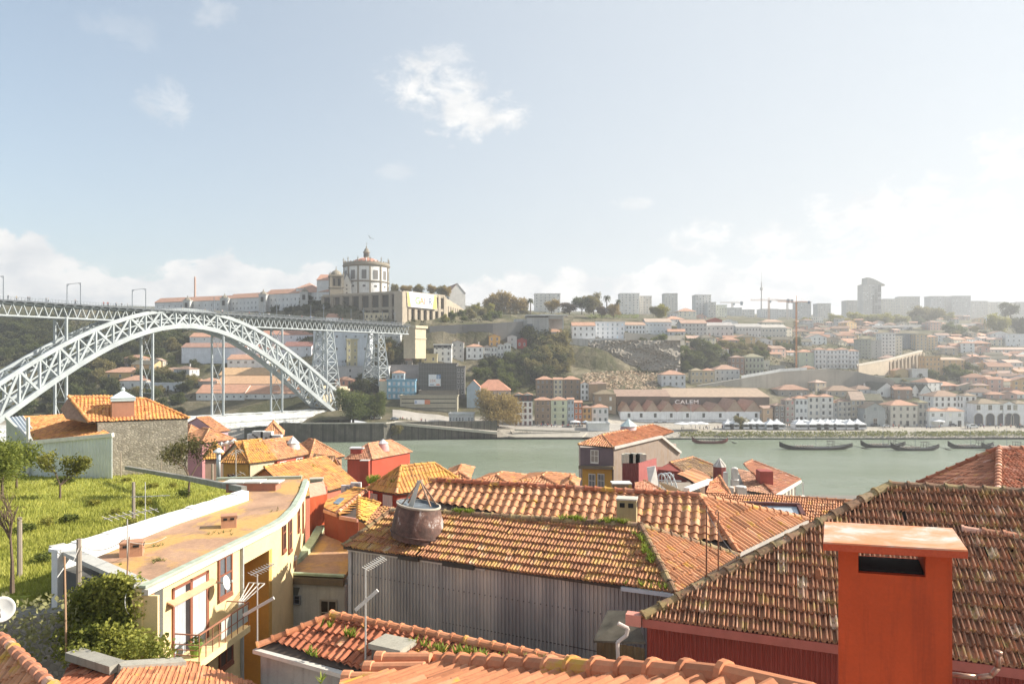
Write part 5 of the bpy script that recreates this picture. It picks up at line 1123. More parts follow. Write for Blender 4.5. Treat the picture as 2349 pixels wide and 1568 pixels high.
for a, b, y0_, y1_, mt, lb in [(20, 150, 330, 520, GOLD, 'leftmost golden tree of the hilltop grove'), (95, 215, 300, 525, GOLD, 'tall golden tree, second in the hilltop grove'), (180, 300, 305, 520, GOLD, 'tall golden tree, third in the hilltop grove'), (270, 385, 330, 515, GOLD, 'golden tree next to the left palm'), (325, 400, 430, 520, OLIVE, 'small olive tree under the left palm'),
  (525, 645, 372, 485, GOLD, 'golden tree in front of the white flats with aerials'), (660, 800, 395, 495, leafmat((.15, .10, .05), (.27, .18, .09)), 'russet tree left of the big green dome tree'), (760, 900, 330, 490, MIDGREEN, 'left half of the big dark green dome shaped tree'), (850, 1000, 318, 490, OLIVE, 'right half of the big dome shaped tree, taller'),
  (945, 1040, 430, 520, leafmat((.15, .10, .05), (.27, .18, .09)), 'small russet tree under the tall palm'), (1030, 1145, 400, 520, GOLD, 'pale golden tree right of the tall palm'), (1385, 1440, 415, 520, OLIVE, 'slim olive tree left of the round golden one'), (1420, 1545, 408, 532, YELLOWG, 'round golden tree left of the lone concrete tower'),
  (0, 110, 470, 550, YELLOWG, 'low yellow green shrubs at the edge of the terrace')]:
 TR('c', a, b, y0_, y1_, mt, lb, 600)
for i, (a, b) in enumerate([(1378, 1462), (1474, 1572), (1588, 1694), (1716, 1815), (1800, 1895), (1850, 1930)]):
 TR('b', a, b, 522 if i < 3 else 530, 622+i*5, GOLD if i % 2 else OLIVE, 'clipped round autumn tree on the church terrace, %s from the left' % ['first', 'second', 'third', 'fourth', 'fifth', 'sixth'][i], 530, group='row of trees on the church terrace')
for a, b, y0_, y1_, mt, lb, D_ in [(745, 860, 490, 600, YELLOWG, 'pale yellow tree at the left end of the hazy park', 900), (805, 960, 530, 615, leafmat((.30, .24, .04), (.5, .4, .08)), 'round yellow orange tree in front of the hazy park', 820), (900, 1050, 475, 600, YELLOWG, 'yellow green park tree left below the skyscraper', 920), (1030, 1180, 478, 600, YELLOWG, 'yellow green park tree under the skyscraper', 920), (1150, 1290, 480, 600, YELLOWG, 'yellow park tree right below the skyscraper', 920), (1270, 1410, 500, 600, YELLOWG, 'lower yellow park tree left of the big pale one', 930),
  (1405, 1560, 425, 585, OLIVE, 'big pale green domed tree in the haze, left part', 950), (1520, 1680, 418, 585, OLIVE, 'big pale green domed tree in the haze, right part', 950), (1680, 1780, 480, 550, YELLOWG, 'two small hazy trees below the twin slabs', 980), (2060, 2235, 490, 680, YELLOWG, 'yellow green hillside tree at the right edge', 760), (2170, 2310, 390, 525, DKGREEN, 'dark broad conifer on the right skyline', 900), (2235, 2349, 495, 660, DKGREEN, 'dark tree clump at the right frame edge', 770), (2300, 2440, 545, 700, MIDGREEN, 'green tree cut by the right frame edge', 760), (1940, 2060, 640, 730, DKGREEN, 'dark bushes on the slope below the yellow green tree', 760), (500, 600, 520, 600, YELLOWG, 'pale tree behind the orange crane mast', 860), (280, 345, 700, 790, DKGREEN, 'dark pine below the beige long house', 600), (380, 455, 730, 790, MIDGREEN, 'round bush left of the orange crane foot', 590)]:
 TR('d', a, b, y0_, y1_, mt, lb, D_)
def palm(c, x, yt, yb, wpx, D_, label):
 X0, T0 = T(c, x, yt); _, Bm = T(c, x, yb); p = W(X0, Bm, D_); h_ = (Bm-T0)/F*D_; r = wpx*CR[c][2]/F*D_/2; t = empty('palm_tree', label, 'palm', p); m = MB(); m.tube((0, 0, -2), (0, 0, h_-r*.8), .55, .4, 8); m.build('trunk', wall((.16, .13, .10)), t)
 V = []; Fc = []; Tn = []; q = random.Random(int(x))
 for i in range(46):
  a = q.uniform(0, 6.28); el = q.uniform(-.5, 1.2); P = []
  for s_ in range(6): u = s_/5; P.append(Vector((math.cos(a)*r*u*math.cos(el*.6), math.sin(a)*r*u*math.cos(el*.6), h_-r*.8+r*(u*math.sin(el)-.75*u*u+.1))))
  sd_ = Vector((-math.sin(a), math.cos(a), 0))
  for s_ in range(5): w1, w2_ = r*.11*math.sin(math.pi*(s_+.3)/5.5), r*.11*math.sin(math.pi*(s_+1.3)/5.6); o_ = len(V); V += [P[s_]-sd_*w1, P[s_]+sd_*w1, P[s_+1]+sd_*w2_, P[s_+1]-sd_*w2_]; Fc.append((o_, o_+1, o_+2, o_+3)); Tn += [q.random()]*4
 me = bpy.data.meshes.new('fronds'); me.from_pydata([tuple(v) for v in V], [], Fc); at = me.attributes.new('tint', 'FLOAT', 'POINT'); at.data.foreach_set('value', Tn); me.materials.append(DKGREEN); meshobj('fronds', me, t)
palm('c', 412, 352, 492, 76, 590, 'left palm tree standing beside the golden hilltop grove')
palm('c', 1034, 328, 440, 78, 610, 'tall palm tree on the skyline left of the stepped white flats')
palm('c', 1124, 365, 450, 60, 600, 'short palm tree tight against the stepped white flats')
# wooded patches: trees and shrubs one can tell apart, on top of undergrowth
def wood(c, x0, x1, y0, y1, n, hpx, mats, where, seed):
 r = random.Random(seed); n = int(n*.5)+1; hpx *= 1.25
 for i in range(n):
  x = x0+(x1-x0)*((i*.618+r.uniform(-.04, .04)) % 1); y = y0+(y1-y0)*(i+r.random())/n; X, Yp = T(c, x, y); g = G(X, Yp); h_ = hpx*CR[c][2]*r.uniform(.7, 1.3)/F*g.y
  mt = r.choice(mats); tree(g-Vector((0, 0, h_*.22)), h_*1.15, h_*r.uniform(.9, 1.5), mt, where, group=where, trunk=False, name='shrub')
wood('a', -40, 620, 850, 1300, 44, 120, [DKGREEN, DKGREEN, MIDGREEN], 'dark bush on the shaded hillside under the left half of the arch', 1)
wood('z', -20, 420, 905, 962, 44, 30, [DKGREEN, MIDGREEN], 'dark bush low on the bank behind the white wrapped deck', 20)
wood('a', 560, 1050, 1000, 1560, 34, 120, [DKGREEN, MIDGREEN, DKGREEN, OLIVE], 'dark bush on the slope left of the ochre villa', 2)
wood('a', 1000, 1700, 960, 1290, 40, 95, [OLIVE, GREEN, DKGREEN, MIDGREEN], 'sunlit bush on the slope framed by the arch', 3)
wood('a', 1250, 1800, 1300, 1560, 26, 95, [DKGREEN, DKGREEN, OLIVE], 'dark bush below the long white flat roofed house', 4)
wood('c', 385, 530, 700, 1060, 22, 130, [DKGREEN, OLIVE, DKGREEN], 'dark tree in the green gully left of the demolition site', 5)
wood('c', 510, 715, 770, 1000, 26, 130, [DKGREEN, MIDGREEN, OLIVE], 'tall dark tree beside the demolition site', 6)
wood('c', 0, 420, 880, 1120, 44, 90, [GREEN, MIDGREEN, GREEN, DKGREEN], 'green bush on the garden terraces above the golden tree', 7)
wood('c', 1270, 1900, 740, 960, 70, 95, [DKGREEN, DKGREEN, MIDGREEN, GREEN], 'dark bush on the steep slope right of the rock face', 8)
wood('c', 1870, 2349, 740, 880, 34, 75, [OLIVE, MIDGREEN, GREEN], 'olive bush on the slope above the mansion', 9)
wood('b', 1290, 1680, 1100, 1280, 26, 85, [OLIVE, DKGREEN, GOLD], 'brownish bush behind the second lattice pier', 10)
wood('b', 800, 1340, 1160, 1280, 16, 70, [DKGREEN, DKGREEN], 'dark bush at the foot of the yellowish tower', 11)
wood('b', 1050, 1360, 1420, 1540, 16, 95, [DKGREEN], 'black green ivy bush behind the two dark green trees', 12)
wood('b', 1860, 2349, 760, 880, 26, 70, [YELLOWG, OLIVE, GREEN], 'yellow green shrub on the bank right of the bastion', 13)
wood('b', 300, 850, 690, 800, 30, 65, [DKGREEN, DKGREEN], 'dark hedge bush between the convent and the high deck', 14)
wood('d', 1560, 1960, 960, 1060, 16, 80, [DKGREEN, MIDGREEN, GREEN], 'green bush below the orange apartment blocks', 15)
wood('d', 300, 500, 740, 830, 10, 75, [DKGREEN, MIDGREEN], 'dark bush around the foot of the orange crane', 16)
wood('d', 1740, 2060, 640, 720, 14, 70, [OLIVE, GREEN, DKGREEN], 'bush on the open bank under the motorway bridge', 17)
wood('d', 1000, 1500, 1030, 1090, 12, 60, [DKGREEN, OLIVE], 'scrubby bush on the slope under the viaduct', 18)
wood('d', 1480, 1700, 490, 590, 10, 60, [OLIVE, MIDGREEN], 'hazy bush beside the motorway bridge', 19)
und = []
r = random.Random(77)
for (c, x0, x1, y0, y1, n) in [('a', -60, 1750, 830, 1560, 3200), ('c', 0, 720, 800, 1120, 1500), ('c', 1270, 1900, 730, 980, 1200), ('c', 1870, 2349, 720, 900, 500), ('b', 400, 1700, 690, 1560, 1600), ('d', 0, 2349, 700, 1060, 1800), ('b', 1850, 2349, 700, 880, 400)]:
 for _ in range(n):
  g = G(*T(c, r.uniform(x0, x1), r.uniform(y0, y1))); und.append((g.x, g.y, g.z+.5))
tag(clumps('undergrowth', und, 1.5, leafmat((.04, .05, .02), (.14, .13, .05)), 5, n=3), kind='stuff')
lawn = [G(*T('c', r.uniform(860, 1300), r.uniform(496, 528))) for _ in range(400)]
tag(clumps('park_grass', [(g.x, g.y, g.z) for g in lawn], 2.2, leafmat((.16, .20, .04), (.26, .28, .07)), 6, n=3, flat=.15), kind='stuff')
# ------------------------------------------------------------------ the rest of the hillside town
def overlaps(x0, x1, y0, y1):
 for a, b, c_, d_ in RECTS:
  if x0 < b-3 and x1 > a+3 and y1 > c_+4 and y0 < d_-2 and min(x1, b)-max(x0, a) > .35*(x1-x0): return True
 return False
FILL = [('a', 950, 1700, 1290, 1420, 5, 'on the slope behind the ochre villa'), ('c', 1570, 2100, 700, 860, 10, 'on the terraces above the mansion'), ('d', 500, 1000, 600, 780, 60, 'right of the orange crane'), ('d', 1000, 1480, 600, 690, 24, 'below the hazy park'), ('d', 1660, 2349, 720, 860, 40, 'under the right hill trees'), ('d', 1870, 2349, 850, 1000, 34, 'right of the orange apartment blocks'),
  ('d', 1880, 2349, 1000, 1190, 40, 'above the white arcaded house'), ('d', 350, 760, 1040, 1130, 16, 'above the tall pale pair of houses'), ('d', 1000, 1600, 1060, 1230, 26, 'behind the stone chapel'), ('d', 1180, 1560, 880, 960, 8, 'beside the viaduct arches'), ('c', 1560, 2100, 520, 600, 14, 'on the plateau left of the lattice tower'), ('d', 0, 480, 690, 860, 12, 'below the pale arcaded long house'), ('d', 1500, 2349, 1100, 1220, 26, 'behind the waterfront on the right'), ('d', 1600, 2200, 540, 640, 16, 'above the motorway bridge')]
r = random.Random(31); made = []
pal = [('white', (.66, .66, .65)), ('white', (.70, .70, .68)), ('pale grey', (.52, .52, .51)), ('cream', (.58, .53, .42)), ('beige', (.46, .40, .31)), ('ochre', (.52, .38, .20)), ('pinkish', (.52, .36, .30)), ('brown', (.30, .22, .17))]
rpal = [('orange', (.54, .27, .15)), ('orange', (.50, .24, .13)), ('salmon', (.52, .33, .24)), ('brown', (.33, .20, .13)), ('dark mossy', (.16, .14, .09))]
for (c, x0, x1, y0, y1, n, where) in FILL:
 k = 0; tries = 0
 while k < n and tries < n*12:
  tries += 1; x, y = T(c, r.uniform(x0, x1), r.uniform(y0, y1)); g = G(x, y); sc_ = F/g.y; w_ = r.uniform(8, 17); fl = r.choice([1, 2, 2, 3]); h_ = fl*3.1
  px = w_*sc_/2
  if overlaps(x-px, x+px, y-h_*sc_, y): continue
  RECTS.append((x-px, x+px, y-h_*sc_*.75, y-1)); k += 1
  cn, cc_ = r.choice(pal); rn, rc_ = r.choice(rpal); rk_ = r.choice('hhggf'); fw = {1: 'single storey', 2: 'two storey', 3: 'three storey'}[fl]
  made.append((x, y, g, w_, h_, cn, cc_, rn, rc_, rk_, fl, fw, where))
cnt = {}
for q in made: cnt.setdefault((q[11], q[5], q[7], q[9], q[12]), []).append(q)
ordn = ['leftmost', 'second from left', 'third from left', 'fourth from left', 'fifth from left', 'sixth from left', 'seventh from left', 'eighth from left', 'ninth from left']
for key, L_ in cnt.items():
 L_.sort(key=lambda q: q[0])
 for i, (x, y, g, w_, h_, cn, cc_, rn, rc_, rk_, fl, fw, where) in enumerate(L_):
  shp = {'h': 'hipped', 'g': 'pitched', 'f': 'gabled'}[rk_]
  lab = f"{fw.replace(' storey', '-storey')} {cn} house, {rn} {shp} roof, {where}"
  if len(L_) > 1: lab += ', '+ordn[min(i, 8)]
  bldg(g, w_, h_, lab, col=sh(cc_, r.uniform(.95, 1.2)), roof=rk_, rc=sh(rc_, r.uniform(.8, 1.1)), fl=fl, nc=max(2, int(w_/4)), rz=r.uniform(-.5, .45), sidewin=True, chim=r.random() < .3, group='small houses crowding the hillside', down=7)
# ------------------------------------------------------------------ waterfront life
def parasol(p, label, rad=2.3, h_=3.0, mat=None, sq=False):
 t = empty('parasol', label, 'parasol', p, group='white parasols on the quay'); m = MB(); m.tube((0, 0, 0), (0, 0, h_), .06, .05, 6); m.build('pole', M_STEELD, t)
 m = MB(); n = 8; ring = [Vector((rad*math.cos(2*math.pi*i/n+.39), rad*math.sin(2*math.pi*i/n+.39), h_-.75)) for i in range(n)]; m.add(ring+[Vector((0, 0, h_+.1))]+[v-Vector((0, 0, .25)) for v in ring], [(i, (i+1) % n, n) for i in range(n)]+[(i, n+1+i, n+1+(i+1) % n, (i+1) % n) for i in range(n)])
 m.build('canopy', mat or plain((.72, .72, .72), .7), t); return t
def tent(p, label, w_=6.5):
 t = empty('market_tent', label, 'tent', p, group='white pointed tents on the quay'); m = MB(); a = w_/2; h_ = 2.7
 m.add([(-a, -a, h_), (a, -a, h_), (a, a, h_), (-a, a, h_), (0, 0, h_+2.6), (-a*.45, -a*.45, h_+1.0), (a*.45, -a*.45, h_+1.0), (a*.45, a*.45, h_+1.0), (-a*.45, a*.45, h_+1.0)],
          [(0, 1, 6, 5), (1, 2, 7, 6), (2, 3, 8, 7), (3, 0, 5, 8), (5, 6, 4), (6, 7, 4), (7, 8, 4), (8, 5, 4)])
 m.add([(-a, -a, h_), (a, -a, h_), (a, -a, h_-.5), (-a, -a, h_-.5)], [(0, 3, 2, 1)]); m.build('canopy', plain((.74, .74, .74), .6), t)
 m = MB(); m.box(-a+.05, -a+.1, -a+.1, a-.1, 0, h_-.1); m.box(-a+.1, a-.1, a-.1, a-.05, 0, h_-.1); m.box(a-.1, a-.05, -a+.1, a-.1, 0, h_-.1); m.box(-a+.2, a-.2, -a, -a+.04, .0, 1.0); m.build('side_panel', plain((.60, .60, .61), .7), t)
 for sx_ in (-1, 1):
  for sy_ in (-1, 1): m = MB(); m.tube((sx_*(a-.02), sy_*(a-.02), 0), (sx_*(a-.02), sy_*(a-.02), h_), .05, .05, 5); m.build('leg', M_STEEL, t)
 return t
def gq(x, Y): return Vector(((x-CX)/F*Y, Y, gz(x, Y)+.25))
nm = ['first', 'second', 'third', 'fourth', 'fifth', 'sixth', 'seventh', 'eighth', 'ninth', 'tenth', 'eleventh', 'twelfth', 'thirteenth', 'fourteenth']
for i, x in enumerate([T('q', v, 0)[0] for v in (22, 80, 285, 408, 478, 545, 630, 748, 820)]): tent(gq(x, 366), 'white pointed tent on the quay, %s of nine right of the small tree' % nm[i])
for i, x in enumerate([1669, 1681, 1711, 1725, 1740]): tent(gq(x, 367), 'small white tent beside the small round tree, %s from the left' % nm[i], 5.0)
for i, x in enumerate([T('c', v, 0)[0] for v in (1650, 1728, 1798)]): parasol(gq(x, 364), 'wide cream parasol in front of the wine lodge, %s from the left' % nm[i], 4.4, 4.0)
for i, x in enumerate([T('q', v, 0)[0] for v in (275, 335, 455, 520, 590, 660, 720)]): parasol(gq(x, 374), 'grey white parasol behind the pointed tents, %s from the left' % nm[i], 3.2, 3.6, plain((.55, .57, .58), .7))
parasol(gq(T('q', 1560, 0)[0], 373), 'single white parasol before the low white double house', 3.4, 3.6)
parasol(gq(T('c', 775, 0)[0], 370), 'single white parasol before the slim blue grey house', 3.0, 3.3)
parasol(gq(T('c', 862, 0)[0], 371), 'pale blue parasol before the ochre house', 2.2, 3.0, plain((.45, .55, .65), .7))
def car(p, rz, col, label, van=False):
 t = empty('van' if van else 'car', label, 'van' if van else 'car', p, rz, 'vehicles parked on the quay'); L_, Wd = (5.4, 2.0) if van else (4.3, 1.75)
 prof = [(-L_/2, .35), (-L_/2, 1.0), (-L_/2+.2, 2.0), (L_/2-1.6, 2.1), (L_/2-.7, 1.3), (L_/2, 1.1), (L_/2, .35)] if van else [(-L_/2, .35), (-L_/2, .85), (-L_/2+.5, .95), (-L_/2+1.0, 1.42), (L_/2-1.7, 1.45), (L_/2-1.0, .95), (L_/2-.1, .8), (L_/2, .35)]
 n = len(prof); m = MB(); m.add([(x, -Wd/2, z) for x, z in prof]+[(x, Wd/2, z) for x, z in prof], [list(range(n))[::-1] if False else list(range(n)), list(range(n, 2*n))[::-1]]+[(i, n+i, n+(i+1) % n, (i+1) % n) for i in range(n)]); m.build('body', plain(col, .25), t)
 m = MB(); z0, z1_ = (1.3, 1.95) if van else (.95, 1.36)
 for s_ in (-1, 1): m.box(-L_/2+.9, L_/2-1.75, s_*Wd/2-.01, s_*Wd/2+.01, z0, z1_)
 m.build('window', plain((.03, .035, .04), .1), t)
 for x in (-L_/2+.8, L_/2-.8):
  for s_ in (-1, 1): m = MB(); m.tube((x, s_*(Wd/2-.2), .32), (x, s_*(Wd/2+.02), .32), .32, .32, 12); m.build('wheel', plain((.02, .02, .02), .8), t)
 return t
car(gq(T('q', 1085, 0)[0], 371), .05, (.6, .62, .62), 'white hatchback parked right of the tall lamp post')
car(gq(T('q', 985, 0)[0], 374), 0, (.08, .09, .11), 'dark car parked in front of the stone chapel')
car(gq(T('q', 1875, 0)[0], 367), .1, (.68, .69, .69), 'white van standing before the arcaded house', True)
car(gq(T('q', 2320, 0)[0], 367), .1, (.06, .07, .08), 'dark car at the right frame edge on the quay road')
car(gq(T('q', 1690, 0)[0], 374), 0, (.10, .10, .12), 'black car beside the low white double house')
for i, (x, c_, n_) in enumerate([(862, (.7, .7, .7), 'white'), (842, (.68, .68, .66), 'second white'), (905, (.3, .35, .4), 'grey')]):
 car(Vector((W(x, 960, 352).x, 352, gz(x, 352)+.1)), .1*i, c_, n_+' vehicle parked beside the two dark green trees', i < 2)
for i, v in enumerate([105, 1010, 1480]):
 x = T('q', v, 0)[0]; t = empty('street_lamp', 'tall grey lamp post on the quay, %s' % ['left of the tent row', 'in front of the stone chapel', 'near the low white double house'][i], 'lamp post', gq(x, 368)); m = MB(); m.tube((0, 0, 0), (0, 0, 11.5), .12, .07, 8); m.build('pole', M_STEEL, t); m = MB(); m.bar((-.1, 0, 11.5), (1.4, 0, 11.6), .1); m.box(1.0, 1.9, -.2, .2, 11.5, 11.7); m.build('lamp_head', M_STEEL, t)
x = T('c', 1720, 0)[0]; t = empty('street_lamp', 'tall grey lamp post in the middle of the wine lodge front', 'lamp post', gq(x, 372)); m = MB(); m.tube((0, 0, 0), (0, 0, 13), .12, .07, 8); m.build('pole', M_STEEL, t); m = MB(); m.box(-.9, .9, -.2, .2, 13, 13.2); m.build('lamp_head', M_STEEL, t)
# people: three skinned bodies (standing, walking, arms apart), copied with clothes colours
def body(name, pose):
 P = {'pel': (0, 0, .93), 'ch': (0, .0, 1.28), 'nk': (0, 0, 1.48), 'hd': (0, -.02, 1.63), 'top': (0, -.02, 1.74), 'sl': (.19, 0, 1.43), 'sr': (-.19, 0, 1.43)}
 st = {'stand': (.02, 0), 'walk': (.24, .2), 'talk': (.06, .12)}[pose]
 P['kl'] = (.1, -st[0]*.6, .50); P['fl'] = (.11, -st[0], .06); P['tl'] = (.12, -st[0]-.16, .03); P['kr'] = (-.1, st[0]*.3-.04, .50); P['fr'] = (-.11, st[0], .08); P['tr'] = (-.12, st[0]-.16, .03)
 P['el'] = (.25, st[1], 1.15); P['hl'] = (.24+st[1]*.3, -.06-st[1]*.2, .92+st[1]*.9); P['er'] = (-.25, -st[1]*.4, 1.15); P['hr'] = (-.25, -.14-st[1]*.4, .90)
 E = [('pel', 'ch'), ('ch', 'nk'), ('nk', 'hd'), ('hd', 'top'), ('ch', 'sl'), ('ch', 'sr'), ('sl', 'el'), ('el', 'hl'), ('sr', 'er'), ('er', 'hr'), ('pel', 'kl'), ('kl', 'fl'), ('fl', 'tl'), ('pel', 'kr'), ('kr', 'fr'), ('fr', 'tr')]
 rad = {'pel': .15, 'ch': .16, 'nk': .06, 'hd': .10, 'top': .07, 'sl': .075, 'sr': .075, 'el': .05, 'er': .05, 'hl': .035, 'hr': .035, 'kl': .075, 'kr': .075, 'fl': .05, 'fr': .05, 'tl': .04, 'tr': .04}
 ks = list(P); me = bpy.data.meshes.new(name); me.from_pydata([P[k] for k in ks], [(ks.index(a), ks.index(b)) for a, b in E], []); o = bpy.data.objects.new(name, me); COL.objects.link(o)
 md = o.modifiers.new('skin', 'SKIN');
 for i, k in enumerate(ks): me.skin_vertices[0].data[i].radius = (rad[k],)*2; me.skin_vertices[0].data[i].use_root = (k == 'pel')
 o.modifiers.new('sub', 'SUBSURF').render_levels = 1; o.modifiers['sub'].levels = 1; bpy.context.view_layer.update()
 m2 = bpy.data.meshes.new_from_object(o.evaluated_get(bpy.context.evaluated_depsgraph_get())); bpy.data.objects.remove(o)
 m2.materials.clear()
 for c_ in (plain((.03, .035, .05), .9), plain((.05, .05, .06), .9), plain((.45, .3, .22), .7)): m2.materials.append(c_)
 for p_ in m2.polygons:
  z = p_.center.z; p_.material_index = 2 if z > 1.5 or (abs(p_.center.x) > .2 and z < 1.0 and z > .8) else (1 if z > .9 else 0)
 m2.name = name; return m2
BOD = [body('person', 'stand'), body('person', 'walk'), body('person', 'talk')]
tops = [('dark', (.04, .04, .05)), ('grey', (.22, .22, .23)), ('white', (.6, .6, .6)), ('red', (.45, .05, .04)), ('blue', (.06, .12, .3)), ('beige', (.4, .33, .22))]
r = random.Random(3)
def person(p, where, rz=None, sc_=1.0):
 i = r.choice([0, 1, 1, 2]); cn, cc_ = r.choice(tops); o = bpy.data.objects.new('person', BOD[i]); COL.objects.link(o); o.location = p; o.rotation_euler = (0, 0, r.uniform(0, 6.28) if rz is None else rz)
 o.material_slots[1].link = 'OBJECT'; o.material_slots[1].material = plain(cc_, .9); v = ['standing', 'walking', 'gesturing'][i]
 tag(o, f"person {v} in a {cn} top {where}", 'person', f"people {v} in {cn} tops {where}")
for x0, x1, Y0, Y1, n, wh in [(1230, 1290, 366, 371, 16, 'before the brown and green houses'), (1290, 1390, 364, 370, 16, 'before the white kiosk row'), (1790, 1860, 368, 373, 18, 'between the pointed tents'), (1860, 2010, 369, 373, 14, 'behind the pointed tents'), (2010, 2170, 365, 373, 18, 'on the open quay before the chapel'), (2170, 2348, 364, 373, 26, 'on the quay before the arcades'), (1560, 1660, 362, 369, 14, 'beside the cream parasols')]:
 for _ in range(n): x = r.uniform(x0, x1); person(gq(x, r.uniform(Y0, Y1)), wh)
for _ in range(14): x = r.uniform(915, 1080); Y = r.uniform(348.2, 351); t_ = (x-905)/235; person(Vector((W(x, 0, Y).x, Y, HC-((968+22*t_)-4-HY)/F*344+.15)), 'on the quay ramp')
for i in range(46):
 s = r.uniform(-.6, 5.6); wd = r.choice([-.6, 8.6]) if False else r.uniform(-.7, .4); person(bp(s, 60.0, wd), 'on the high bridge deck')
# rabelo boats
def rabelo(x, yb, wpx, label, mast=True, hull=(.025, .022, .02)):
 Y = (HC)*F/(yb-HY); L_ = wpx/F*Y; c = W(x, yb, Y); c.z = 0; t = empty('wine_boat', label, 'boat', c, r.uniform(-.03, .03)-.0, 'traditional wine boats moored in the river'); n = 22; m = MB(); V = []
 for i in range(n+1):
  u = i/n*2-1; hw = 2.1*(1-abs(u)**2.6)**.8*L_/22+.04; zt_ = .85+1.9*abs(u)**3.0+(.7*max(0, -u)**6); zb_ = -.25+1.5*abs(u)**4.5; X = u*L_/2
  V += [(X, -hw, zt_), (X, -hw*.75, zb_+.1), (X, 0, zb_-.15), (X, hw*.75, zb_+.1), (X, hw, zt_), (X, hw*.85, zt_-.15), (X, -hw*.85, zt_-.15)]
 m.add(V, [(i*7+j, (i+1)*7+j, (i+1)*7+(j+1) % 7, i*7+(j+1) % 7) for i in range(n) for j in range(7)]); m.build('hull', plain(hull, .45), t)
 m = MB(); nb_ = 7
 for i in range(nb_): X = -L_*.28+i*1.25; m.tube((X, -.75, 1.35), (X, .75, 1.35), .42, .42, 10)
 m.build('barrel_row', plain((.55, .47, .38), .6), t)
 m = MB(); hx = L_*.2;
 for sx_ in (-1, 1):
  for sy_ in (-1, 1): m.bar((hx+sx_*1.3, sy_*.9, .7), (hx+sx_*1.1, sy_*.8, 3.6), .12)
 m.box(hx-1.5, hx+1.5, -1, 1, 3.5, 3.65); m.box(hx-1.2, hx+1.2, -.9, .9, 2.1, 2.2); m.build('helm_platform', plain((.06, .05, .045), .7), t)
 m = MB(); m.bar((hx+1, 0, 3.0), (L_*.72, .5, .25), .14); m.bar((L_*.62, .4, .55), (L_*.76, .55, -.1), .1, .5); m.build('steering_oar', plain((.10, .09, .07), .7), t)
 if mast: m = MB(); m.tube((0, 0, .5), (0, 0, 9.5), .1, .06, 6); m.bar((0, 0, 9.3), (-L_/2, 0, 2.6), .035); m.bar((0, 0, 9.3), (L_/2, 0, 2.4), .035); m.build('mast', M_STEELD, t)
 return t
rabelo(T('q', 440, 0)[0], T('q', 0, 352)[1], 168, 'largest black wine boat moored off the tents')
rabelo(T('q', 1055, 0)[0], T('q', 0, 335)[1], 104, 'black wine boat behind and left of the chapel boat pair')
rabelo(T('q', 1350, 0)[0], T('q', 0, 362)[1], 112, 'black wine boat nearest the camera in the middle of the row')
rabelo(T('q', 1860, 0)[0], T('q', 0, 343)[1], 108, 'black wine boat off the low stone wall on the right')
rabelo(T('q', 2190, 0)[0], T('q', 0, 358)[1], 116, 'black wine boat at the right, half hidden by the near roof')
rabelo(T('c', 1875, 0)[0], T('c', 0, 1550)[1], 82, 'dark red wine boat alone in front of the grassy bank', False, (.12, .03, .02))
rabelo(T('c', 330, 0)[0], T('c', 0, 1500)[1], 46, 'small dark boat tied up at the slipway', False)
# a gull and two smaller birds
def gull(p, s_, label):
 m = MB(); m.lathe((0, 0, 0), [(.01, -.3), (.08, -.15), (.09, .05), (.05, .22), (.01, .33)], 8); m.v = [(a, c_, b) for a, b, c_ in m.v]
 for q in (-1, 1): m.add([(q*.05, -.08, .04), (q*.05, .1, .04), (q*.45, .08, .2), (q*.85, -.05, .1), (q*.45, -.1, .2)], [(0, 1, 2, 4), (4, 2, 3)])
 o = m.build('gull', plain((.5, .5, .5), .8), smooth=True, loc=p); o.scale = (s_,)*3; o.rotation_euler = (0, .5, .6); tag(o, label, 'bird')
gull(W(849, 546, 200), 1.6, 'gull gliding in the sky just above the church lantern')
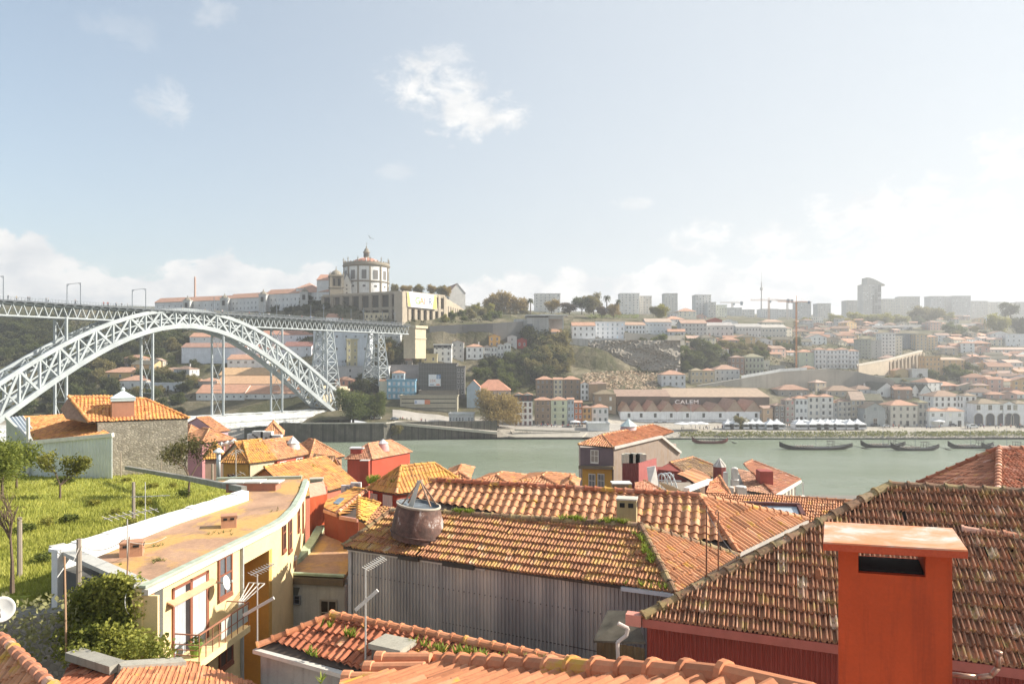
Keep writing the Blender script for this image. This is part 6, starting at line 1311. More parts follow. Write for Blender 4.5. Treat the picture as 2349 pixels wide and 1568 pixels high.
# ------------------------------------------------------------------ the old town on the near side
def ch(mb, name, mats, parent, smooth=False):
 o = mb.build(name, mats, parent, smooth); o.location = -parent.location; return o
def PX(c, pts): return [T(c, x, y) for x, y in pts]
def vplane(p, q):
 d = Vector((q.x-p.x, q.y-p.y, 0)).normalized(); n = Vector((d.y, -d.x, 0)); return (p, n)
def tiles3(parent, A, B, poly, tw=.24, tl=.36, style='pan', mat=None, name='roof', th=.035, seed=1, under=True, rib=.055, clip=True, k=None):
 """clay tiles laid one by one over the plane polygon POLY (3-D, convex); the courses run parallel to A-B"""
 A = Vector(A); B = Vector(B); poly = [Vector(p) for p in poly]; nrm = sum(((poly[i]-poly[0]).cross(poly[(i+1) % len(poly)]-poly[0]) for i in range(1, len(poly)-1)), Vector()).normalized()
 if nrm.z < 0: nrm = -nrm
 u = (B-A); u = (u-nrm*u.dot(nrm)).normalized(); v = nrm.cross(u)
 if v.z < 0: v = -v
 if u.cross(v).dot(nrm) < 0: u = -u
 uv = np.array([[(p-A).dot(u), (p-A).dot(v)] for p in poly]); u0, u1, v0, v1 = uv[:, 0].min(), uv[:, 0].max(), uv[:, 1].min(), uv[:, 1].max()
 rg = np.random.RandomState(seed)
 if style == 'pan': xs_ = np.array([0, .12, .24, .38, .52, .66, .78, .9, 1.0]); hs = np.array([.15, .0, .05, .55, .95, 1.0, .75, .3, .15])*rib
 elif style == 'lite': xs_ = np.array([0, .25, .5, .75, 1.0]); hs = np.array([0, .1, .9, .9, 0])*rib
 else: xs_ = np.array([0, .09, .2, .33, .47, .56, .67, .8, 1.0]); hs = np.array([.8, .85, .08, .0, .05, .9, .95, .05, .75])*rib*.75
 nu = int((u1-u0)/tw)+2; nv = int((v1-v0)/tl)+2; n = len(xs_); ar = np.array(poly); cen = uv.mean(0); area = 0
 for i in range(len(uv)): area += uv[i][0]*uv[(i+1) % len(uv)][1]-uv[(i+1) % len(uv)][0]*uv[i][1]
 sgn = 1 if area > 0 else -1
 def dist(p):   # smallest signed distance inside the polygon's edges
  d = 1e9
  for i in range(len(uv)):
   e = uv[(i+1) % len(uv)]-uv[i]; L_ = np.hypot(*e)
   if L_ < 1e-6: continue
   d = min(d, sgn*(e[0]*(p[1]-uv[i][1])-e[1]*(p[0]-uv[i][0]))/L_)
  return d
 V = []; Fc = []; Tn = []; sag = lambda a, b: .022*math.sin(a*.85+seed)+.016*math.sin(b*1.9+a*.5+seed*2)+.010*math.sin(a*2.7-b); An = np.array(A); un = np.array(u); vn = np.array(v); nn_ = np.array(nrm)
 for j in range(nv):
  vb = v0+j*tl; off = 0;
  for i in range(nu):
   ub = u0+i*tw-.3*tw
   if dist((ub+tw/2, vb+tl/2)) < -max(tw, tl)*.75: continue
   t = float(np.clip(rg.normal(.45, .22), 0, 1)); sg_ = sag(ub, vb); slip = rg.rand() < .035; dz = rg.normal(0, .007)+sg_; du = rg.normal(0, .008)+slip*rg.normal(0, .03); tilt = rg.normal(0, .012)+slip*rg.normal(0, .03); vb_ = vb-slip*rg.uniform(.02, .10)
   o = len(V)
   for (vv, hb) in ((vb_-.03, th+dz), (vb_+tl+.02, sg_)):
    for x, h in zip(xs_, hs): p = An+un*(ub+x*tw+du)+vn*vv+nn_*(hb+h+tilt*x); V.append(p)
   for x, h in zip(xs_, hs): V.append(An+un*(ub+x*tw+du)+vn*(vb_-.028)+nn_*(dz+h-.012+tilt*x))
   for q in range(n-1): Fc.append((o+q, o+q+1, o+n+q+1, o+n+q)); Fc.append((o+2*n+q, o+2*n+q+1, o+q+1, o+q))
   Tn += [t]*(3*n)
 me = bpy.data.meshes.new(name); me.from_pydata([tuple(p) for p in V], [], Fc)
 at = me.attributes.new('tint', 'FLOAT', 'POINT'); at.data.foreach_set('value', Tn)
 if clip:
  bm = bmesh.new(); bm.from_mesh(me); c3 = sum(poly, Vector())/len(poly)
  for i in range(len(poly)):
   a, b = poly[i], poly[(i+1) % len(poly)]
   if (b-a).length < 1e-5: continue
   no = (b-a).cross(nrm).normalized()
   if no.dot(c3-a) > 0: no = -no
   ex = .05
   bmesh.ops.bisect_plane(bm, geom=bm.verts[:]+bm.edges[:]+bm.faces[:], plane_co=a+no*ex, plane_no=no, clear_outer=True)
  bm.to_mesh(me); bm.free()
 me.materials.append(mat or TILE1); me.update(); o = bpy.data.objects.new(name, me); COL.objects.link(o); o.parent = parent; o.location = -parent.location if parent else (0, 0, 0)
 if under:
  m = MB(); m.slab([p-nrm*.02 for p in poly], .10); x = m.build('roof_deck', plain((.09, .065, .05), .9)); x.parent = o
 return o
def ridge(parent, p, q, r=.12, seg=.42, mat=None, name='ridge_tiles', up=.02, seed=2):
 p = Vector(p); q = Vector(q); d = q-p; L_ = d.length; d.normalize(); s = d.cross(Vector((0, 0, 1))).normalized(); t = s.cross(d).normalized(); n = max(1, int(L_/seg)); V = []; Fc = []; Tn = []; rg = random.Random(seed); k = 7
 for i in range(n):
  a = p+d*(L_*i/n-.02); b = p+d*(L_*(i+1)/n+.03); w_ = rg.uniform(-.01, .01); tn = rg.random()*.8+.1; o = len(V)
  for c, rr, lift in ((a, r*1.14, .025), (a+d*seg*.14, r*1.12, .022), (a+d*seg*.15, r*1.0, .012), (b, r*.92, .0)):
   for j in range(k+1): an = math.pi*(-.08+1.16*j/k); V.append(c+s*(math.cos(an)*rr+w_)+t*(math.sin(an)*rr+lift+up))
  for m_ in range(3):
   for j in range(k): Fc.append((o+m_*(k+1)+j, o+m_*(k+1)+j+1, o+(m_+1)*(k+1)+j+1, o+(m_+1)*(k+1)+j))
  Fc.append(tuple(o+j for j in range(k+1))); Fc.append(tuple(o+3*(k+1)+j for j in range(k, -1, -1))); Tn += [tn]*(4*(k+1))
 me = bpy.data.meshes.new(name); me.from_pydata([tuple(v) for v in V], [], Fc); at = me.attributes.new('tint', 'FLOAT', 'POINT'); at.data.foreach_set('value', Tn); me.materials.append(mat or TILE1)
 o = bpy.data.objects.new(name, me); COL.objects.link(o); o.parent = parent; o.location = -parent.location if parent else (0, 0, 0); return o
def corr(parent, a, b, zt_a, zt_b, zb, pitch, amp, mat, name='corrugated_wall', push=.0, seed=0):
 """ribbed sheet wall standing under the line a-b"""
 a = Vector((a.x, a.y, 0)); b = Vector((b.x, b.y, 0)); d = b-a; L_ = d.length; d.normalize(); n_ = Vector((d.y, -d.x, 0)); n_ = n_ if n_.y < 0 else -n_
 k = int(L_/pitch); V = []; pr = [(0, 0), (.35, 0), (.5, 1), (.85, 1)]; rg = random.Random(seed)
 for i in range(k):
  for fx, fy in pr: V.append((L_*(i+fx)/k, fy))
 V.append((L_, 0)); m = MB(); vs = []
 for x, y in V: t = x/L_; p = a+d*x+n_*(y*amp+push); vs += [p+Vector((0, 0, zt_a+(zt_b-zt_a)*t)), p+Vector((0, 0, zb))]
 m.add(vs, [(2*i, 2*i+1, 2*i+3, 2*i+2) for i in range(len(V)-1)]); return ch(m, name, mat, parent)
TILE1 = tilemat()
T_CLEAN = tilemat((.58, .275, .14), la=.18, ma=.03, pale=(.72, .42, .26)); T_MOSS = tilemat((.47, .215, .11), lich=(.52, .31, .09), moss=(.17, .12, .06), la=.40, ma=.30, pale=(.62, .46, .34), ls=2.2)
T_DARK = tilemat((.50, .25, .145), lich=(.48, .35, .12), moss=(.07, .045, .03), la=.26, ma=.46, pale=(.80, .62, .48), ls=2.6); T_ORG = tilemat((.64, .28, .11), lich=(.68, .34, .09), moss=(.25, .14, .05), la=.34, ma=.10, pale=(.74, .42, .2))
T_YEL = tilemat((.58, .27, .09), lich=(.58, .33, .07), moss=(.22, .13, .05), la=.42, ma=.22); T_RED = tilemat((.42, .14, .07), la=.12, ma=.12, pale=(.55, .28, .18)); T_NEW = tilemat((.58, .23, .11), la=.08, ma=.05, pale=(.66, .32, .18))
T_PINK = tilemat((.54, .24, .14), la=.12, ma=.08, pale=(.74, .48, .38)); T_RIDG = tilemat((.30, .17, .10), lich=(.36, .27, .12), moss=(.06, .05, .03), la=.45, ma=.5, pale=(.5, .4, .3))
def windowN(parent, p, d, w_, h_, fc=(.66, .66, .64), gc=None, name='window'):
 """window at world point p (bottom centre) in a wall running along horizontal direction d"""
 rz = math.atan2(d.y, d.x); o = window(parent, Vector(p)-parent.location, rz, w_, h_, fc, gc, name); return o
def boxN(parent, pxbl, w_, dp, h_, name, mat, rz=0, cap=None, capmat=None, capo=.08, capt=.10, top=None):
 """free-standing box whose front bottom-left stands at world point"""
 m = MB(); ux = Vector((math.cos(rz), math.sin(rz), 0)); uy = Vector((-ux.y, ux.x, 0)); c = Vector(pxbl)+ux*w_/2+uy*dp/2
 m.obox((c.x, c.y), ux, uy, w_/2, dp/2, pxbl[2]-.8, pxbl[2]+h_); o = ch(m, name, mat, parent) if parent else m.build(name, mat)
 if cap:
  m = MB(); m.obox((c.x, c.y), ux, uy, w_/2+capo, dp/2+capo, pxbl[2]+h_+.01, pxbl[2]+h_+capt); o2 = ch(m, 'cap', capmat or mat, parent) if parent else m.build('cap', capmat or mat, o)
 return o
def chimney(label, p, w_, dp, h_, mat, capmat, rz=0, holes=True, capo=.08, capt=.1, gap=0):
 t = empty('chimney', label, 'chimney', p); m = MB(); ux = Vector((math.cos(rz), math.sin(rz), 0)); uy = Vector((-ux.y, ux.x, 0)); m.obox((0, 0), ux, uy, w_/2, dp/2, -1.2, h_); m.build('shaft', mat, t)
 if gap:
  m = MB()
  for a in (-1, 1):
   for b in (-1, 1): c = ux*(a*(w_/2-.06))+uy*(b*(dp/2-.06)); m.obox((c.x, c.y), ux, uy, .06, .06, h_, h_+gap)
  m.build('vent_post', mat, t)
 m = MB(); m.obox((0, 0), ux, uy, w_/2+capo, dp/2+capo, h_+gap+.01, h_+gap+capt); m.build('cap', capmat, t)
 if holes:
  for a in (-.22, .22): m = MB(); c = ux*(a*w_)-uy*(dp/2+.012); m.obox((c.x, c.y), ux, uy, w_*.13, .012, h_*.72, h_*.9); m.build('vent', plain((.02, .02, .02), .9), t)
  m = MB(); c = ux*(w_/2+.012); m.obox((c.x, c.y), ux, uy, .012, dp*.25, h_*.72, h_*.9); m.build('vent', plain((.02, .02, .02), .9), t)
 return t
def nearhouse(label, A, B, z, d=None, dvec=None, roof='hip', rise=1.8, col=WHITE, tm=None, tw=.3, tl=.42, zb=None, name='house', style='lite', ov=.25, wins=(), swins=(), ridgemat=None):
 A = WZ(*A, z); B = WZ(*B, z); u = (B-A).normalized(); n_ = Vector((-u.y, u.x, 0)); n_ = n_ if n_.y > 0 else -n_; dv = Vector((*dvec, 0)) if dvec else n_*d; C_ = B+dv; D_ = A+dv; w_ = (B-A).length; dl = dv.length; dn = dv.normalized()
 zb = z-9 if zb is None else zb; t = empty(name, label, 'house', ((A.x+B.x)/2, (A.y+B.y)/2, zb)); tm = tm or T_CLEAN
 m = MB(); m.prism([(p.x, p.y) for p in (A+(u+dn)*ov, B+(dn-u)*ov, C_-(u+dn)*ov, D_+(u-dn)*ov)], zb, z-.02)
 Z = Vector((0, 0, rise)); h_ = min(w_, dl)/2
 if roof == 'hip':
  if w_ >= dl: R1, R2 = A+dv/2+u*h_+Z, B+dv/2-u*h_+Z; fs = [((A, B), [A, B, R2, R1]), ((B, C_), [B, C_, R2]), ((D_, A), [D_, A, R1]), ((C_, D_), [C_, D_, R1, R2])]
  else: R1, R2 = (A+B)/2+dn*h_+Z, (C_+D_)/2-dn*h_+Z; fs = [((A, B), [A, B, R1]), ((B, C_), [B, C_, R2, R1]), ((D_, A), [D_, A, R1, R2]), ((C_, D_), [C_, D_, R2])]
  rl = [(R1, R2), (A, R1), (B, R1 if w_ < dl else R2)]
  if w_ >= dl: rl += [(C_, R2)]
  else: rl += [(C_, R2)]
 elif roof == 'gable':   # ridge parallel to A-B
  R1, R2 = A+dv/2+Z, B+dv/2+Z; fs = [((A, B), [A, B, R2, R1]), ((C_, D_), [C_, D_, R1, R2])]; rl = [(R1, R2)]
  i_ = ov; m.add([p for p in (A+(u+dn)*i_, D_+(u-dn)*i_, R1+u*i_-Vector((0, 0, .15)), B+(dn-u)*i_, C_-(u+dn)*i_, R2-u*i_-Vector((0, 0, .15)))], [(0, 2, 1), (3, 4, 5)])
 elif roof == 'gablef':
  R1, R2 = (A+B)/2+Z, (C_+D_)/2+Z; fs = [((B, C_), [B, C_, R2, R1]), ((D_, A), [D_, A, R1, R2])]; rl = [(R1, R2)]
  i_ = ov; m.add([A+(u+dn)*i_, B+(dn-u)*i_, R1+dn*i_-Vector((0, 0, .15)), D_+(u-dn)*i_, C_-(u+dn)*i_, R2-dn*i_-Vector((0, 0, .15))], [(0, 1, 2), (3, 5, 4)])
 ch(m, 'wall', wall(col), t)
 for k_, ((a, b), pl) in enumerate(fs):
  cam_side = (pl[0]+pl[1]+pl[2])/3; nn_ = (pl[1]-pl[0]).cross(pl[2]-pl[0]); nn_ = nn_ if nn_.z > 0 else -nn_
  if nn_.dot(Vector((0, 0, HC))-cam_side) > 0: tiles3(t, a, b, pl, tw, tl, style, tm, seed=k_+3)
  else:
   m = MB(); m.slab(pl, .12); ch(m, 'roof', farroof((.5, .22, .12)), t)
 for a, b in rl: ridge(t, a, b, .13, .5, ridgemat or tm)
 for (fu, dz, ww, wh, *o_) in wins: windowN(t, A+dn*ov*1.0+u*(w_*fu)+Vector((0, 0, dz)), u, ww, wh, *(o_ or ()))
 for (fu, dz, ww, wh, *o_) in swins:
  s_ = B-u*ov if A.x < 0 else A+u*ov; windowN(t, s_+dn*(dl*fu)+Vector((0, 0, dz)), dn if A.x < 0 else -dn, ww, wh, *(o_ or ()))
 return t, A, B, C_, D_

# --- the moss roofed house with the grey ribbed wall
EL = WZ(787, 1252, 31.98); ER = WZ(1545, 1359, 31.98)
plM = slope_plane(EL, ER, .5); RR = hit(1467, 1207, plM); RL = hit(1020, 1178, plM); LH = hit(897, 1172, plM)
mh = empty('house', 'house with long mossy tiled roof and grey ribbed metal wall in the middle', 'house', (EL.x, EL.y, 20))
tiles3(mh, EL, ER, [EL, ER, RR, RL, LH], .27, .40, 'double', T_MOSS, seed=4, rib=.075, th=.08)
Q = WZ(1692, 1274, 31.98); tiles3(mh, ER, Q, [ER, Q, RR], .22, .40, 'pan', T_CLEAN, seed=5, rib=.06)
m = MB(); bk = [RR+Vector((.3, 3.5, -1.6)), LH+Vector((.3, 3, -1.4))]; m.slab([LH, RL, RR, RR+Vector((1.4, 3.2, -1.5)), LH+Vector((1.2, 3.2, -1.4))], .1); ch(m, 'roof', farroof((.40, .2, .12)), mh)
ridge(mh, LH, RL, .14, .45, T_RIDG); ridge(mh, RL, RR, .15, .45, T_RIDG); ridge(mh, RR, ER, .15, .45, T_RIDG, seed=7); ridge(mh, RR, Q, .13, .45, T_RIDG); ridge(mh, EL, LH, .11, .4, T_RIDG)
# grey ribbed metal: weathered, lighter above, with rust runs
m, N, L, B = newmat('ribbed_metal'); g = N.new('ShaderNodeTexCoord').outputs['Object']
a = _noise(N, L, _map(N, L, g, (1, 1, .12)), 1.6, 6, .7); b = _noise(N, L, g, .4, 4, .6)
base = _ramp(N, L, a, [(.3, (.34, .335, .32)), (.55, (.52, .49, .45)), (.75, (.66, .61, .54))]); base = _mix(N, L, .35, base, _ramp(N, L, b, [(.35, (.2, .2, .2)), (.65, (.50, .47, .42))])); sh1 = _noise(N, L, _map(N, L, g, (1.1, .5, .02)), 1.0, 1, .3); base = _mix(N, L, 1.0, base, _ramp(N, L, sh1, [(.35, (.72, .72, .74)), (.5, (1, 1, 1)), (.65, (1.25, 1.2, 1.12))]), 'MULTIPLY')
L.new(base, B.inputs['Base Color']); B.inputs['Roughness'].default_value = .5; B.inputs['Metallic'].default_value = .25; M_RIB = m
dn_ = Vector((.437, .899, 0)); eo = dn_*.3
corr(mh, EL+eo+Vector((.2, -.05, 0)), ER+eo, 31.80, 31.80, 25.5, .155, .035, M_RIB)
m = MB(); m.slab([Vector((p.x, p.y, 31.78)) for p in (EL+eo*1.6, ER+eo*1.6, ER+eo*9, EL+eo*9)], 9); ch(m, 'wall', wall((.4, .36, .3)), mh)
m = MB(); m.bar(EL+eo*.82+Vector((.3, 0, -2.6)), ER+eo*.82+Vector((0, 0, -2.6)), .012, .03)
for i in range(60): c_ = EL.lerp(ER, (i+.5)/60)+eo*.80; m.box(c_.x-.02, c_.x+.02, c_.y-.02, c_.y, c_.z-1.22, c_.z-1.18)
ch(m, 'sheet_fixings', plain((.10, .09, .08), .6), mh)
m = MB(); m.bar(Vector((EL.x+.25, EL.y+.2, 31.75)), Vector((EL.x+.25, EL.y+.2, 26)), .14); m.bar(EL+eo*.5+Vector((.1, 0, -.17)), EL.lerp(ER, .48)+eo*.5+Vector((0, 0, -.17)), .06, .12); ch(m, 'flashing', plain((.55, .52, .47), .5), mh)
m = MB(); m.bar(EL.lerp(ER, .87)+Vector((0, 0, -.08))-dn_*.02, ER+Vector((0, 0, -.06))-dn_*.02, .22, .13); ch(m, 'gutter', plain((.66, .66, .66), .45), mh)
m = MB(); m.bar(EL.lerp(ER, .35)+Vector((0, 0, -.1)), EL.lerp(ER, .45)+Vector((0, 0, -.1)), .12, .2); ch(m, 'broken_fascia', plain((.06, .05, .04), .8), mh); m = MB(); m.bar(EL.lerp(ER, .2)+Vector((0, 0, -.12)), EL.lerp(ER, .27)+Vector((0, 0, -.12)), .12, .14); ch(m, 'broken_fascia', plain((.06, .05, .04), .8), mh)
# tufts growing on roofs
def tufts(parent_label, pts, n, size, seed=1, mat=None, name='roof_weeds'):
 r = random.Random(seed); V = []; Fc = []; Tn = []
 for _ in range(n):
  a, b, wdt = r.choice(pts); t = r.random(); c = a.lerp(b, t)+Vector((r.gauss(0, wdt), r.gauss(0, wdt), 0))
  for _k in range(5):
   an = r.uniform(0, 6.28); h_ = size*r.uniform(.5, 1.2); d = Vector((math.cos(an), math.sin(an), 0)); o = len(V); s_ = Vector((-d.y, d.x, 0))*size*.13
   V += [c-s_, c+s_, c+d*size*.45+s_*.6+Vector((0, 0, h_*.7)), c+d*size*.75+Vector((0, 0, h_))]; Fc.append((o, o+1, o+2, o+3)); Tn += [r.random()]*4
 me = bpy.data.meshes.new(name); me.from_pydata([tuple(v) for v in V], [], Fc); at = me.attributes.new('tint', 'FLOAT', 'POINT'); at.data.foreach_set('value', Tn); me.materials.append(mat or leafmat((.20, .27, .03), (.42, .48, .08)))
 o = bpy.data.objects.new(name, me); COL.objects.link(o); tag(o, kind='stuff'); return o
up_ = Vector((0, 0, .1))
tufts('', [(RL.lerp(RR, .62)+up_, RL.lerp(RR, .75)+up_, .08), (RL.lerp(RR, .82)+up_, RL.lerp(RR, .95)+up_, .08)], 90, .2, 1)
tufts('', [(RR.lerp(ER, .15)-Vector((.25, .05, -.05)), RR.lerp(ER, .6)-Vector((.25, .05, -.05)), .07), (EL.lerp(ER, .90)+up_+dn_*.15, EL.lerp(ER, .99)+up_+dn_*.15, .12), (RL.lerp(RR, .05)+up_, RL.lerp(RR, .16)+up_, .05)], 120, .19, 2)
# --- the pantile roof behind it
z1 = 33.35; GA = W(998, 1103, 38.6); GA.z = z1; GA = WZ(998, 1103, z1); GB = WZ(1602, 1139, z1)
plG = slope_plane(GA, GB, .5)
gh = empty('house', 'house with broad pantile roof and red ridge behind the mossy one', 'house', (GA.x, GA.y, 20))
GC = hit(1692, 1268, plG); g3 = hit(1467, 1230, plG); g4 = hit(960, 1200, plG); g5 = hit(940, 1140, plG)
tiles3(gh, GA, GB, [GA, GB, GC, g3, g4, g5], .44, .50, 'pan', T_CLEAN, seed=9, rib=.11, th=.05)
GD = WZ(1850, 1192, GC.z); tiles3(gh, GC, GD, [GC, GD, GB], .36, .9, 'pan', T_CLEAN, seed=10, rib=.10, th=.05)
ridge(gh, GA-Vector((.3, 0, 0)), GB, .17, .5, T_RED, up=.05); ridge(gh, GB, GC, .14, .45, T_NEW, up=.05); ridge(gh, GB, GD, .15, .45, T_CLEAN, up=.05)
m = MB(); m.slab([GA, GB, GB+Vector((1.5, 4, -2)), GA+Vector((1.5, 4, -2))], .1); m.slab([GB, GD, GD+Vector((0, 3, -.5)), GB+Vector((1.5, 4, -2))], .1); ch(m, 'roof', farroof((.5, .22, .13)), gh)
m = MB(); m.bar(GC-Vector((0, 0, .06)), GD-Vector((0, 0, .06)), .2, .14); ch(m, 'gutter', plain((.45, .42, .38), .7), gh)
m = MB(); m.prism([((p+d).x, (p+d).y) for p, d in ((g4, Vector((0, .8, 0))), (GC, Vector((-.3, .5, 0))), (GD, Vector((-.5, .5, 0))), (GB, Vector((1.5, 4, 0))), (GA, Vector((1.5, 4, 0))))], 20, min(g4.z, GC.z)-.25); ch(m, 'wall', wall((.45, .36, .28)), gh)
# chimney through the pantile roof
p = hit(1440, 1205, plM); cp = W(1438, 1200, 28.6)
chimney('beige box chimney with white slab cap rising behind the mossy ridge', cp, .78, .62, 1.0, wall((.40, .32, .17), s=1.2, dirt=.6), wall((.58, .54, .46)), rz=-.25, capo=.03, capt=.07)
# big rusty cone cowl on the mossy roof
cb = hit(960, 1218, plM); kx = cb.y/F*.88
cw = empty('cone_cowl', 'huge rusty conical chimney cowl with peeling white paint and wooden tripod top', 'chimney cowl', cb)
m, N, L, B = newmat('rusty_paint'); g = N.new('ShaderNodeTexCoord').outputs['Object']
a = _noise(N, L, _map(N, L, g, (1, 1, .6)), 1.5, 8, .72, .5); c_ = _noise(N, L, g, 6, 6, .7)
base = _ramp(N, L, a, [(.44, (.045, .02, .014)), (.54, (.11, .045, .03)), (.59, (.20, .11, .08)), (.63, (.50, .47, .45))]); base = _mix(N, L, .25, base, _ramp(N, L, c_, [(.3, (.05, .025, .02)), (.7, (.30, .2, .16))]))
L.new(base, B.inputs['Base Color']); B.inputs['Roughness'].default_value = .75; _bump(N, L, c_, B, .5, .02); M_RUST = m
tiltf = lambda m: setattr(m, 'v', [(x, y, z-(x*.14)) for x, y, z in m.v])
m = MB(); m.lathe((0, 0, 0), [(71*kx, -16*kx), (70*kx, 4*kx), (66*kx, 26*kx), (60*kx, 50*kx), (55*kx, 68*kx)], 40); tiltf(m); m.build('cowl_body', M_RUST, cw, smooth=True)
m = MB(); m.lathe((0, 0, 0), [(55.5*kx, 66*kx), (58*kx, 69*kx), (58*kx, 72*kx), (54*kx, 72.5*kx)], 40); tiltf(m); m.build('rim', plain((.45, .40, .33), .8), cw)
m = MB(); m.lathe((0, 0, 0), [(54*kx, 71*kx), (52*kx, 64*kx), (30*kx, 60*kx), (.01, 60*kx)], 40); tiltf(m); m.build('lid', plain((.14, .16, .18), .7, 0, .4, 3), cw)
m = MB(); m.lathe((0, 0, 0), [(73*kx, -4*kx), (73*kx, -1*kx), (71*kx, 0)], 40); tiltf(m); m.build('skirt', M_RUST, cw)
m = MB(); ap = Vector((4*kx, 0, 133*kx))
m.slab([(-28*kx, -12*kx, 60*kx), (-14*kx, -16*kx, 60*kx), ap+Vector((2*kx, -3*kx, 0)), ap+Vector((-8*kx, 0, 0))], 0, d=(0, 3*kx, 0)); m.build('board', plain((.55, .50, .42), .8), cw)
for e in ((-44, -8), (-30, 20), (48, -6), (34, -26), (40, 22)): m = MB(); m.bar(ap, (e[0]*kx, e[1]*kx, 70*kx), .05, .06); m.build('strut', plain((.30, .20, .14), .8), cw)
# --- hipped dark tile roof at the right, above the red ribbed wall
zE = 32.55; RA = WZ(1478, 1418, zE); RB = WZ(2800, 1594, zE)
plR = slope_plane(RA, RB, .62); R1 = hit(2040, 1118, plR); R2 = hit(2800, 1159, plR)
rh_ = empty('house', 'house with dark lichen covered hip roof and dark red ribbed wall at right', 'house', (RA.x, RA.y, 20))
tiles3(rh_, RA, RB, [RA, RB, R2, R1], .26, .43, 'double', T_DARK, seed=12, rib=.18, th=.085)
ridge(rh_, RA, R1, .16, .55, T_RIDG, up=.06, seed=3); ridge(rh_, R1, R2, .16, .5, T_RIDG, up=.05, seed=4)
L0 = hit(2205, 1221, plR); L1 = hit(2400, 1245, plR); ridge(rh_, L0, L1, .12, .5, T_PINK, name='verge_tiles', up=.08)
m = MB(); LB = W(1760, 1312, 25); m.slab([RA, R1, LB], .12); m.slab([R1, R2, R2+Vector((2, 5, -3)), R1+Vector((2, 5, -3))], .12); ch(m, 'roof', farroof((.2, .12, .08)), rh_)
uR = (RB-RA).normalized(); nR = Vector((-uR.y, uR.x, 0)); nR = nR if nR.y > 0 else -nR
M_REDW = plain((.27, .045, .03), .42, 0, .14, .8, 'red_sheet')
corr(rh_, RA+nR*.2+uR*.05, RB+nR*.2, zE-.2, zE-.2, 26, .125, .03, M_REDW)
m = MB(); m.bar(RA-uR*.05+Vector((0, 0, -.1)), RB+Vector((0, 0, -.1)), .16, .24); ch(m, 'gutter', plain((.42, .12, .09), .4), rh_)
m = MB(); m.prism([((RA+nR*.35).x, (RA+nR*.35).y), ((RB+nR*.35).x, (RB+nR*.35).y), ((RB+nR*7).x, (RB+nR*7).y), (LB.x, LB.y)], 20, zE-.3); ch(m, 'wall', wall((.30, .07, .05)), rh_)
m = MB(); c0 = RA+Vector((-.1, 0, -.25)); m.obox((RA.x-.28, RA.y+.1), uR, nR, .22, .16, zE-.2, zE+.12); ch(m, 'rainwater_head', plain((.60, .24, .18), .5), rh_)
m = MB(); P = [W(1417, 1428, 19.6), W(1440, 1440, 19.6), W(1436, 1456, 19.6), W(1416, 1472, 19.6), W(1418, 1530, 19.6)]; m.path(P, .055, 8); ch(m, 'downpipe', plain((.58, .50, .44), .5), rh_)
lt = hit(1878, 1330, plR); t = empty('vent_tile', 'upright clay vent tile on the dark roof left of the red chimney', 'roof vent', lt); m = MB(); m.tube((0, 0, -.1), (-.03, -.02, .24), .13, .09, 10, caps=False); m.lathe((-.03, -.02, .2), [(.09, 0), (.07, .12), (.0, .2)], 10); m.build('vent', T_NEW, t)
# brownish shed between the grey wall and the red wall
sb = empty('shed', 'brown ribbed shed with mossy sheet roof left of the red wall', 'shed', W(1372, 1480, 20.6))
a = W(1368, 1466, 20.8); b = W(1478, 1470, 20.2); corr(sb, a, b, a.z, a.z, 25, .2, .03, plain((.16, .11, .055), .7, 0, .4, 1.2)); m = MB(); m.slab([a+Vector((-.1, -.1, .02)), b+Vector((0, -.1, .02)), b+Vector((-.1, 1.2, .45)), a+Vector((.5, 1.2, .45))], .06); ch(m, 'roof', plain((.13, .11, .08), .9, 0, .4, 2), sb)
# --- red chimney stack close to the lens
ca = W(1888, 1251, 10.5); cbx = W(2219, 1270, 10.05); uc = (Vector((cbx.x, cbx.y, 0))-Vector((ca.x, ca.y, 0))).normalized(); vc = Vector((.42, .907, 0)).normalized(); cz = 37.24; Wc = (Vector((cbx.x-ca.x, cbx.y-ca.y, 0))).length
cc0 = Vector((ca.x, ca.y, 0))+uc*Wc/2+vc*.72
rc_ = empty('chimney', 'big orange red rendered chimney with wide slab top in the right foreground', 'chimney', (cc0.x, cc0.y, 30))
m, N, L, B = newmat('red_render'); g = N.new('ShaderNodeTexCoord').outputs['Object']; a = _noise(N, L, g, 1.1, 6, .65); f = _noise(N, L, g, 30, 3, .6)
L.new(_mix(N, L, .25, _ramp(N, L, a, [(.3, (.40, .045, .014)), (.7, (.58, .085, .025))]), _ramp(N, L, f, [(.3, (.22, .03, .012)), (.7, (.62, .13, .05))])), B.inputs['Base Color']); B.inputs['Roughness'].default_value = .8; _bump(N, L, f, B, .3, .01); M_RR = m
m, N, L, B = newmat('slab_paint'); g = N.new('ShaderNodeTexCoord').outputs['Object']; a = _noise(N, L, _map(N, L, g, (1, 1.5, 1)), 1.0, 7, .65, .4)
L.new(_ramp(N, L, a, [(.42, (.66, .24, .11)), (.52, (.60, .33, .22)), (.58, (.50, .48, .42)), (.7, (.60, .58, .52))]), B.inputs['Base Color']); B.inputs['Roughness'].default_value = .8; M_SLAB = m
sh_ = W(1922, 1300, 10.6); hw = 1.55/2; hd_ = .52
def cbxx(m, x0, x1, y0, y1, z0, z1_): c = cc0+uc*((x0+x1)/2)+vc*((y0+y1)/2); m.obox((c.x, c.y), uc, vc, (x1-x0)/2, (y1-y0)/2, z0, z1_)
ox = .02; zs0, zs1 = 36.76, 37.06; sx0, sx1 = -.476, .44
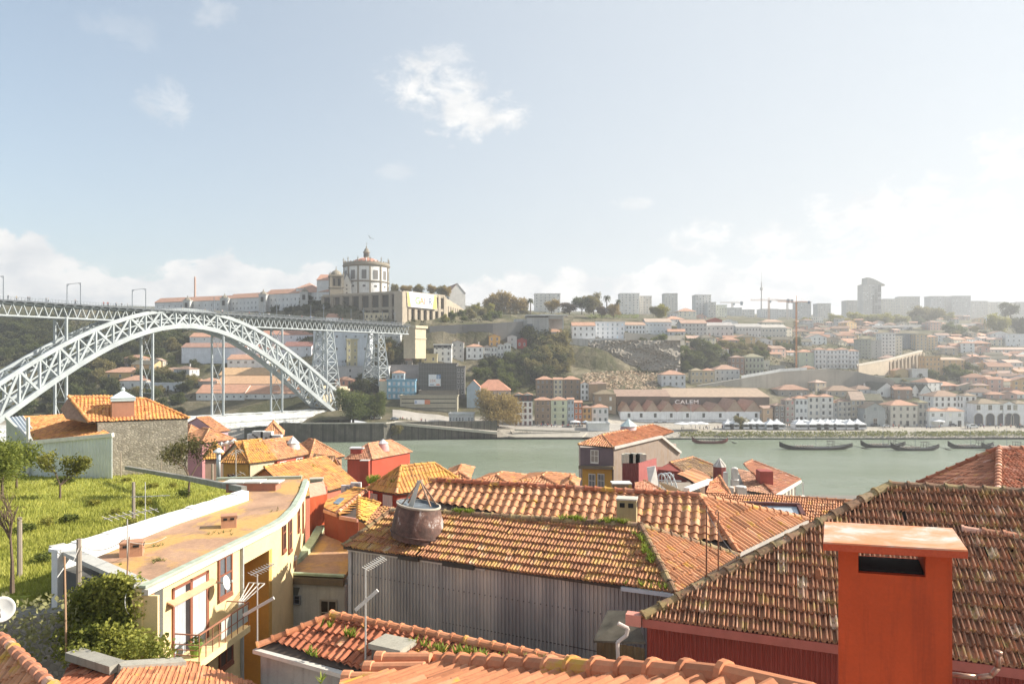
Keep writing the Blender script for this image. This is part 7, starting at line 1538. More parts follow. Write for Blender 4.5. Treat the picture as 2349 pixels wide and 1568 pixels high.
m = MB(); cbxx(m, -hw+ox, hw+ox, -hd_, hd_, 30, zs0); cbxx(m, -hw+ox, sx0, -hd_, hd_, zs0, 37.12); cbxx(m, sx1, hw+ox, -hd_, hd_, zs0, 37.12); cbxx(m, sx0, sx1, -hd_, -hd_+.1, zs1, 37.12); cbxx(m, sx0, sx1, hd_-.1, hd_, zs1, 37.12)
ch(m, 'shaft', wall((.52, .075, .022), s=.9, dirt=.75, stain=(.17, .03, .015)), rc_)
m = MB(); cbxx(m, sx0+.01, sx1-.01, -hd_+.12, hd_-.14, zs0-.3, zs0+.03); ch(m, 'flue', plain((.02, .018, .016), .95), rc_)
m = MB(); cbxx(m, -Wc/2, Wc/2, -.72, .72, 37.125, cz+.005); ch(m, 'cap_slab', M_SLAB, rc_)
m = MB(); cbxx(m, -Wc/2-.004, Wc/2+.004, -.724, .724, 37.12, cz-.02); ch(m, 'cap_edge', M_RR, rc_)
# copper pipe bending up beside the chimney
pp = empty('vent_pipe', 'bent copper coloured pipe right of the red chimney', 'pipe', W(2200, 1530, 12)); m = MB()
P = [W(2170, 1544, 12.2), W(2240, 1552, 12.0), W(2272, 1548, 12.0), W(2288, 1530, 12.0), W(2289, 1500, 12.0)]; m.path(P, .045, 10); m.tube(P[-1], P[-1]+Vector((0, 0, .06)), .065, .065, 12); ch(m, 'pipe', plain((.34, .20, .14), .35, .5), pp, True)
# --- pink hip roof far right behind it
zp = 31.6; A_1 = WZ(2100, 1113, zp); B_1 = WZ(2470, 1118, zp); apx = W(2291, 1031, 31.5)
t = empty('house', 'house with rosy tiled hip roof at the right frame edge', 'house', (A_1.x, A_1.y, 20))
F0 = W(2288, 1128, 26.5); pl1 = plane3(apx, F0, W(2500, 1150, 25.5)); tiles3(t, F0, hit(2500, 1150, pl1), [F0, hit(2500, 1150, pl1), hit(2500, 1035, pl1), apx], .24, .34, 'double', T_PINK, seed=14, rib=.09, th=.05)
F1 = W(2085, 1121, 32); tiles3(t, F1, F0, [F1, F0, apx], .24, .34, 'double', T_PINK, seed=15, rib=.09)
ridge(t, F1, apx, .14, .45, T_RED, up=.05); ridge(t, F0, apx, .13, .42, T_PINK, up=.05); ridge(t, apx, hit(2500, 1035, pl1), .13, .45, T_PINK, up=.05)
m = MB(); m.prism([(F0.x+.3, F0.y+.4), (F1.x+.6, F1.y), (F1.x+9, F1.y+6), (F0.x+8, F0.y)], 20, min(F0.z, F1.z)-.3); ch(m, 'wall', wall((.5, .4, .3)), t)
# --- lower roof in the foreground (big red pantiles, weeds)
zf = 30.95; FA = WZ(592, 1484, zf); FB = WZ(925, 1566, zf); FC = WZ(1150, 1640, zf)
plF = slope_plane(FA, FB, .42); FT = hit(760, 1414, plF); FR = hit(1300, 1520, plF); FE = hit(1450, 1572, plF); FX = hit(1150, 1640, plF)
fh = empty('house', 'low house with weedy red pantile roof and pale coping in the lower middle', 'house', (FA.x, FA.y, 22))
tiles3(fh, FA, FB, [FA, FB, FX, FE, FR, FT], .26, .45, 'pan', T_RED, seed=17, rib=.085, th=.05)
ridge(fh, FA, FT, .12, .45, T_NEW, up=.05); ridge(fh, FT, FR, .14, .45, T_NEW, up=.06, seed=8); ridge(fh, FR, FE, .14, .45, T_NEW, up=.06)
uF = (FB-FA).normalized(); m = MB(); m.bar(FA-uF*.1-Vector((0, .06, .08)), FX+uF*2-Vector((0, .06, .08)), .2, .12); ch(m, 'coping', plain((.58, .54, .48), .7), fh)
nF = Vector((-uF.y, uF.x, 0)); nF = nF if nF.y > 0 else -nF
m = MB(); m.prism([(p.x, p.y) for p in (FA+nF*.1, FX+uF*2+nF*.1, FX+uF*2+nF*4.5, FA+nF*1.2)], 22, zf-.16); ch(m, 'wall', wall((.42, .40, .37), s=.8, dirt=.7), fh)
m = MB(); m.slab([FT, FR, FR+Vector((1.2, 3, -1.6)), FT+Vector((1.4, 3, -1.6))], .1); ch(m, 'roof', farroof((.4, .16, .09)), fh)
tufts('', [(FT.lerp(FR, a)-nF*b+Vector((0, 0, .1-b*.38)), FT.lerp(FR, a+.06)-nF*b+Vector((0, 0, .1-b*.38)), .05) for a, b in ((.02, .5), (.12, .7), (.42, .5), (.5, .55), (.6, .5), (.68, .5), (.76, .45), (.85, .4), (.93, .3), (.05, 1.6), (.2, 2.3))], 64, .24, 5)
cpf = hit(900, 1500, plF); t = empty('chimney', 'squat concrete chimney with mossy slab on the weedy red roof', 'chimney', cpf); rz = math.atan2(uF.y, uF.x)
ux, uy = uF, nF; m = MB(); m.obox((0, 0), ux, uy, .50, .34, -.3, .22); m.build('shaft', wall((.16, .14, .12)), t); m = MB(); m.obox((0, 0), ux, uy, .56, .42, .23, .38); m.build('cap', wall((.40, .37, .30), s=2, dirt=.5), t)
# --- closest roof: a hip with fat ridge tiles running down to the left
h0 = W(945, 1524, 11.2); h1 = W(1665, 1572, 6.0); h2 = W(1860, 1615, 5.4)
nh = empty('house', 'nearest roof with fat smooth terracotta ridge tiles along the bottom edge', 'house', (h1.x, h1.y, 30))
# slope plane that faces the viewer below the hip
e0 = W(790, 1566, 10.2); plN = plane3(h0, h1, e0); e1 = hit(1640, 1790, plN); e2 = hit(760, 1800, plN)
tiles3(nh, h0, h1, [e0, h0, h1, hit(1860, 1600, plN), hit(1500, 1800, plN), hit(760, 1700, plN)], .24, .40, 'pan', T_NEW, seed=20, rib=.07, th=.04)
ridge(nh, h0, h1, .13, .42, T_NEW, up=.05, seed=9); ridge(nh, h1, h2, .13, .42, T_NEW, up=.05, seed=10)
for i, (a, b) in enumerate([((868, 1517), (985, 1514)), ((842, 1540), (970, 1535)), ((792, 1562), (955, 1560))]):
 ridge(nh, W(*a, 10.6-i*.25), W(*b, 10.4-i*.25), .10, .9, T_NEW, name='verge_tile', up=.03)
m = MB(); m.slab([h0, h1, h1+Vector((.6, 2.5, -1.4)), h0+Vector((.6, 1.2, -1.4))], .1); m.prism([(h0.x+.3, h0.y-.2), (h1.x, h1.y-.2), (h1.x+.3, 4.0), (h0.x+.3, 6.0)], 28, 33.4); ch(m, 'wall', wall((.5, .35, .25)), nh)
# ------------------------------------------------------------------ flat roofed yellow building on the left
zr = 32.0
yb = empty('yellow_building', 'long flat roofed yellow building with terracotta terrace roof and balcony', 'building', WZ(325, 1344, zr)-Vector((0, 0, 10)))
RP = [WZ(x, y, zr) for x, y in [(325, 1345), (207, 1283), (562, 1137), (497, 1101), (692, 1097), (686, 1128), (668, 1160), (640, 1188)]]
m, N, L, B = newmat('terrace_roof'); g = N.new('ShaderNodeTexCoord').outputs['Object']; a = _noise(N, L, _map(N, L, g, (1, .7, 1)), .32, 8, .7, .5); f = _noise(N, L, g, 5, 6, .7); b = _noise(N, L, g, .5, 6, .6, .3)
base = _ramp(N, L, b, [(.3, (.24, .14, .085)), (.5, (.42, .235, .14)), (.7, (.52, .32, .20))]); base = _mix(N, L, _ramp(N, L, a, [(.47, 0.0), (.55, .85)]), base, (.64, .36, .07)); base = _mix(N, L, .3, base, _ramp(N, L, f, [(.3, (.16, .12, .08)), (.7, (.62, .40, .26))]))
L.new(base, B.inputs['Base Color']); B.inputs['Roughness'].default_value = .9; _bump(N, L, f, B, .5, .03); M_TER = m
m = MB(); m.add(RP+[p-Vector((0, 0, .2)) for p in RP], [list(range(8))[::-1], list(range(8, 16))]);
if True:
 me_ = m
 o = ch(m, 'roof', M_TER, yb)
 bm = bmesh.new(); bm.from_mesh(o.data); bmesh.ops.recalc_face_normals(bm, faces=bm.faces); bmesh.ops.triangulate(bm, faces=bm.faces); bm.to_mesh(o.data); bm.free()
M_YW = wall((.80, .62, .34), s=.5, dirt=.22, stain=(.45, .34, .2)); M_YW2 = wall((.62, .36, .10), s=.6, dirt=.25, stain=(.3, .17, .07))
edge = [WZ(325, 1347, zr), WZ(555, 1236, zr), WZ(622, 1203, zr), WZ(645, 1189, zr), WZ(671, 1163, zr), WZ(690, 1130, zr), WZ(700, 1100, zr)]
def nout(a, b): n_ = Vector((b.y-a.y, a.x-b.x, 0)).normalized(); return n_ if n_.x > 0 else -n_
def seg(i, z0, z1_, inn=0.0, mat=M_YW, name='wall', th=.3, f0=0, f1=1):
 a, b = edge[i].lerp(edge[i+1], f0), edge[i].lerp(edge[i+1], f1); n_ = nout(edge[i], edge[i+1]); m = MB(); q = [(a-n_*inn), (b-n_*inn), (b-n_*(inn+th)), (a-n_*(inn+th))]; m.prism([(p.x, p.y) for p in q], z0, z1_); return ch(m, name, mat, yb)
seg(0, 20, zr-.06); seg(1, zr-1.15, zr-.06); seg(1, 20, zr-1.2, 2.6, M_YW2, 'loggia_wall'); seg(1, 24.2, 24.4, 0, M_YW, 'landing', 2.6)
for f in ((0, .01), (.97, 1)):
 a = edge[1].lerp(edge[2], f[0]); n_ = nout(edge[1], edge[2]); m = MB(); m.obox(((a-n_*1.3).x, (a-n_*1.3).y), n_, Vector((-n_.y, n_.x, 0)), 1.3, .15, 20, zr-1.15); ch(m, 'side_wall', M_YW2, yb)
for i in (2, 3, 4, 5): seg(i, 20, zr-.06)
m = MB()
for a, b in zip(edge[:-1], edge[1:]):
 n_ = nout(a, b); m.bar(a+n_*.02+Vector((0, 0, .03)), b+n_*.02+Vector((0, 0, .03)), .26, .09)
m.bar(RP[4]+Vector((0, 0, .08)), RP[3]+Vector((0, 0, .08)), .3, .2); ch(m, 'green_edging', plain((.38, .43, .34), .7, 0, .2, 2), yb)
m = MB()
for a, b in zip(edge[:-1], edge[1:]): n_ = nout(a, b); m.bar(a+n_*.12-Vector((0, 0, .16)), b+n_*.12-Vector((0, 0, .16)), .26, .2)
ch(m, 'cornice', wall((.70, .66, .58)), yb)
# left return wall and coping
m = MB(); a, b = RP[0], WZ(118, 1262, 32.3); m.prism([(p.x, p.y) for p in (a, b, b+Vector((.5, .9, 0)), a+Vector((.3, .9, 0)))], 22, zr-.3); ch(m, 'end_wall', wall((.13, .13, .12), s=.5, dirt=.7), yb)
m = MB(); m.bar(a+Vector((-.1, .2, .02)), b+Vector((0, .3, .1)), .55, .16); ch(m, 'coping', wall((.50, .49, .45)), yb)
# white parapet
pa = WZ(118, 1259, 32.55); pb = WZ(560, 1124, 32.55); dpp = (pb-pa).normalized(); npp = Vector((dpp.y, -dpp.x, 0))
m = MB(); k = 24
for i in range(k):
 a = pa.lerp(pb, i/k); b = pa.lerp(pb, (i+.985)/k); jj = random.Random(i).uniform(-.03, .03)
 m.slab([a-npp*.15+Vector((0, 0, jj)), b-npp*.15+Vector((0, 0, jj)), b+npp*.30+Vector((0, 0, jj-.05)), a+npp*.30+Vector((0, 0, jj-.05))], .12)
m.prism([(q.x, q.y) for q in (pa, pb, pb+npp*.28, pa+npp*.28)], 30, 32.43); ch(m, 'parapet', wall((.74, .73, .70), s=.8, dirt=.3, stain=(.35, .32, .27)), yb)
m = MB(); pc = WZ(560, 1122, 32.5); pd = W(290, 1066, 62); m.bar(pc, W(430, 1096, 52), .3, .35); m.bar(W(430, 1096, 52), W(290, 1072, 62), .3, .3); ch(m, 'garden_wall', wall((.30, .29, .26), dirt=.8), yb)
# openings of the yellow facade (position along the long wall by photo column)
def onwall(i, x, y):
 a, b = edge[i], edge[i+1]; n_ = nout(a, b); return hit(x, y, (a+n_*.012, n_)), (b-a).normalized(), n_
p, d, n_ = onwall(0, 434, 1480); BR = (.26, .10, .06)
q = onwall(0, 437, 1486)[0]; m = MB()
for a, b in ((-1.15, -1.05), (-.08, .08), (1.0, 1.18)): m.slab([q+d*a+n_*.05, q+d*b+n_*.05, q+d*b+n_*.05+up_*27, q+d*a+n_*.05+up_*27], 0, d=-n_*.06)
m.slab([q-d*1.15+n_*.05+up_*26, q+d*1.18+n_*.05+up_*26, q+d*1.18+n_*.05+up_*27, q-d*1.15+n_*.05+up_*27], 0, d=-n_*.05); ch(m, 'balcony_door', plain(BR, .6), yb)
for a, b, c_ in ((-1.04, -.35, (.42, .44, .46)), (-.34, -.09, (.06, .05, .05)), (.09, .99, (.45, .47, .48))):
 m = MB(); k = 9; V = []
 for i in range(k+1): e = q+d*(a+(b-a)*i/k)+n_*(.0+.025*(i % 2)); V += [e, e+up_*26]
 m.add(V, [(2*i, 2*i+2, 2*i+3, 2*i+1) for i in range(k)]); ch(m, 'curtain', plain(c_, .8), yb)
m = MB(); q = onwall(0, 437, 1350)[0]; m.slab([q-d*1.45, q+d*1.45, q+d*1.45+n_*.28-Vector((0, 0, .12)), q-d*1.45+n_*.28-Vector((0, 0, .12))], .06); ch(m, 'awning_slab', plain((.62, .36, .22), .8), yb)
windowN(yb, onwall(0, 515, 1366)[0], d, 1.05, 1.75, BR, (.28, .30, .33)); windowN(yb, onwall(0, 517, 1525)[0], d, 1.05, 1.9, BR, (.10, .08, .07)); windowN(yb, onwall(0, 455, 1590)[0], d, 1.1, 1.9, BR, (.12, .08, .06))
q = onwall(0, 437, 1487)[0]; m = MB(); m.slab([q-d*1.0, q+d*2.6, q+d*2.6+n_*1.05, q-d*1.0+n_*1.05], .26); ch(m, 'balcony_floor', M_YW, yb)
m = MB()
for a, b in ((-1.0, -1.0), (2.55, 2.55)): m.bar(q+d*a+Vector((0, 0, .98)), q+d*a+n_*1.0+Vector((0, 0, .98)), .04)
m.bar(q-d*1.0+n_*1.0+Vector((0, 0, .98)), q+d*2.55+n_*1.0+Vector((0, 0, .98)), .05); m.bar(q-d*1.0+n_*1.0+Vector((0, 0, .5)), q+d*2.55+n_*1.0+Vector((0, 0, .5)), .03)
for i in range(9): a = -1.0+3.55*i/8; m.bar(q+d*a+n_*1.0, q+d*a+n_*1.0+Vector((0, 0, .98)), .03)
for i in range(3): z_ = .2+.2*i; m.bar(q-d*1.0+Vector((0, 0, z_)), q-d*1.0+n_*1.0+Vector((0, 0, z_)), .025)
ch(m, 'balcony_railing', plain((.36, .16, .10), .6), yb)
m = MB(); m.slab([q+d*.5+n_*.97+Vector((0, 0, .2)), q+d*2.5+n_*.97+Vector((0, 0, .2)), q+d*2.5+n_*.97+Vector((0, 0, .9)), q+d*.5+n_*.97+Vector((0, 0, .9))], 0, d=n_*.02); ch(m, 'railing_panel', plain((.50, .53, .48), .3), yb)
t = empty('clothes_rack', 'folding clothes drying rack sticking out beyond the balcony end', 'clothes rack', q+d*2.6+n_*.5+Vector((0, 0, .9))); m = MB()
for i in range(4): m.bar((0, 0, -.06*i), d*1.5+n_*(-.35+.25*i)+Vector((0, 0, .38)), .035)
m.bar(d*1.5+n_*-.35+Vector((0, 0, .38)), d*1.5+n_*.4+Vector((0, 0, .38)), .035); m.build('rack_bars', plain((.6, .58, .54), .5), t)
t = empty('flower_pot', 'green plant pot on the near corner of the balcony', 'plant pot', q-d*.6+n_*.6); m = MB(); m.lathe((0, 0, 0), [(.16, 0), (.24, .42), (.27, .45), (.22, .45), (.01, .4)], 14); m.build('pot', plain((.20, .30, .05), .5), t); clump = clumps('pot_plant', [(0, 0, .6)], .16, GREEN, 3, n=40, flat=1); clump.parent = t
for x, y, dy in ((438, 1380, 0),): pass
pl_ = []
for i, (x, wd_) in enumerate([(331, .30), (345, .12), (553, .12)]):
 q2 = onwall(0, x, 1360)[0]; m = MB(); m.bar(Vector((q2.x, q2.y, zr-.3))+n_*.05, Vector((q2.x, q2.y, 21))+n_*.05, wd_ if i else .9, .12); ch(m, 'pilaster' if i == 0 else 'downpipe', M_YW if i == 0 else plain((.50, .24, .12) if i == 1 else (.40, .42, .42), .5), yb)
for x, i in ((650, 3), (664, 3), (684, 4), (694, 5)):
 q3, d3, n3 = onwall(i, x, 1262 if i == 3 else 1215); windowN(yb, q3, d3, .75, 1.7, BR, (.2, .2, .2))
def dish(label, p, r, face, arm, mat=None, cr_=None):
 t = empty('satellite_dish', label, 'satellite dish', p); face = Vector(face).normalized(); m = MB(); m.lathe((0, 0, 0), [(.001, -.02*r), (r*.4, 0), (r*.75, .08*r), (r, .2*r), (r*.97, .22*r), (r*.74, .1*r), (.001, .02*r)], 22)
 q = face.to_track_quat('Z', 'Y'); o = m.build('reflector', mat or plain((.70, .69, .66), .5), t, True); o.rotation_euler = q.to_euler()
 m = MB(); m.bar((0, 0, 0), arm, .05); m.bar(Vector((0, 0, -r*.8)), face*r*.9, .03); m.tube(face*r*.85, face*r*1.05, .05, .06, 8); m.build('arm', plain((.40, .38, .36), .5), t); return t
q4 = onwall(0, 488, 1340)[0]; dish('small white satellite dish fixed to the yellow wall between door and window', q4+n_*.55+Vector((0, 0, .1)), .3, (.95, .0, .25), -n_*.55)
dish('oval white satellite dish beside the ivy left of the yellow wall', W(293, 1378, 24.6), .46, (.95, .12, .1), Vector((.7, .3, -.35)))
dish('white satellite dish cut by the left frame edge', W(3, 1396, 19), .34, (.4, -.8, .2), Vector((-.5, .3, -.3)))
# small box chimneys on the terrace roof
M_TC = wall((.50, .27, .17), s=1.5, dirt=.3)
for x, y, lb, w_ in ((525, 1207, 'small terracotta box vent in the middle of the terrace roof', .95), (303, 1272, 'small terracotta box vent near the front end of the terrace roof', 1.15)):
 p = WZ(x, y, zr); chimney(lb, p, w_*.72, .6, .52, M_TC, M_TC, rz=.35, capo=.02, capt=.06)
p = WZ(615, 1112, zr)
p = WZ(582, 1122, zr); t = empty('skylight_box', 'low brick upstand with broken white slabs at the back of the terrace roof', 'roof box', p); m = MB(); m.box(-1.5, 1.5, -.5, .5, -.1, .45); m.build('upstand', wall((.42, .2, .14)), t); m = MB(); m.box(-1.7, -.4, -.6, .6, .46, .54); m.box(-.3, .6, -.6, .6, .47, .56); m.box(.7, 1.7, -.5, .6, .46, .53); m.build('slabs', wall((.6, .6, .56)), t)
tufts('', [(WZ(640, 1165, zr), WZ(650, 1167, zr), .3), (WZ(560, 1140, zr), WZ(575, 1142, zr), .25), (WZ(350, 1255, zr), WZ(365, 1250, zr), .2), (WZ(470, 1225, zr), WZ(520, 1222, zr), .25), (WZ(690, 1112, zr), WZ(668, 1158, zr), .1), (WZ(352, 1290, zr), WZ(362, 1286, zr), .1)], 40, .14, 8, leafmat((.16, .17, .05), (.35, .33, .12)))
# alley steps
st_ = MB(); a0 = W(575, 1480, 34)
for i in range(16): st_.box(-12.9+.0, -10.2, 33.0+i*.42, 33.42+i*.42+.02, 20, 22.6+i*.21)
tag(st_.build('alley_steps', wall((.24, .17, .11), s=.8)), kind='structure')
m = MB(); r_a = W(640, 1420, 37.2);
for i in range(8): m.bar((-12.8, 33.2+i*.9, 22.8+i*.42), (-12.8, 33.2+i*.9, 23.8+i*.42), .04)
m.bar((-12.8, 33.2, 23.8), (-12.8, 39.5, 26.74), .05); m.bar((-12.8, 33.2, 23.4), (-12.8, 39.5, 26.34), .03)
tag(m.build('stair_railing', plain((.40, .14, .08), .6)), 'red brown stair railing rising in the narrow alley beside the yellow building', 'railing')
# ------------------------------------------------------------------ small white building with flat terracotta roof
zi = 28.3
wb_ = empty('house', 'small white walled house with flat terracotta roof and curved green edge', 'house', WZ(628, 1316, zi)-Vector((0, 0, 7)))
cur = [(628, 1314), (655, 1304), (680, 1287), (703, 1265), (720, 1240), (728, 1225), (735, 1213)]
IP = [WZ(x, y, zi) for x, y in cur]+[WZ(850, 1211, zi), WZ(790, 1322, zi)]
m = MB(); m.add(IP+[p-Vector((0, 0, .2)) for p in IP], [list(range(9)), list(range(9, 18))[::-1]]); o = ch(m, 'roof', M_TER, wb_); bm = bmesh.new(); bm.from_mesh(o.data); bmesh.ops.triangulate(bm, faces=bm.faces); bm.to_mesh(o.data); bm.free()
m = MB()
for a, b in zip(IP[:6], IP[1:7]): m.bar(a+Vector((0, 0, .1)), b+Vector((0, 0, .1)), .55, .3)
m.bar(IP[6]+Vector((0, 0, .1)), IP[7]+Vector((0, 0, .1)), .4, .3); m.bar(IP[0]+Vector((0, 0, .05)), IP[8]+Vector((0, 0, .05)), .2, .12); ch(m, 'green_edging', plain((.38, .47, .33), .7, 0, .2, 2), wb_)
fr = IP[0]; fe = IP[8]; df = (fe-fr).normalized(); nf = Vector((df.y, -df.x, 0)); nf = nf if nf.y < 0 else -nf
M_WW = wall((.62, .62, .56), s=.8, dirt=.45)
m = MB(); m.prism([(p.x, p.y) for p in (fr, fe, fe-nf*.4, fr-nf*.4)], 20, zi-.5); m.prism([(p.x, p.y) for p in IP[:7]+[IP[7], IP[8]-nf*.5, IP[0]-nf*.5]], 20, zi-.25); ch(m, 'wall', M_WW, wb_)
m = MB(); m.bar(fr+nf*.08-Vector((0, 0, .28)), fe+nf*.08-Vector((0, 0, .28)), .2, .36); ch(m, 'cornice', wall((.20, .16, .11), s=1, dirt=.6), wb_)
pw = (fr+nf*.02, nf); a = hit(659, 1384, pw); b = hit(691, 1365, pw)
windowN(wb_, hit(675, 1383, pw), df, 32/F*38, 19/F*38, (.25, .26, .27), (.03, .035, .045)); windowN(wb_, hit(754, 1440, pw), df, 42/F*38, 66/F*38, (.40, .36, .30), (.07, .05, .035), 'door')
m = MB(); q = hit(666, 1345, pw); m.slab([q-df*.5+nf*.01, q+df*.55+nf*.01, q+df*.4+nf*.01-Vector((0, 0, .5)), q-df*.3+nf*.01-Vector((0, 0, .5))], 0, d=nf*.004); ch(m, 'soot_stain', wall((.16, .16, .13)), wb_)
M_RC = plain((.35, .09, .06), .7); M_WC = wall((.72, .70, .68))
chimney('red chimney with white rounded cap at the front of the small white house', WZ(657, 1312, zi), .75, .6, .62, M_RC, M_WC, rz=-.1, holes=False, capo=.08, capt=.22)
chimney('red chimney with white cap at the back edge of the small white house roof', WZ(815, 1228, zi), .95, .7, .75, M_RC, M_WC, rz=-.1, holes=False, capo=.07, capt=.28)
# ------------------------------------------------------------------ garden, its trees and posts
def gard(x, y):  # garden plane from z 30.4 (y=1370) to 28.7 (y=1080)
 pl = (Vector((0, 28, 30.5)), Vector((0, 1.8/42, 1)).normalized()); return hit(x, y, pl)
gb_ = MB(); gpoly = [gard(-420, 1362), gard(60, 1368), gard(215, 1330), gard(330, 1300)+Vector((0, 0, 0)), gard(118, 1262)+Vector((.4, .2, 0)), gard(330, 1190), gard(560, 1128), gard(432, 1096), gard(290, 1071), gard(-420, 1066)]
gb_.add(gpoly+[p-Vector((0, 0, 8)) for p in gpoly], [list(range(10)), list(range(10, 20))[::-1]]+[(10+i, 10+(i+1) % 10, (i+1) % 10, i) for i in range(10)])
m, N, L, B = newmat('garden_soil'); g = N.new('ShaderNodeTexCoord').outputs['Object']; a = _noise(N, L, g, .35, 7, .7); b = _noise(N, L, g, 4, 4, .7)
L.new(_mix(N, L, .4, _ramp(N, L, a, [(.3, (.20, .24, .03)), (.55, (.34, .36, .05)), (.7, (.34, .27, .10))]), _ramp(N, L, b, [(.3, (.14, .17, .025)), (.7, (.44, .44, .08))])), B.inputs['Base Color']); B.inputs['Roughness'].default_value = .95
o = gb_.build('garden_ground', m); bm = bmesh.new(); bm.from_mesh(o.data); bmesh.ops.recalc_face_normals(bm, faces=bm.faces); bmesh.ops.triangulate(bm, faces=bm.faces); bm.to_mesh(o.data); bm.free(); tag(o, kind='structure')
def grassy(n, seed, x0, x1, y0, y1, h_, mat, cond=lambda x, y: True):
 rg = np.random.RandomState(seed); V = []; Fc = []; Tn = []; k = 0
 while k < n:
  x = rg.uniform(x0, x1); y = y0+(y1-y0)*rg.rand()
  if not cond(x, y): k += 1; continue
  p = gard(x, y); c = np.array(p); s = h_*(.5+rg.rand()); a = rg.uniform(0, 6.28); d = np.array([math.cos(a), math.sin(a), 0]); o = len(V); lean = rg.randn(3)*.25*s; lean[2] = s
  V += [c-d*s*.16, c+d*s*.16, c+lean]; Fc.append((o, o+1, o+2)); Tn += [min(1, max(0, .5+.3*math.sin(p.x*.9)*math.cos(p.y*.5)+rg.randn()*.22))]*3; k += 1
 me = bpy.data.meshes.new('garden_grass'); me.from_pydata([tuple(v) for v in V], [], Fc); at = me.attributes.new('tint', 'FLOAT', 'POINT'); at.data.foreach_set('value', Tn); me.materials.append(mat); o = bpy.data.objects.new('garden_grass', me); COL.objects.link(o); tag(o, kind='stuff'); return o
inside = lambda x, y: (y < 1262-(x-118)*.305 if x > 118 else y < 1366) and y > 1070 and (x < 300 or y > 1074+(x-300)*.2)
M_GR = leafmat((.33, .35, .06), (.60, .57, .15), 'grass_blades')
grassy(42000, 1, -60, 560, 1072, 1262, .2, M_GR, inside); grassy(9000, 2, -40, 210, 1255, 1366, .16, M_GR, lambda x, y: y < 1366-(x > 118)*(x-118)*.5)
for i, (x, y, s, mt) in enumerate([(160, 1198, .9, MIDGREEN), (105, 1205, .7, GREEN), (215, 1160, .8, GREEN), (95, 1290, .7, GREEN), (330, 1160, .9, GREEN), (262, 1180, .6, GREEN), (60, 1220, .9, MIDGREEN), (300, 1205, .6, GREEN), (350, 1120, .8, GREEN), (420, 1140, .9, GREEN), (290, 1105, .7, GREEN), (395, 1118, .6, GREEN), (150, 1110, 1.2, YELLOWG), (75, 1085, 1.6, MIDGREEN)]):
 t = empty('weed_clump', 'leafy weed clump in the sunny garden grass', 'weeds', gard(x, y), 0, 'weeds in the garden'); o = meshobj('leaves', CS[i % 2], t, YELLOWG if i % 3 else GREEN); o.scale = (s*1.5, s*1.5, s)
def neartree(p, h_, w_, seed, mat, label, leaf=.09, n=2600, bare=.5, bend=0.0, thin=.7):
 r = random.Random(seed); t = empty('tree', label, 'tree', p); m = MB(); pts = []
 def br(a, d, ln, rad, lv):
  b = a+d*ln; m.tube(a, b, rad, rad*.65, 6 if lv < 2 else 4, caps=False);
  if lv >= 2: pts.append(b); pts.append(a.lerp(b, .5))
  if lv == 4: return
  for _ in range(3 if lv < 3 else 2):
   nd = (d+Vector((r.uniform(-1, 1), r.uniform(-1, 1), r.uniform(-.3, .8)))*.75).normalized(); nd.x *= w_/h_*1.3; nd.y *= w_/h_*1.3; br(b, nd.normalized(), ln*r.uniform(.6, .85), rad*.6, lv+1)
 br(Vector((0, 0, -.2)), Vector((bend, 0, 1)).normalized(), h_*bare*.55, h_*.022, 0); m.build('trunk', wall((.14, .10, .07), s=3), t)
 rg = np.random.RandomState(seed); V = []; Fc = []; Tn = []
 for _ in range(n):
  c = np.array(r.choice(pts))+rg.randn(3)*h_*.055*thin;
  a = rg.randn(3); a /= np.linalg.norm(a); b = np.cross(a, rg.randn(3)); b /= np.linalg.norm(b); s = leaf*(.5+rg.rand()*.8); o = len(V); V += [c-a*s, c+b*s*.5, c+a*s, c-b*s*.5]; Fc.append((o, o+1, o+2, o+3)); Tn += [rg.rand()]*4
 me = bpy.data.meshes.new('crown'); me.from_pydata([tuple(v) for v in V], [], Fc); at = me.attributes.new('tint', 'FLOAT', 'POINT'); at.data.foreach_set('value', Tn); me.materials.append(mat); meshobj('crown', me, t); return t
neartree(gard(138, 1145), 4.6, 4.2, 3, leafmat((.13, .15, .035), (.42, .38, .07)), 'young garden tree with yellowing leaves in front of the white shed wall', .12, 2300, .5)
neartree(gard(430, 1142), 5.0, 3.6, 6, leafmat((.10, .10, .035), (.25, .22, .09)), 'thin windblown brownish tree in front of the stone house', .10, 2400, .62, .1)
for i, (x, y, h_, sd_) in enumerate([(5, 1140, 6.2, 8), (38, 1120, 5.2, 9)]): neartree(gard(x, y), h_, h_*.9, sd_, leafmat((.12, .16, .03), (.32, .33, .06)), ['big leafy tree at the left frame edge of the garden', 'smaller leafy tree right of the big one at the left edge'][i], .13, 6500, .38, 0, 1.7)
neartree(W(28, 1345, 24), 3.9, 2.0, 13, leafmat((.2, .16, .06), (.35, .28, .1)), 'nearly bare twiggy sapling at the lower left of the garden', .05, 160, .5)
def post(x, y0, y1, lb, th_=.12, tilt=0, D_=None, mat=None):
 p = gard(x, y1) if D_ is None else W(x, y1, D_); h_ = (y1-y0)/F*p.y; t = empty('post', lb, 'post', p); m = MB(); m.tube((0, 0, -.3), (tilt, 0, h_), th_, th_*.85, 7); m.build('stake', mat or wall((.30, .25, .20), s=2), t); return t
post(45, 1186, 1325, 'thick grey stake standing in the lower garden', .11); post(306, 1105, 1198, 'grey stake beside the antenna in the garden', .11); post(277, 1038, 1093, 'thin stake left on the garden back edge', .06)
post(328, 1040, 1085, 'thin stake in the middle of the garden back edge', .06); post(370, 1052, 1095, 'thin stake right on the garden back edge', .06); post(487, 1063, 1110, 'stake beside the metal flue near the parapet corner', .12); post(181, 1235, 1330, 'dark stake with wire bands in front of the white parapet', .10, D_=25.5)
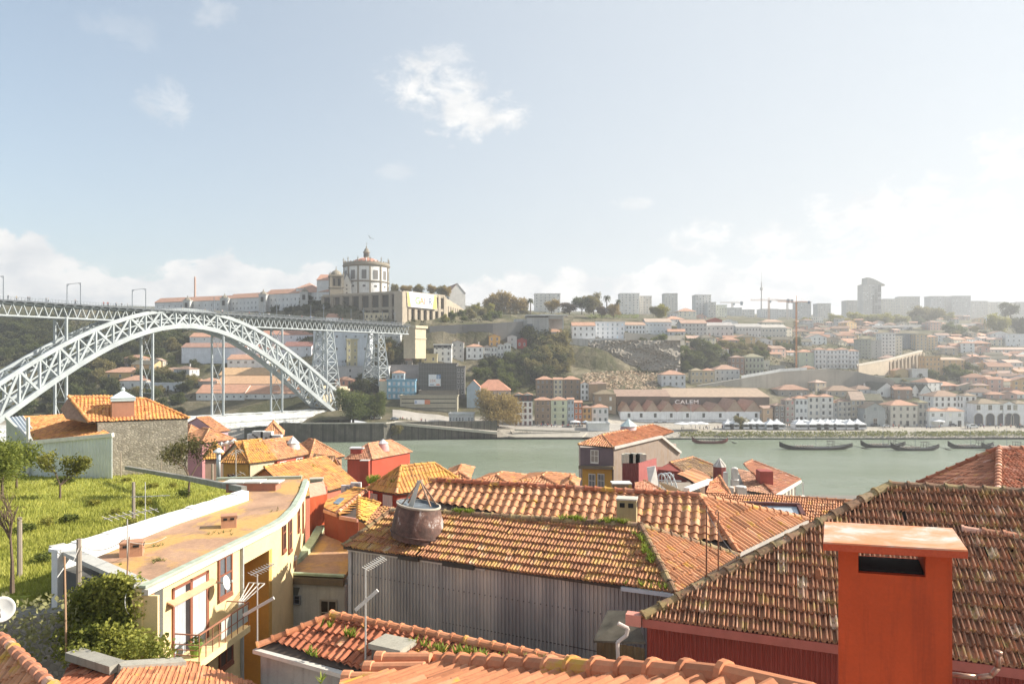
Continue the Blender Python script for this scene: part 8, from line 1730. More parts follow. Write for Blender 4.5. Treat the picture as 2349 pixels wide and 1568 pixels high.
post(152, 1275, 1480, 'tall thin rusty pole rising by the ivy', .035, -.06, 24, plain((.42, .26, .16), .8)); post(290, 1230, 1325, 'slim rusty pole at the corner of the terrace roof', .03, .1, 25.2, plain((.3, .18, .12), .8))
def yagi(label, x, y0, y1, D_, booms, mat=None, rod=.03):
 t = empty('tv_antenna', label, 'antenna', W(x, y1, D_)); k = D_/F; mat = mat or plain((.50, .49, .46), .45, .3); m = MB(); m.tube((0, 0, -.3), (0, 0, (y1-y0)*k), rod, rod*.8, 6); m.build('mast', mat, t)
 for (bx0, by0_, bx1, by1_, n, el) in booms:
  a = Vector(((bx0-x)*k, 0, (y1-by0_)*k)); b = Vector(((bx1-x)*k, .3, (y1-by1_)*k)); m = MB(); m.bar(a, b, rod*1.2, rod*1.2); d = (b-a).normalized()
  for i in range(n): c = a.lerp(b, (i+.5)/n); e = Vector((.25, .5, -.35)).normalized()*el; m.bar(c-e, c+e, .018, .018)
  m.build('boom', mat, t)
 return t
yagi('tv antenna with one slanted flat bar above the alley', 590, 1316, 1478, 24, [(575, 1318, 622, 1298, 9, .22)]);
yagi('tv antenna with crossed flat bars in front of the grey ribbed wall', 838, 1303, 1530, 20.5, [(836, 1305, 877, 1284, 10, .2)])
for x, y, D_, lb, p_ in ((590, 1392, 23.9, 'slanted pale board clamped to the antenna above the alley', (558, 1410, 628, 1370)), (838, 1377, 20.4, 'slanted pale board clamped to the antenna before the ribbed wall', (815, 1398, 866, 1353))):
 t = empty('antenna_panel', lb, 'antenna panel', W(x, y, D_)); m = MB(); m.bar(W(p_[0], p_[1], D_)-t.location, W(p_[2], p_[3], D_)-t.location, .07, .10); m.build('bar', plain((.60, .56, .5), .5), t)
yagi('long yagi antenna lying level over the pantile roof hip', 1620, 1158, 1322, 25.5, [(1500, 1154, 1618, 1158, 16, .2)], plain((.26, .13, .08), .7), .035)
yagi('thin rusty antenna pole right of the yagi antenna', 1647, 1172, 1308, 26, [(1640, 1178, 1652, 1172, 2, .15)], plain((.26, .13, .08), .7), .03)
yagi('garden antenna cross with thin rods beside the grey stake', 333, 1105, 1198, 36, [(300, 1139, 382, 1138, 3, .1)])
yagi('leaning antenna boom over the white parapet', 292, 1190, 1262, 27.5, [(238, 1190, 352, 1170, 8, .25)])
yagi('tv antenna in front of the ochre and cream houses', 541, 1030, 1110, 47, [(529, 1042, 552, 1032, 5, .25), (529, 1094, 556, 1085, 4, .3)])
# wires
m = MB()
for a, b, sg in (((181, 1250, 25.5), (290, 1232, 25.2), .3), ((290, 1240, 25.2), (430, 1180, 36), .6), ((1618, 1165, 25.5), (1740, 1300, 24), .5), ((152, 1300, 24), (181, 1252, 25.5), .2)):
 A_2, B_2 = W(*a), W(*b); P = [A_2.lerp(B_2, i/10)-Vector((0, 0, sg*4*(i/10)*(1-i/10))) for i in range(11)]; m.path(P, .012, 4)
tag(m.build('cable', plain((.45, .42, .38), .7)), kind='stuff')
# stone retaining wall with ivy below the garden
iv = empty('ivy_wall', 'rough stone retaining wall below the garden partly hidden by ivy', 'wall', W(200, 1500, 24.5)); m = MB(); q = [gard(-420, 1370), gard(60, 1371), WZ(322, 1342, 31.6)]
q = [Vector((-38, 27.2, 0)), Vector((-19.0, 26.7, 0)), Vector((-13.4, 25.4, 0))]
for a, b, za, zb2 in ((q[0], q[1], 30.2, 30.1), (q[1], q[2], 30.1, 31.2)): m.slab([a+Vector((0, 0, za)), b+Vector((0, 0, zb2)), b+Vector((.3, 1.6, zb2)), a+Vector((.3, 1.6, za))], 9)
m, m0 = m, None
m_, N, L, B = newmat('rubble_stone'); g = N.new('ShaderNodeTexCoord').outputs['Object']; vo = N.new('ShaderNodeTexVoronoi'); vo.inputs['Scale'].default_value = 3.4; L.new(_map(N, L, g, (1, 1, 1.5)), vo.inputs['Vector']); vd = N.new('ShaderNodeTexVoronoi'); vd.feature = 'DISTANCE_TO_EDGE'; vd.inputs['Scale'].default_value = 3.4; L.new(_map(N, L, g, (1, 1, 1.5)), vd.inputs['Vector'])
sp = N.new('ShaderNodeSeparateColor'); L.new(vo.outputs['Color'], sp.inputs[0]); base = _ramp(N, L, sp.outputs[0], [(0, (.20, .17, .13)), (.5, (.30, .27, .22)), (1, (.40, .35, .28))]); base = _mix(N, L, _ramp(N, L, vd.outputs['Distance'], [(.03, 1.0), (.09, 0.0)]), base, (.17, .15, .125))
base = _mix(N, L, .3, base, _ramp(N, L, _noise(N, L, g, .6, 6, .7), [(.3, (.10, .09, .07)), (.7, (.46, .41, .33))])); L.new(base, B.inputs['Base Color']); B.inputs['Roughness'].default_value = .92; _bump(N, L, vd.outputs['Distance'], B, .7, .08); M_RUB = m_
ch(m, 'stonework', M_RUB, iv)
rg = random.Random(41); pts = []
for _ in range(2600):
 x = rg.gauss(245, 46); y = rg.uniform(1322, 1505)
 if x < 150-(y-1400)*.25 or x > 322+(y > 1440)*60 or y < 1325+max(0, 250-x)*.35: continue
 t_ = min(1, max(0, (x-60)/262)); Y = 26.6-1.6*t_-rg.uniform(.1, .75)-(y > 1440)*rg.uniform(0, 1.5); pts.append(W(x, y, Y))
for _ in range(170): pts.append(W(rg.uniform(150, 400), rg.uniform(1478, 1512), rg.uniform(22.5, 24.5)))
tag(clumps('ivy', pts, .14, leafmat((.17, .20, .035), (.48, .46, .10)), 9, n=9, flat=1, jit=.9), kind='stuff')
pts = [W(rg.uniform(-10, 190), rg.uniform(1370, 1520), 24.5+rg.uniform(-.4, 1.2)) for _ in range(170)]
tag(clumps('bramble', pts, .2, leafmat((.30, .29, .12), (.55, .52, .26)), 10, n=4, flat=1), kind='stuff')
# bottom-left roofs
bl_ = empty('house', 'orange tiled roof corner at the very bottom left', 'house', W(0, 1560, 16)); a = W(-60, 1640, 15); b = W(120, 1580, 14.2); c_ = W(-60, 1420, 19); plb = plane3(a, b, c_); tiles3(bl_, a, b, [a, b, hit(0, 1462, plb), hit(-60, 1405, plb)], .22, .36, 'pan', T_CLEAN, seed=31, rib=.06); ridge(bl_, b, hit(0, 1462, plb), .12, .42, T_PINK, up=.04); m = MB(); m.prism([(a.x, a.y+.3), (b.x-.2, b.y+.3), (-14, 19), (-20, 19)], 20, min(a.z, b.z)-.3); ch(m, 'wall', wall((.5, .42, .3)), bl_)
bt_ = empty('house', 'low lean-to with terracotta roof and grey coping at the bottom left', 'house', W(400, 1560, 21))
zz_ = 30.2; k0 = W(168, 1498, 22.6); k1 = W(270, 1530, 21.3); k2 = W(415, 1545, 21.5); k3 = W(580, 1585, 20.4)
plk = plane3(W(290, 1528, 21.6), W(560, 1572, 21), W(420, 1522, 22.8)); tiles3(bt_, hit(270, 1590, plk), hit(560, 1600, plk), [hit(290, 1524, plk), hit(440, 1520, plk), hit(585, 1566, plk), hit(560, 1640, plk), hit(220, 1640, plk)], .3, .5, 'double', T_NEW, seed=33, rib=.05)
m = MB(); m.bar(k0, k1, .5, .25); m.bar(k1, W(420, 1520, 22.6), .5, .25); ch(m, 'coping', wall((.36, .34, .29), s=1, dirt=.6), bt_)
plk2 = plane3(W(140, 1540, 22), W(260, 1545, 21.4), W(200, 1500, 23.5)); tiles3(bt_, hit(140, 1600, plk2), hit(260, 1600, plk2), [hit(175, 1508, plk2), hit(262, 1532, plk2), hit(240, 1640, plk2), hit(90, 1640, plk2)], .3, .5, 'double', T_RED, seed=34, rib=.05)
m = MB(); m.prism([(k0.x, k0.y-.6), (k3.x-1, k3.y-.8), (k3.x, k3.y+1.5), (k0.x+1, k0.y+1.5)], 22, 29); ch(m, 'wall', wall((.4, .34, .27)), bt_)
# ------------------------------------------------------------------ stone house and shed behind the garden
SA = WZ(218, 967, 34.06); SB = WZ(433, 958.5, 34.06); sh2 = empty('stone_house', 'grey rubble stone house with orange tiled roof behind the garden', 'house', (SA.x, SA.y, 27)); us = (SB-SA).normalized(); ns = Vector((-us.y, us.x, 0))
eA = hit(203, 967, (Vector((0, 0, 34.06)), Vector((0, 0, 1)))); plS = slope_plane(SA, SB, .52); a1 = hit(158, 910, plS); a2 = hit(242, 906, plS); a3 = hit(333, 915, plS); E0 = hit(204, 967, plS)
tiles3(sh2, SA, SB, [E0, SB, a3, a2, a1], .32, .42, 'lite', T_ORG, seed=41, rib=.07)
m = MB(); m.prism([(p.x, p.y) for p in (SA+ns*.05+us*.2, SB+ns*.05-us*.1, SB+ns*9, SA+ns*9)], 22, 34.0); ch(m, 'wall', M_RUB, sh2)
ridge(sh2, SB, a3, .16, .5, T_ORG); ridge(sh2, a1, a3, .16, .5, T_ORG); ridge(sh2, a1, E0, .16, .5, T_ORG); m = MB(); m.slab([a1, a3, a3+ns*4-Vector((0, 0, 2)), a1+ns*4-Vector((0, 0, 2))], .1); m.slab([E0, a1, a1+Vector((-2.4, 2.5, -1.3)), E0+Vector((-2.8, 1, .3))], .12); ch(m, 'roof', farroof((.35, .18, .1)), sh2)
lp = hit(282, 946, plS); ln_ = empty('roof_lantern', 'brick based glass roof lantern with pointed white top on the stone house', 'skylight', lp); m = MB(); m.obox((0, 0), us, ns, .95, .8, -1.2, 1.15); m.build('base', wall((.42, .20, .13), s=1), ln_); m = MB(); m.obox((0, 0), us, ns, 1.05, .9, 1.16, 1.45); m.build('curb', plain((.5, .55, .55), .5), ln_)
m = MB(); c4 = [us*sx_*1.1+ns*sy_*.95+Vector((0, 0, 1.46)) for sx_, sy_ in ((-1, -1), (1, -1), (1, 1), (-1, 1))]; ap_ = Vector((0, 0, 2.2)); m.add(c4+[ap_], [(0, 1, 4), (1, 2, 4), (2, 3, 4), (3, 0, 4)]); m.lathe((0, 0, 2.15), [(.14, 0), (.2, .12), (.12, .26), (0, .34)], 10); m.build('glass_top', plain((.56, .62, .62), .25), ln_)
zq = 34.0; WA = W(72, 1014, 66); WB = W(258, 997, 64); ws = empty('shed', 'white ribbed metal shed with curved orange roof left of the stone house', 'shed', (WA.x, WA.y, 27)); uw = (WB-WA).normalized(); nw = Vector((-uw.y, uw.x, 0))
plW = slope_plane(WA, WB, .30); tiles3(ws, WA, WB, [hit(78, 1010, plW), hit(252, 996, plW), hit(186, 948, plW), hit(53, 955, plW)], .32, .42, 'lite', T_ORG, seed=43, rib=.07)
m = MB(); tp = [hit(20, 958, plW), hit(52, 955, plW), hit(74, 985, plW), hit(47, 993, plW)]; m.slab([p+Vector((0, 0, .06)) for p in tp], .06); ch(m, 'translucent_sheet', plain((.55, .60, .60), .3), ws)
for i in range(5): m = MB(); m.bar(tp[0].lerp(tp[1], i/4)+Vector((0, 0, .1)), tp[3].lerp(tp[2], i/4)+Vector((0, 0, .1)), .06); ch(m, 'sheet_rib', plain((.7, .7, .7), .4), ws)
corr(ws, WA, WB, WA.z-.15, WB.z-.15, 25, .35, .05, plain((.64, .67, .67), .5, 0, .12, .5, 'white_sheet'))
m = MB(); m.bar(WA-uw*.1-nw*.05, WB+uw*.1-nw*.05, .3, .35); ch(m, 'fascia', plain((.70, .68, .62), .6), ws)
p1_ = W(14, 958, 69); m = MB(); m.bar(WA, p1_, .25, .25); m.slab([WA, p1_, Vector((p1_.x, p1_.y, 25)), Vector((WA.x, WA.y, 25))], 0, d=nw*.2); ch(m, 'side_wall', wall((.45, .47, .43)), ws)
m = MB(); m.prism([(p.x, p.y) for p in (WA+nw*.3+uw*.3, WB+nw*.3-uw*.3, WB+nw*1.2-uw*1.5, WA+nw*4)], 24, WA.z-.3); ch(m, 'wall', wall((.5, .5, .46)), ws); m = MB(); m.bar(WA+Vector((-.1, -.3, 2.4)), WA+Vector((-.1, -.3, -6)), .22); ch(m, 'flue', plain((.5, .5, .48), .5), ws)
# ------------------------------------------------------------------ cluster of roofs down towards the river
Nn = lambda x, y: T('n', x, y); Mm = lambda x, y: T('m', x, y)
PK = (.52, .24, .24); RDW = (.42, .07, .045)
nearhouse('pink house with clean orange hip roof and air conditioners near the white lower deck', Nn(275, 492), Nn(905, 428), 26.1, 8.5, col=PK, rise=1.9)
nearhouse('small orange hip roof left of the pink house', Nn(30, 330), Nn(330, 300), 26.3, 6, col=(.5, .3, .22), rise=1.4)
nearhouse('lilac walled gable house with orange roof behind the pink house', Nn(560, 285), Nn(800, 262), 26.6, 13, roof='gable', col=(.50, .36, .40), rise=2.3)
nearhouse('pale rose house with wide orange hip roof at the end of the lower deck', Nn(1360, 365), Nn(1780, 352), 26.2, 8, col=(.56, .42, .40), rise=2.2, wins=[(.35, -2.6, 1.2, 1.6), (.75, -2.6, 1.2, 1.6)])
nearhouse('ochre house under a mossy roof with dormers beside the metal flue', Nn(620, 850), Nn(1150, 862), 27.4, 7, col=(.56, .34, .10), tm=T_YEL, rise=2.2, wins=[(.35, -3.0, 1.1, 1.6, (.3, .15, .1), (.05, .04, .03))], roof='hip')
nearhouse('cream house with two open dark windows in the middle of the row', Nn(1152, 864), Nn(1660, 800), 27.4, 7, roof='gable', col=(.62, .54, .38), tm=T_YEL, rise=2.3, wins=[(.28, -3.1, .95, 1.35, (.6, .55, .45), (.02, .015, .01)), (.84, -3.2, .95, 2.1, (.6, .55, .45), (.02, .015, .01))])
nearhouse('red house with white windows and clean orange roof in the row', Nn(1662, 798), Nn(2280, 692), 27.4, 6.5, roof='gable', col=(.55, .13, .085), tm=T_CLEAN, rise=2.1, wins=[(.2, -1.5, 1.1, 1.1), (.68, -1.4, 1.1, 1.1), (.28, -4.3, 1.2, 1.7), (.7, -3.6, 1.4, 1.0)])
nearhouse('low house with shaded brown roof left of the ochre house', Nn(300, 790), Nn(700, 770), 26.8, 6, col=(.48, .32, .24), tm=T_YEL, rise=1.7)
nearhouse('orange hip roofed house right of the red one by the river', Mm(40, 385), Mm(690, 300), 26.7, 7, col=(.55, .32, .18), tm=T_CLEAN, rise=2.3)
nearhouse('tiny brown roofed house with yellow wall before the orange hip roof', Mm(90, 565), Mm(450, 560), 27.8, 5, roof='gable', col=(.62, .38, .10), tm=tilemat((.42, .24, .13), la=.2, ma=.2), rise=1.2)
nearhouse('little orange lit gable roof beside the tiny brown roofed house', Mm(450, 470), Mm(640, 440), 27.6, 4, roof='gablef', col=(.5, .25, .15), rise=.9)
nearhouse('tall bright red ribbed house with smooth orange hip roof at the water', Mm(700, 345), Mm(1205, 352), 23.5, dvec=(5.2, 9.2), col=(.50, .085, .045), tm=tilemat((.64, .30, .17), la=.05, ma=.02, pale=(.72, .42, .28)), rise=2.3, zb=8, wins=[(.78, -2.6, 1.0, 1.75)])
t, A9, B9, C9, D9 = nearhouse('yellowish orange roof with grey chimney right of the yellow building', Mm(-150, 1060), Mm(945, 790), 28.1, 8, roof='gable', col=(.46, .16, .10), tm=T_ORG, rise=2.3, zb=20)
chimney('grey concrete chimney with small hood on the yellowish orange roof', W(726, 1136, 58), 1.0, .8, 1.35, wall((.46, .42, .32), s=1.5), wall((.5, .46, .36)), rz=.2, holes=False, capo=.05, capt=.12)
for i, (x, y) in enumerate(((735, 903), (905, 855))):
 X, Y_ = Mm(x, y); p = W(X, Y_+7, 56); t = empty('air_conditioner', ['white air conditioner box left on the edge of the orange roof', 'white air conditioner box right on the edge of the orange roof'][i], 'air conditioner', p); m = MB(); m.box(-.42, .42, -.16, .16, 0, .6); m.build('case', plain((.66, .65, .62), .5), t); m = MB(); m.lathe((0, 0, 0), [(.22, 0), (.22, .01), (.001, .01)], 16); o = m.build('fan_grille', plain((.3, .32, .33), .6), t); o.location = (.08, -.165, .3); o.rotation_euler = (R(90), 0, 0)
# red ribbed wall lit from the right, and the dark walls round the little court
rb = empty('ribbed_house', 'bright red ribbed metal wall beside the corner of the yellow building', 'house', W(712, 1200, 47)); a = W(*Mm(60, 1050), 47); b = W(*Mm(365, 985), 51); corr(rb, a, b, a.z, b.z, 20, .28, .07, plain((.50, .11, .045), .5, 0, .15, .8, 'red_sheet')); m = MB(); m.prism([(a.x, a.y+.2), (b.x-.1, b.y+.2), (b.x-1, b.y+4), (a.x-1, a.y+4)], 20, min(a.z, b.z)-.1); ch(m, 'wall', wall((.42, .12, .08)), rb); m = MB(); m.slab([a+Vector((0, 0, .05)), b+Vector((0, 0, .05)), b+Vector((-1, 3, .4)), a+Vector((-1, 3, .4))], .1); ch(m, 'roof', farroof((.5, .25, .15)), rb)
P1c = W(*Mm(575, 1350), 45); P2c = W(*Mm(1130, 905), 55); sk = empty('house', 'skylit mossy yellow roof with a straight pink ridge over a dark red court', 'house', (P1c.x, P1c.y, 20))
plc = plane3(P1c, P2c, W(*Mm(330, 1255), 46.5)); ql = [hit(*Mm(*p), plc) for p in ((575, 1350), (1130, 905), (890, 870), (375, 1130), (325, 1255))]; tiles3(sk, ql[4], ql[0], ql, .3, .62, 'double', T_YEL, seed=51, rib=.10, th=.09)
m = MB(); g_ = [hit(*Mm(*p), plc)+Vector((0, 0, .16)) for p in ((480, 1190), (600, 1090), (700, 1100), (585, 1215))]; m.slab(g_, .04); ch(m, 'skylight', plain((.16, .22, .28), .15), sk)
pld = plane3(P1c, P2c, W(*Mm(930, 1440), 42.5)); ql = [hit(*Mm(*p), pld) for p in ((575, 1350), (1130, 905), (1010, 1010), (950, 1060), (945, 1440), (620, 1385))]; tiles3(sk, ql[5], ql[4], [ql[0], ql[1], ql[3], ql[4], ql[5]], .3, .62, 'double', T_YEL, seed=52, rib=.10, th=.09)
ridge(sk, P1c, P2c, .16, .8, T_PINK, up=.08); e3 = hit(*Mm(945, 1440), pld); m = MB(); m.bar(ql[5]-Vector((0, 0, .1)), e3-Vector((0, 0, .1)), .2, .2); m.bar(hit(*Mm(325, 1262), plc)-Vector((0, 0, .1)), P1c-Vector((0, 0, .1)), .2, .2); ch(m, 'gutter', plain((.50, .24, .18), .6), sk)
X0c = hit(*Mm(325, 1262), plc); m = MB(); m.slab([X0c-Vector((0, 0, .2)), P1c-Vector((0, 0, .2)), Vector((P1c.x, P1c.y, 20)), Vector((X0c.x, X0c.y, 20))], 0, d=(.1, .3, 0)); m.slab([P1c-Vector((0, 0, .2)), e3-Vector((0, 0, .2)), Vector((e3.x, e3.y, 20)), Vector((P1c.x, P1c.y, 20))], 0, d=(0, .3, 0)); ch(m, 'wall', wall((.24, .06, .04)), sk)
t = empty('house', 'bright yellow lichened little roof left of the rusty cone cowl', 'house', W(830, 1180, 38)); F_ = W(*Mm(950, 1060), 42); G_ = W(*Mm(950, 1440), 38.5); H_ = W(*Mm(1345, 1165), 41.5); ply = plane3(F_, G_, H_); qy = [F_, H_, hit(*Mm(1190, 1420), ply), hit(*Mm(1090, 1500), ply), G_]; tiles3(t, G_, qy[3], qy, .26, .5, 'lite', tilemat((.62, .33, .08), lich=(.62, .38, .06), moss=(.3, .2, .05), la=.5, ma=.15), seed=54); ridge(t, G_, F_, .12, .4, T_YEL); ridge(t, F_, H_, .11, .4, T_YEL); m = MB(); m.prism([(G_.x+.2, G_.y+.4), (qy[3].x, qy[3].y+.3), (H_.x, H_.y), (F_.x, F_.y)], 20, G_.z-.4); ch(m, 'wall', wall((.40, .16, .08)), t)
t = empty('house', 'broken jumble of old tiles between the yellow roof and the cone cowl', 'house', W(850, 1200, 34)); a = W(*Mm(1080, 1560), 33.5); b = W(*Mm(1560, 1500), 32.5); c2 = W(*Mm(1340, 1250), 37); plj = plane3(a, b, c2); tiles3(t, a, b, [a, b, hit(*Mm(1600, 1260), plj), c2, hit(*Mm(1180, 1440), plj)], .26, .38, 'pan', T_MOSS, seed=55, rib=.08, th=.07); m = MB(); m.prism([(a.x, a.y+.3), (b.x, b.y+.3), (b.x+.5, b.y+4), (a.x+.5, a.y+4)], 20, min(a.z, b.z)-.3); ch(m, 'wall', wall((.3, .1, .06)), t)
t12, A_3, B_3, C_3, D_3 = nearhouse('dark red house with mossy hip roof and white shuttered windows left of the pantile roof', Mm(1110, 890), Mm(1640, 982), 30.0, dvec=(5.0, 3.6), col=(.30, .06, .035), tm=T_YEL, rise=1.7, zb=20, wins=[(.14, -1.95, .75, 1.6, (.6, .58, .52), (.6, .58, .52)), (.62, -1.95, 1.0, 1.7, (.6, .58, .52), (.6, .58, .52))], tl=.5)
chimney('slim red chimney with white side beside the tall red house', W(*Mm(1070, 800), 60), .75, .7, 2.0, plain((.40, .08, .05), .6), plain((.55, .5, .45), .6), holes=False, capo=.02, capt=.05)
t = empty('chimney', 'dark red block chimney with white slab on the shaded side of the tall red house', 'chimney', W(*Mm(905, 300), 116)); m = MB(); m.box(-.75, 1.1, -.8, .8, -2, 1.35); m.build('shaft', plain((.42, .07, .045), .6), t); m = MB(); m.box(-.95, 1.4, -.95, .95, 1.36, 1.55); m.build('cap', plain((.64, .62, .6), .6), t)
def conelight(label, p, r, h_, h2, mat1, mat2, n=14):
 t = empty('cone_skylight', label, 'skylight', p); m = MB(); m.lathe((0, 0, 0), [(r*1.15, -.8), (r, .0), (r*.8, h_)], n); m.build('base', mat1, t, True); m = MB(); m.lathe((0, 0, 0), [(r*.95, h_+.01), (.03, h_+h2), (.001, h_+h2+.15)], 8); m.build('glass_cone', mat2, t); return t
conelight('pale cone skylight on the clean roof of the red row house', W(*Nn(1950, 590), 92), .95, .7, .9, wall((.62, .55, .5)), plain((.62, .60, .56), .4))
conelight('white and pink cone skylight on the smooth roof of the tall red house', W(*Mm(1400, 110), 119), 1.0, .5, .7, plain((.55, .3, .28), .6), plain((.68, .66, .66), .4))
t = empty('flue', 'tall grey metal flue pipe with white cap near the parapet corner', 'flue', W(*Nn(585, 1150), 47)); m = MB(); k = 47/F*.125; m.tube((0, 0, 0), (0, 0, 490*k), .14, .14, 12); m.build('pipe', plain((.42, .44, .44), .4, .3), t, True); m = MB(); m.lathe((0, 0, 490*k), [(.36, 0), (.33, .08), (.1, .26), (.0, .3)], 14); m.build('cap', plain((.66, .66, .62), .5), t)
for i, (x, y) in enumerate(((520, 620), (640, 590), (750, 560), (860, 530))):
 p = W(*Nn(x, y+25), 98); t = empty('roof_vent', 'white hooded roof vent, %s of four in front of the pink wall' % nm[i], 'roof vent', p); m = MB(); m.tube((0, 0, -.5), (0, 0, .5), .3, .3, 10); m.lathe((0, 0, .5), [(.55, 0), (.5, .25), (.1, .55), (0, .6)], 10); m.build('hood', plain((.64, .62, .58), .5), t)
for i, (x, y) in enumerate(((1230, 440), (1320, 390), (1480, 400), (1560, 480), (1650, 460))):
 p = W(*Nn(x, y+40), 104); t = empty('air_conditioner', 'white rooftop air conditioner, %s in the group before the pale rose house' % nm[i], 'air conditioner', p); m = MB(); m.box(-.8, .8, -.5, .5, -.4, 1.3); m.build('case', plain((.66, .66, .62), .5), t); m = MB(); m.box(-.5, .5, -.52, -.505, .5, 1.1); m.build('grille', plain((.48, .48, .46), .6), t)
tufts('', [(W(*Nn(1000, 800), 86), W(*Nn(1160, 700), 88), .3), (W(*Nn(1250, 590), 90), W(*Nn(1330, 620), 89), .3), (W(*Nn(960, 590), 90), W(*Nn(1000, 570), 90), .2), (W(*Mm(1150, 800), 54), W(*Mm(1270, 740), 55), .12), (W(*Mm(1600, 860), 53), W(*Mm(1640, 800), 53), .1), (W(*Mm(20, 560), 66), W(*Mm(80, 500), 66), .4)], 150, .5, 12)
# slivers of more roofs just over the pantile ridge
for (x0, y0, x1, y1, z_, d_, lb) in [(1016, 1099, 1078, 1099, 30.0, 6, 'small fan shaped tiled hip peeping over the left of the red ridge'), (1078, 1107, 1168, 1112, 29.6, 5, 'narrow strip of pink tiles just above the red ridge'), (1172, 1110, 1284, 1116, 29.4, 6, 'second tiled strip above the middle of the red ridge'), (1284, 1118, 1326, 1119, 29.4, 4, 'little tiled point left of the yellow walled house')]:
 nearhouse(lb, (x0, y0), (x1, y1), z_, d_, col=(.5, .3, .2), tm=T_CLEAN, rise=.45, tw=.26, tl=.4)
# ------------------------------------------------------------------ yellow and grey house with cone skylight
Hh = lambda x, y: T('h', x, y)
yh = empty('house', 'tall house with yellow lower wall, dark upper wall and weathered grey side', 'house', W(1400, 1110, 84)); Bc = W(*Hh(342, 290), 84); E1 = W(*Hh(780, 185), 90); R1_ = W(*Hh(240, 175), 88); plr = plane3(Bc, E1, R1_); R2_ = hit(*Hh(700, 80), plr); R3_ = hit(*Hh(890, 145), plr)
tiles3(yh, Bc, E1, [Bc, E1, R3_, R2_, R1_], .30, .42, 'lite', T_NEW, seed=61); Ac = W(*Hh(22, 262), 86); tiles3(yh, Ac, Bc, [Ac, Bc, R1_], .30, .42, 'lite', T_CLEAN, seed=62, rib=.09)
for a, b in ((Bc, R1_), (R1_, R2_), (R2_, R3_), (Ac, R1_)): ridge(yh, a, b, .16, .5, T_CLEAN)
pv_ = vplane(Bc+Vector((0, .15, 0)), E1+Vector((0, .15, 0))); qs = [hit(*Hh(*p), pv_) for p in ((345, 295), (780, 190), (955, 335), (950, 420))]; m = MB(); bot_ = [Vector((qs[3].x, qs[3].y, 12)), Vector((qs[0].x, qs[0].y, 12))]; m.slab(qs+bot_, 0, d=pv_[1]*(-.3 if pv_[1].y < 0 else .3));
ch(m, 'side_wall', wall((.34, .27, .22), s=.8, dirt=.95, stain=(.30, .17, .07)), yh); m = MB()
for a, b in ((qs[0], qs[1]), (qs[1], qs[2])): m.bar(a-Vector((0, .2, -.05)), b-Vector((0, .2, -.05)), .3, .3)
ch(m, 'verge', wall((.62, .56, .50)), yh); pf_ = vplane(Ac+Vector((.1, .2, 0)), Bc+Vector((0, .2, 0))); q = [hit(*Hh(*p), pf_) for p in ((40, 290), (342, 295), (342, 460), (40, 455))]; m = MB(); m.slab(q, 0, d=(0, .3, 0)); ch(m, 'upper_wall', wall((.20, .15, .16), s=.6, dirt=.3), yh)
q = [hit(*Hh(*p), pf_)+Vector((0, -.02, 0)) for p in ((60, 460), (330, 470), (330, 1000), (60, 1000))]; m = MB(); m.slab(q, 0, d=(0, .3, 0)); ch(m, 'yellow_wall', wall((.62, .34, .06), s=.8, dirt=.1), yh)
m = MB(); q0 = hit(*Hh(30, 462), pf_); q1 = hit(*Hh(345, 470), pf_); m.bar(q0-Vector((0, .3, 0)), q1-Vector((0, .3, 0)), .7, .35); ch(m, 'cornice', wall((.22, .17, .11)), yh)
m = MB(); m.prism([(Ac.x+.4, Ac.y+.6), (Bc.x, Bc.y+.6), (qs[3].x-.3, qs[3].y+.6), (R2_.x, R2_.y+6), (Ac.x+1, Ac.y+10)], 10, 28.6); ch(m, 'wall', wall((.4, .33, .28)), yh)
df_ = (q1-q0).normalized(); windowN(yh, hit(*Hh(170, 425), pf_)-Vector((0, .05, 0)), df_, 1.05, 1.55, (.72, .68, .6), (.45, .40, .35))
for x in (146, 229): windowN(yh, hit(*Hh(x, 665), pf_)-Vector((0, .06, 0)), df_, .88, 1.85, (.68, .62, .54), (.06, .06, .06))
conelight('pink based green glass cone skylight on the orange ridge', W(*Hh(480, 175), 92), 1.25, 1.2, .95, wall((.55, .42, .42)), plain((.50, .60, .58), .2))
rx = empty('roof_box', 'dark red ribbed roof enclosure holding cream air conditioners', 'roof enclosure', W(*Hh(430, 560), 80)); a = W(*Hh(425, 430), 80); b = W(*Hh(575, 432), 79); c3 = W(*Hh(738, 385), 83); corr(rx, a, b, a.z, b.z, 20, .3, .04, plain((.24, .06, .05), .6), 'front_panel'); m = MB(); m.slab([b, c3, Vector((c3.x, c3.y, 20)), Vector((b.x, b.y, 20))], 0, d=(-.1, .15, 0)); ch(m, 'side_panel', plain((.36, .11, .10), .5), rx); m = MB(); m.prism([(a.x, a.y+.2), (b.x-.1, b.y+.2), (c3.x-.1, c3.y+.1), (a.x+1, a.y+3)], 20, min(a.z, c3.z)-.4); ch(m, 'floor', wall((.3, .2, .16)), rx)
for i in range(3): p = W(*Hh(470+i*60, 420), 81.5); t = empty('air_conditioner', 'cream air conditioner on the red roof enclosure, %s of three' % nm[i], 'air conditioner', p); m = MB(); m.box(-.62, .62, -.4, .4, -.5, .95); m.build('case', plain((.62, .58, .45), .6), t); m = MB(); m.lathe((0, 0, .96), [(.35, 0), (.35, .06), (.001, .06)], 12); m.build('fan', plain((.4, .38, .33), .5), t)
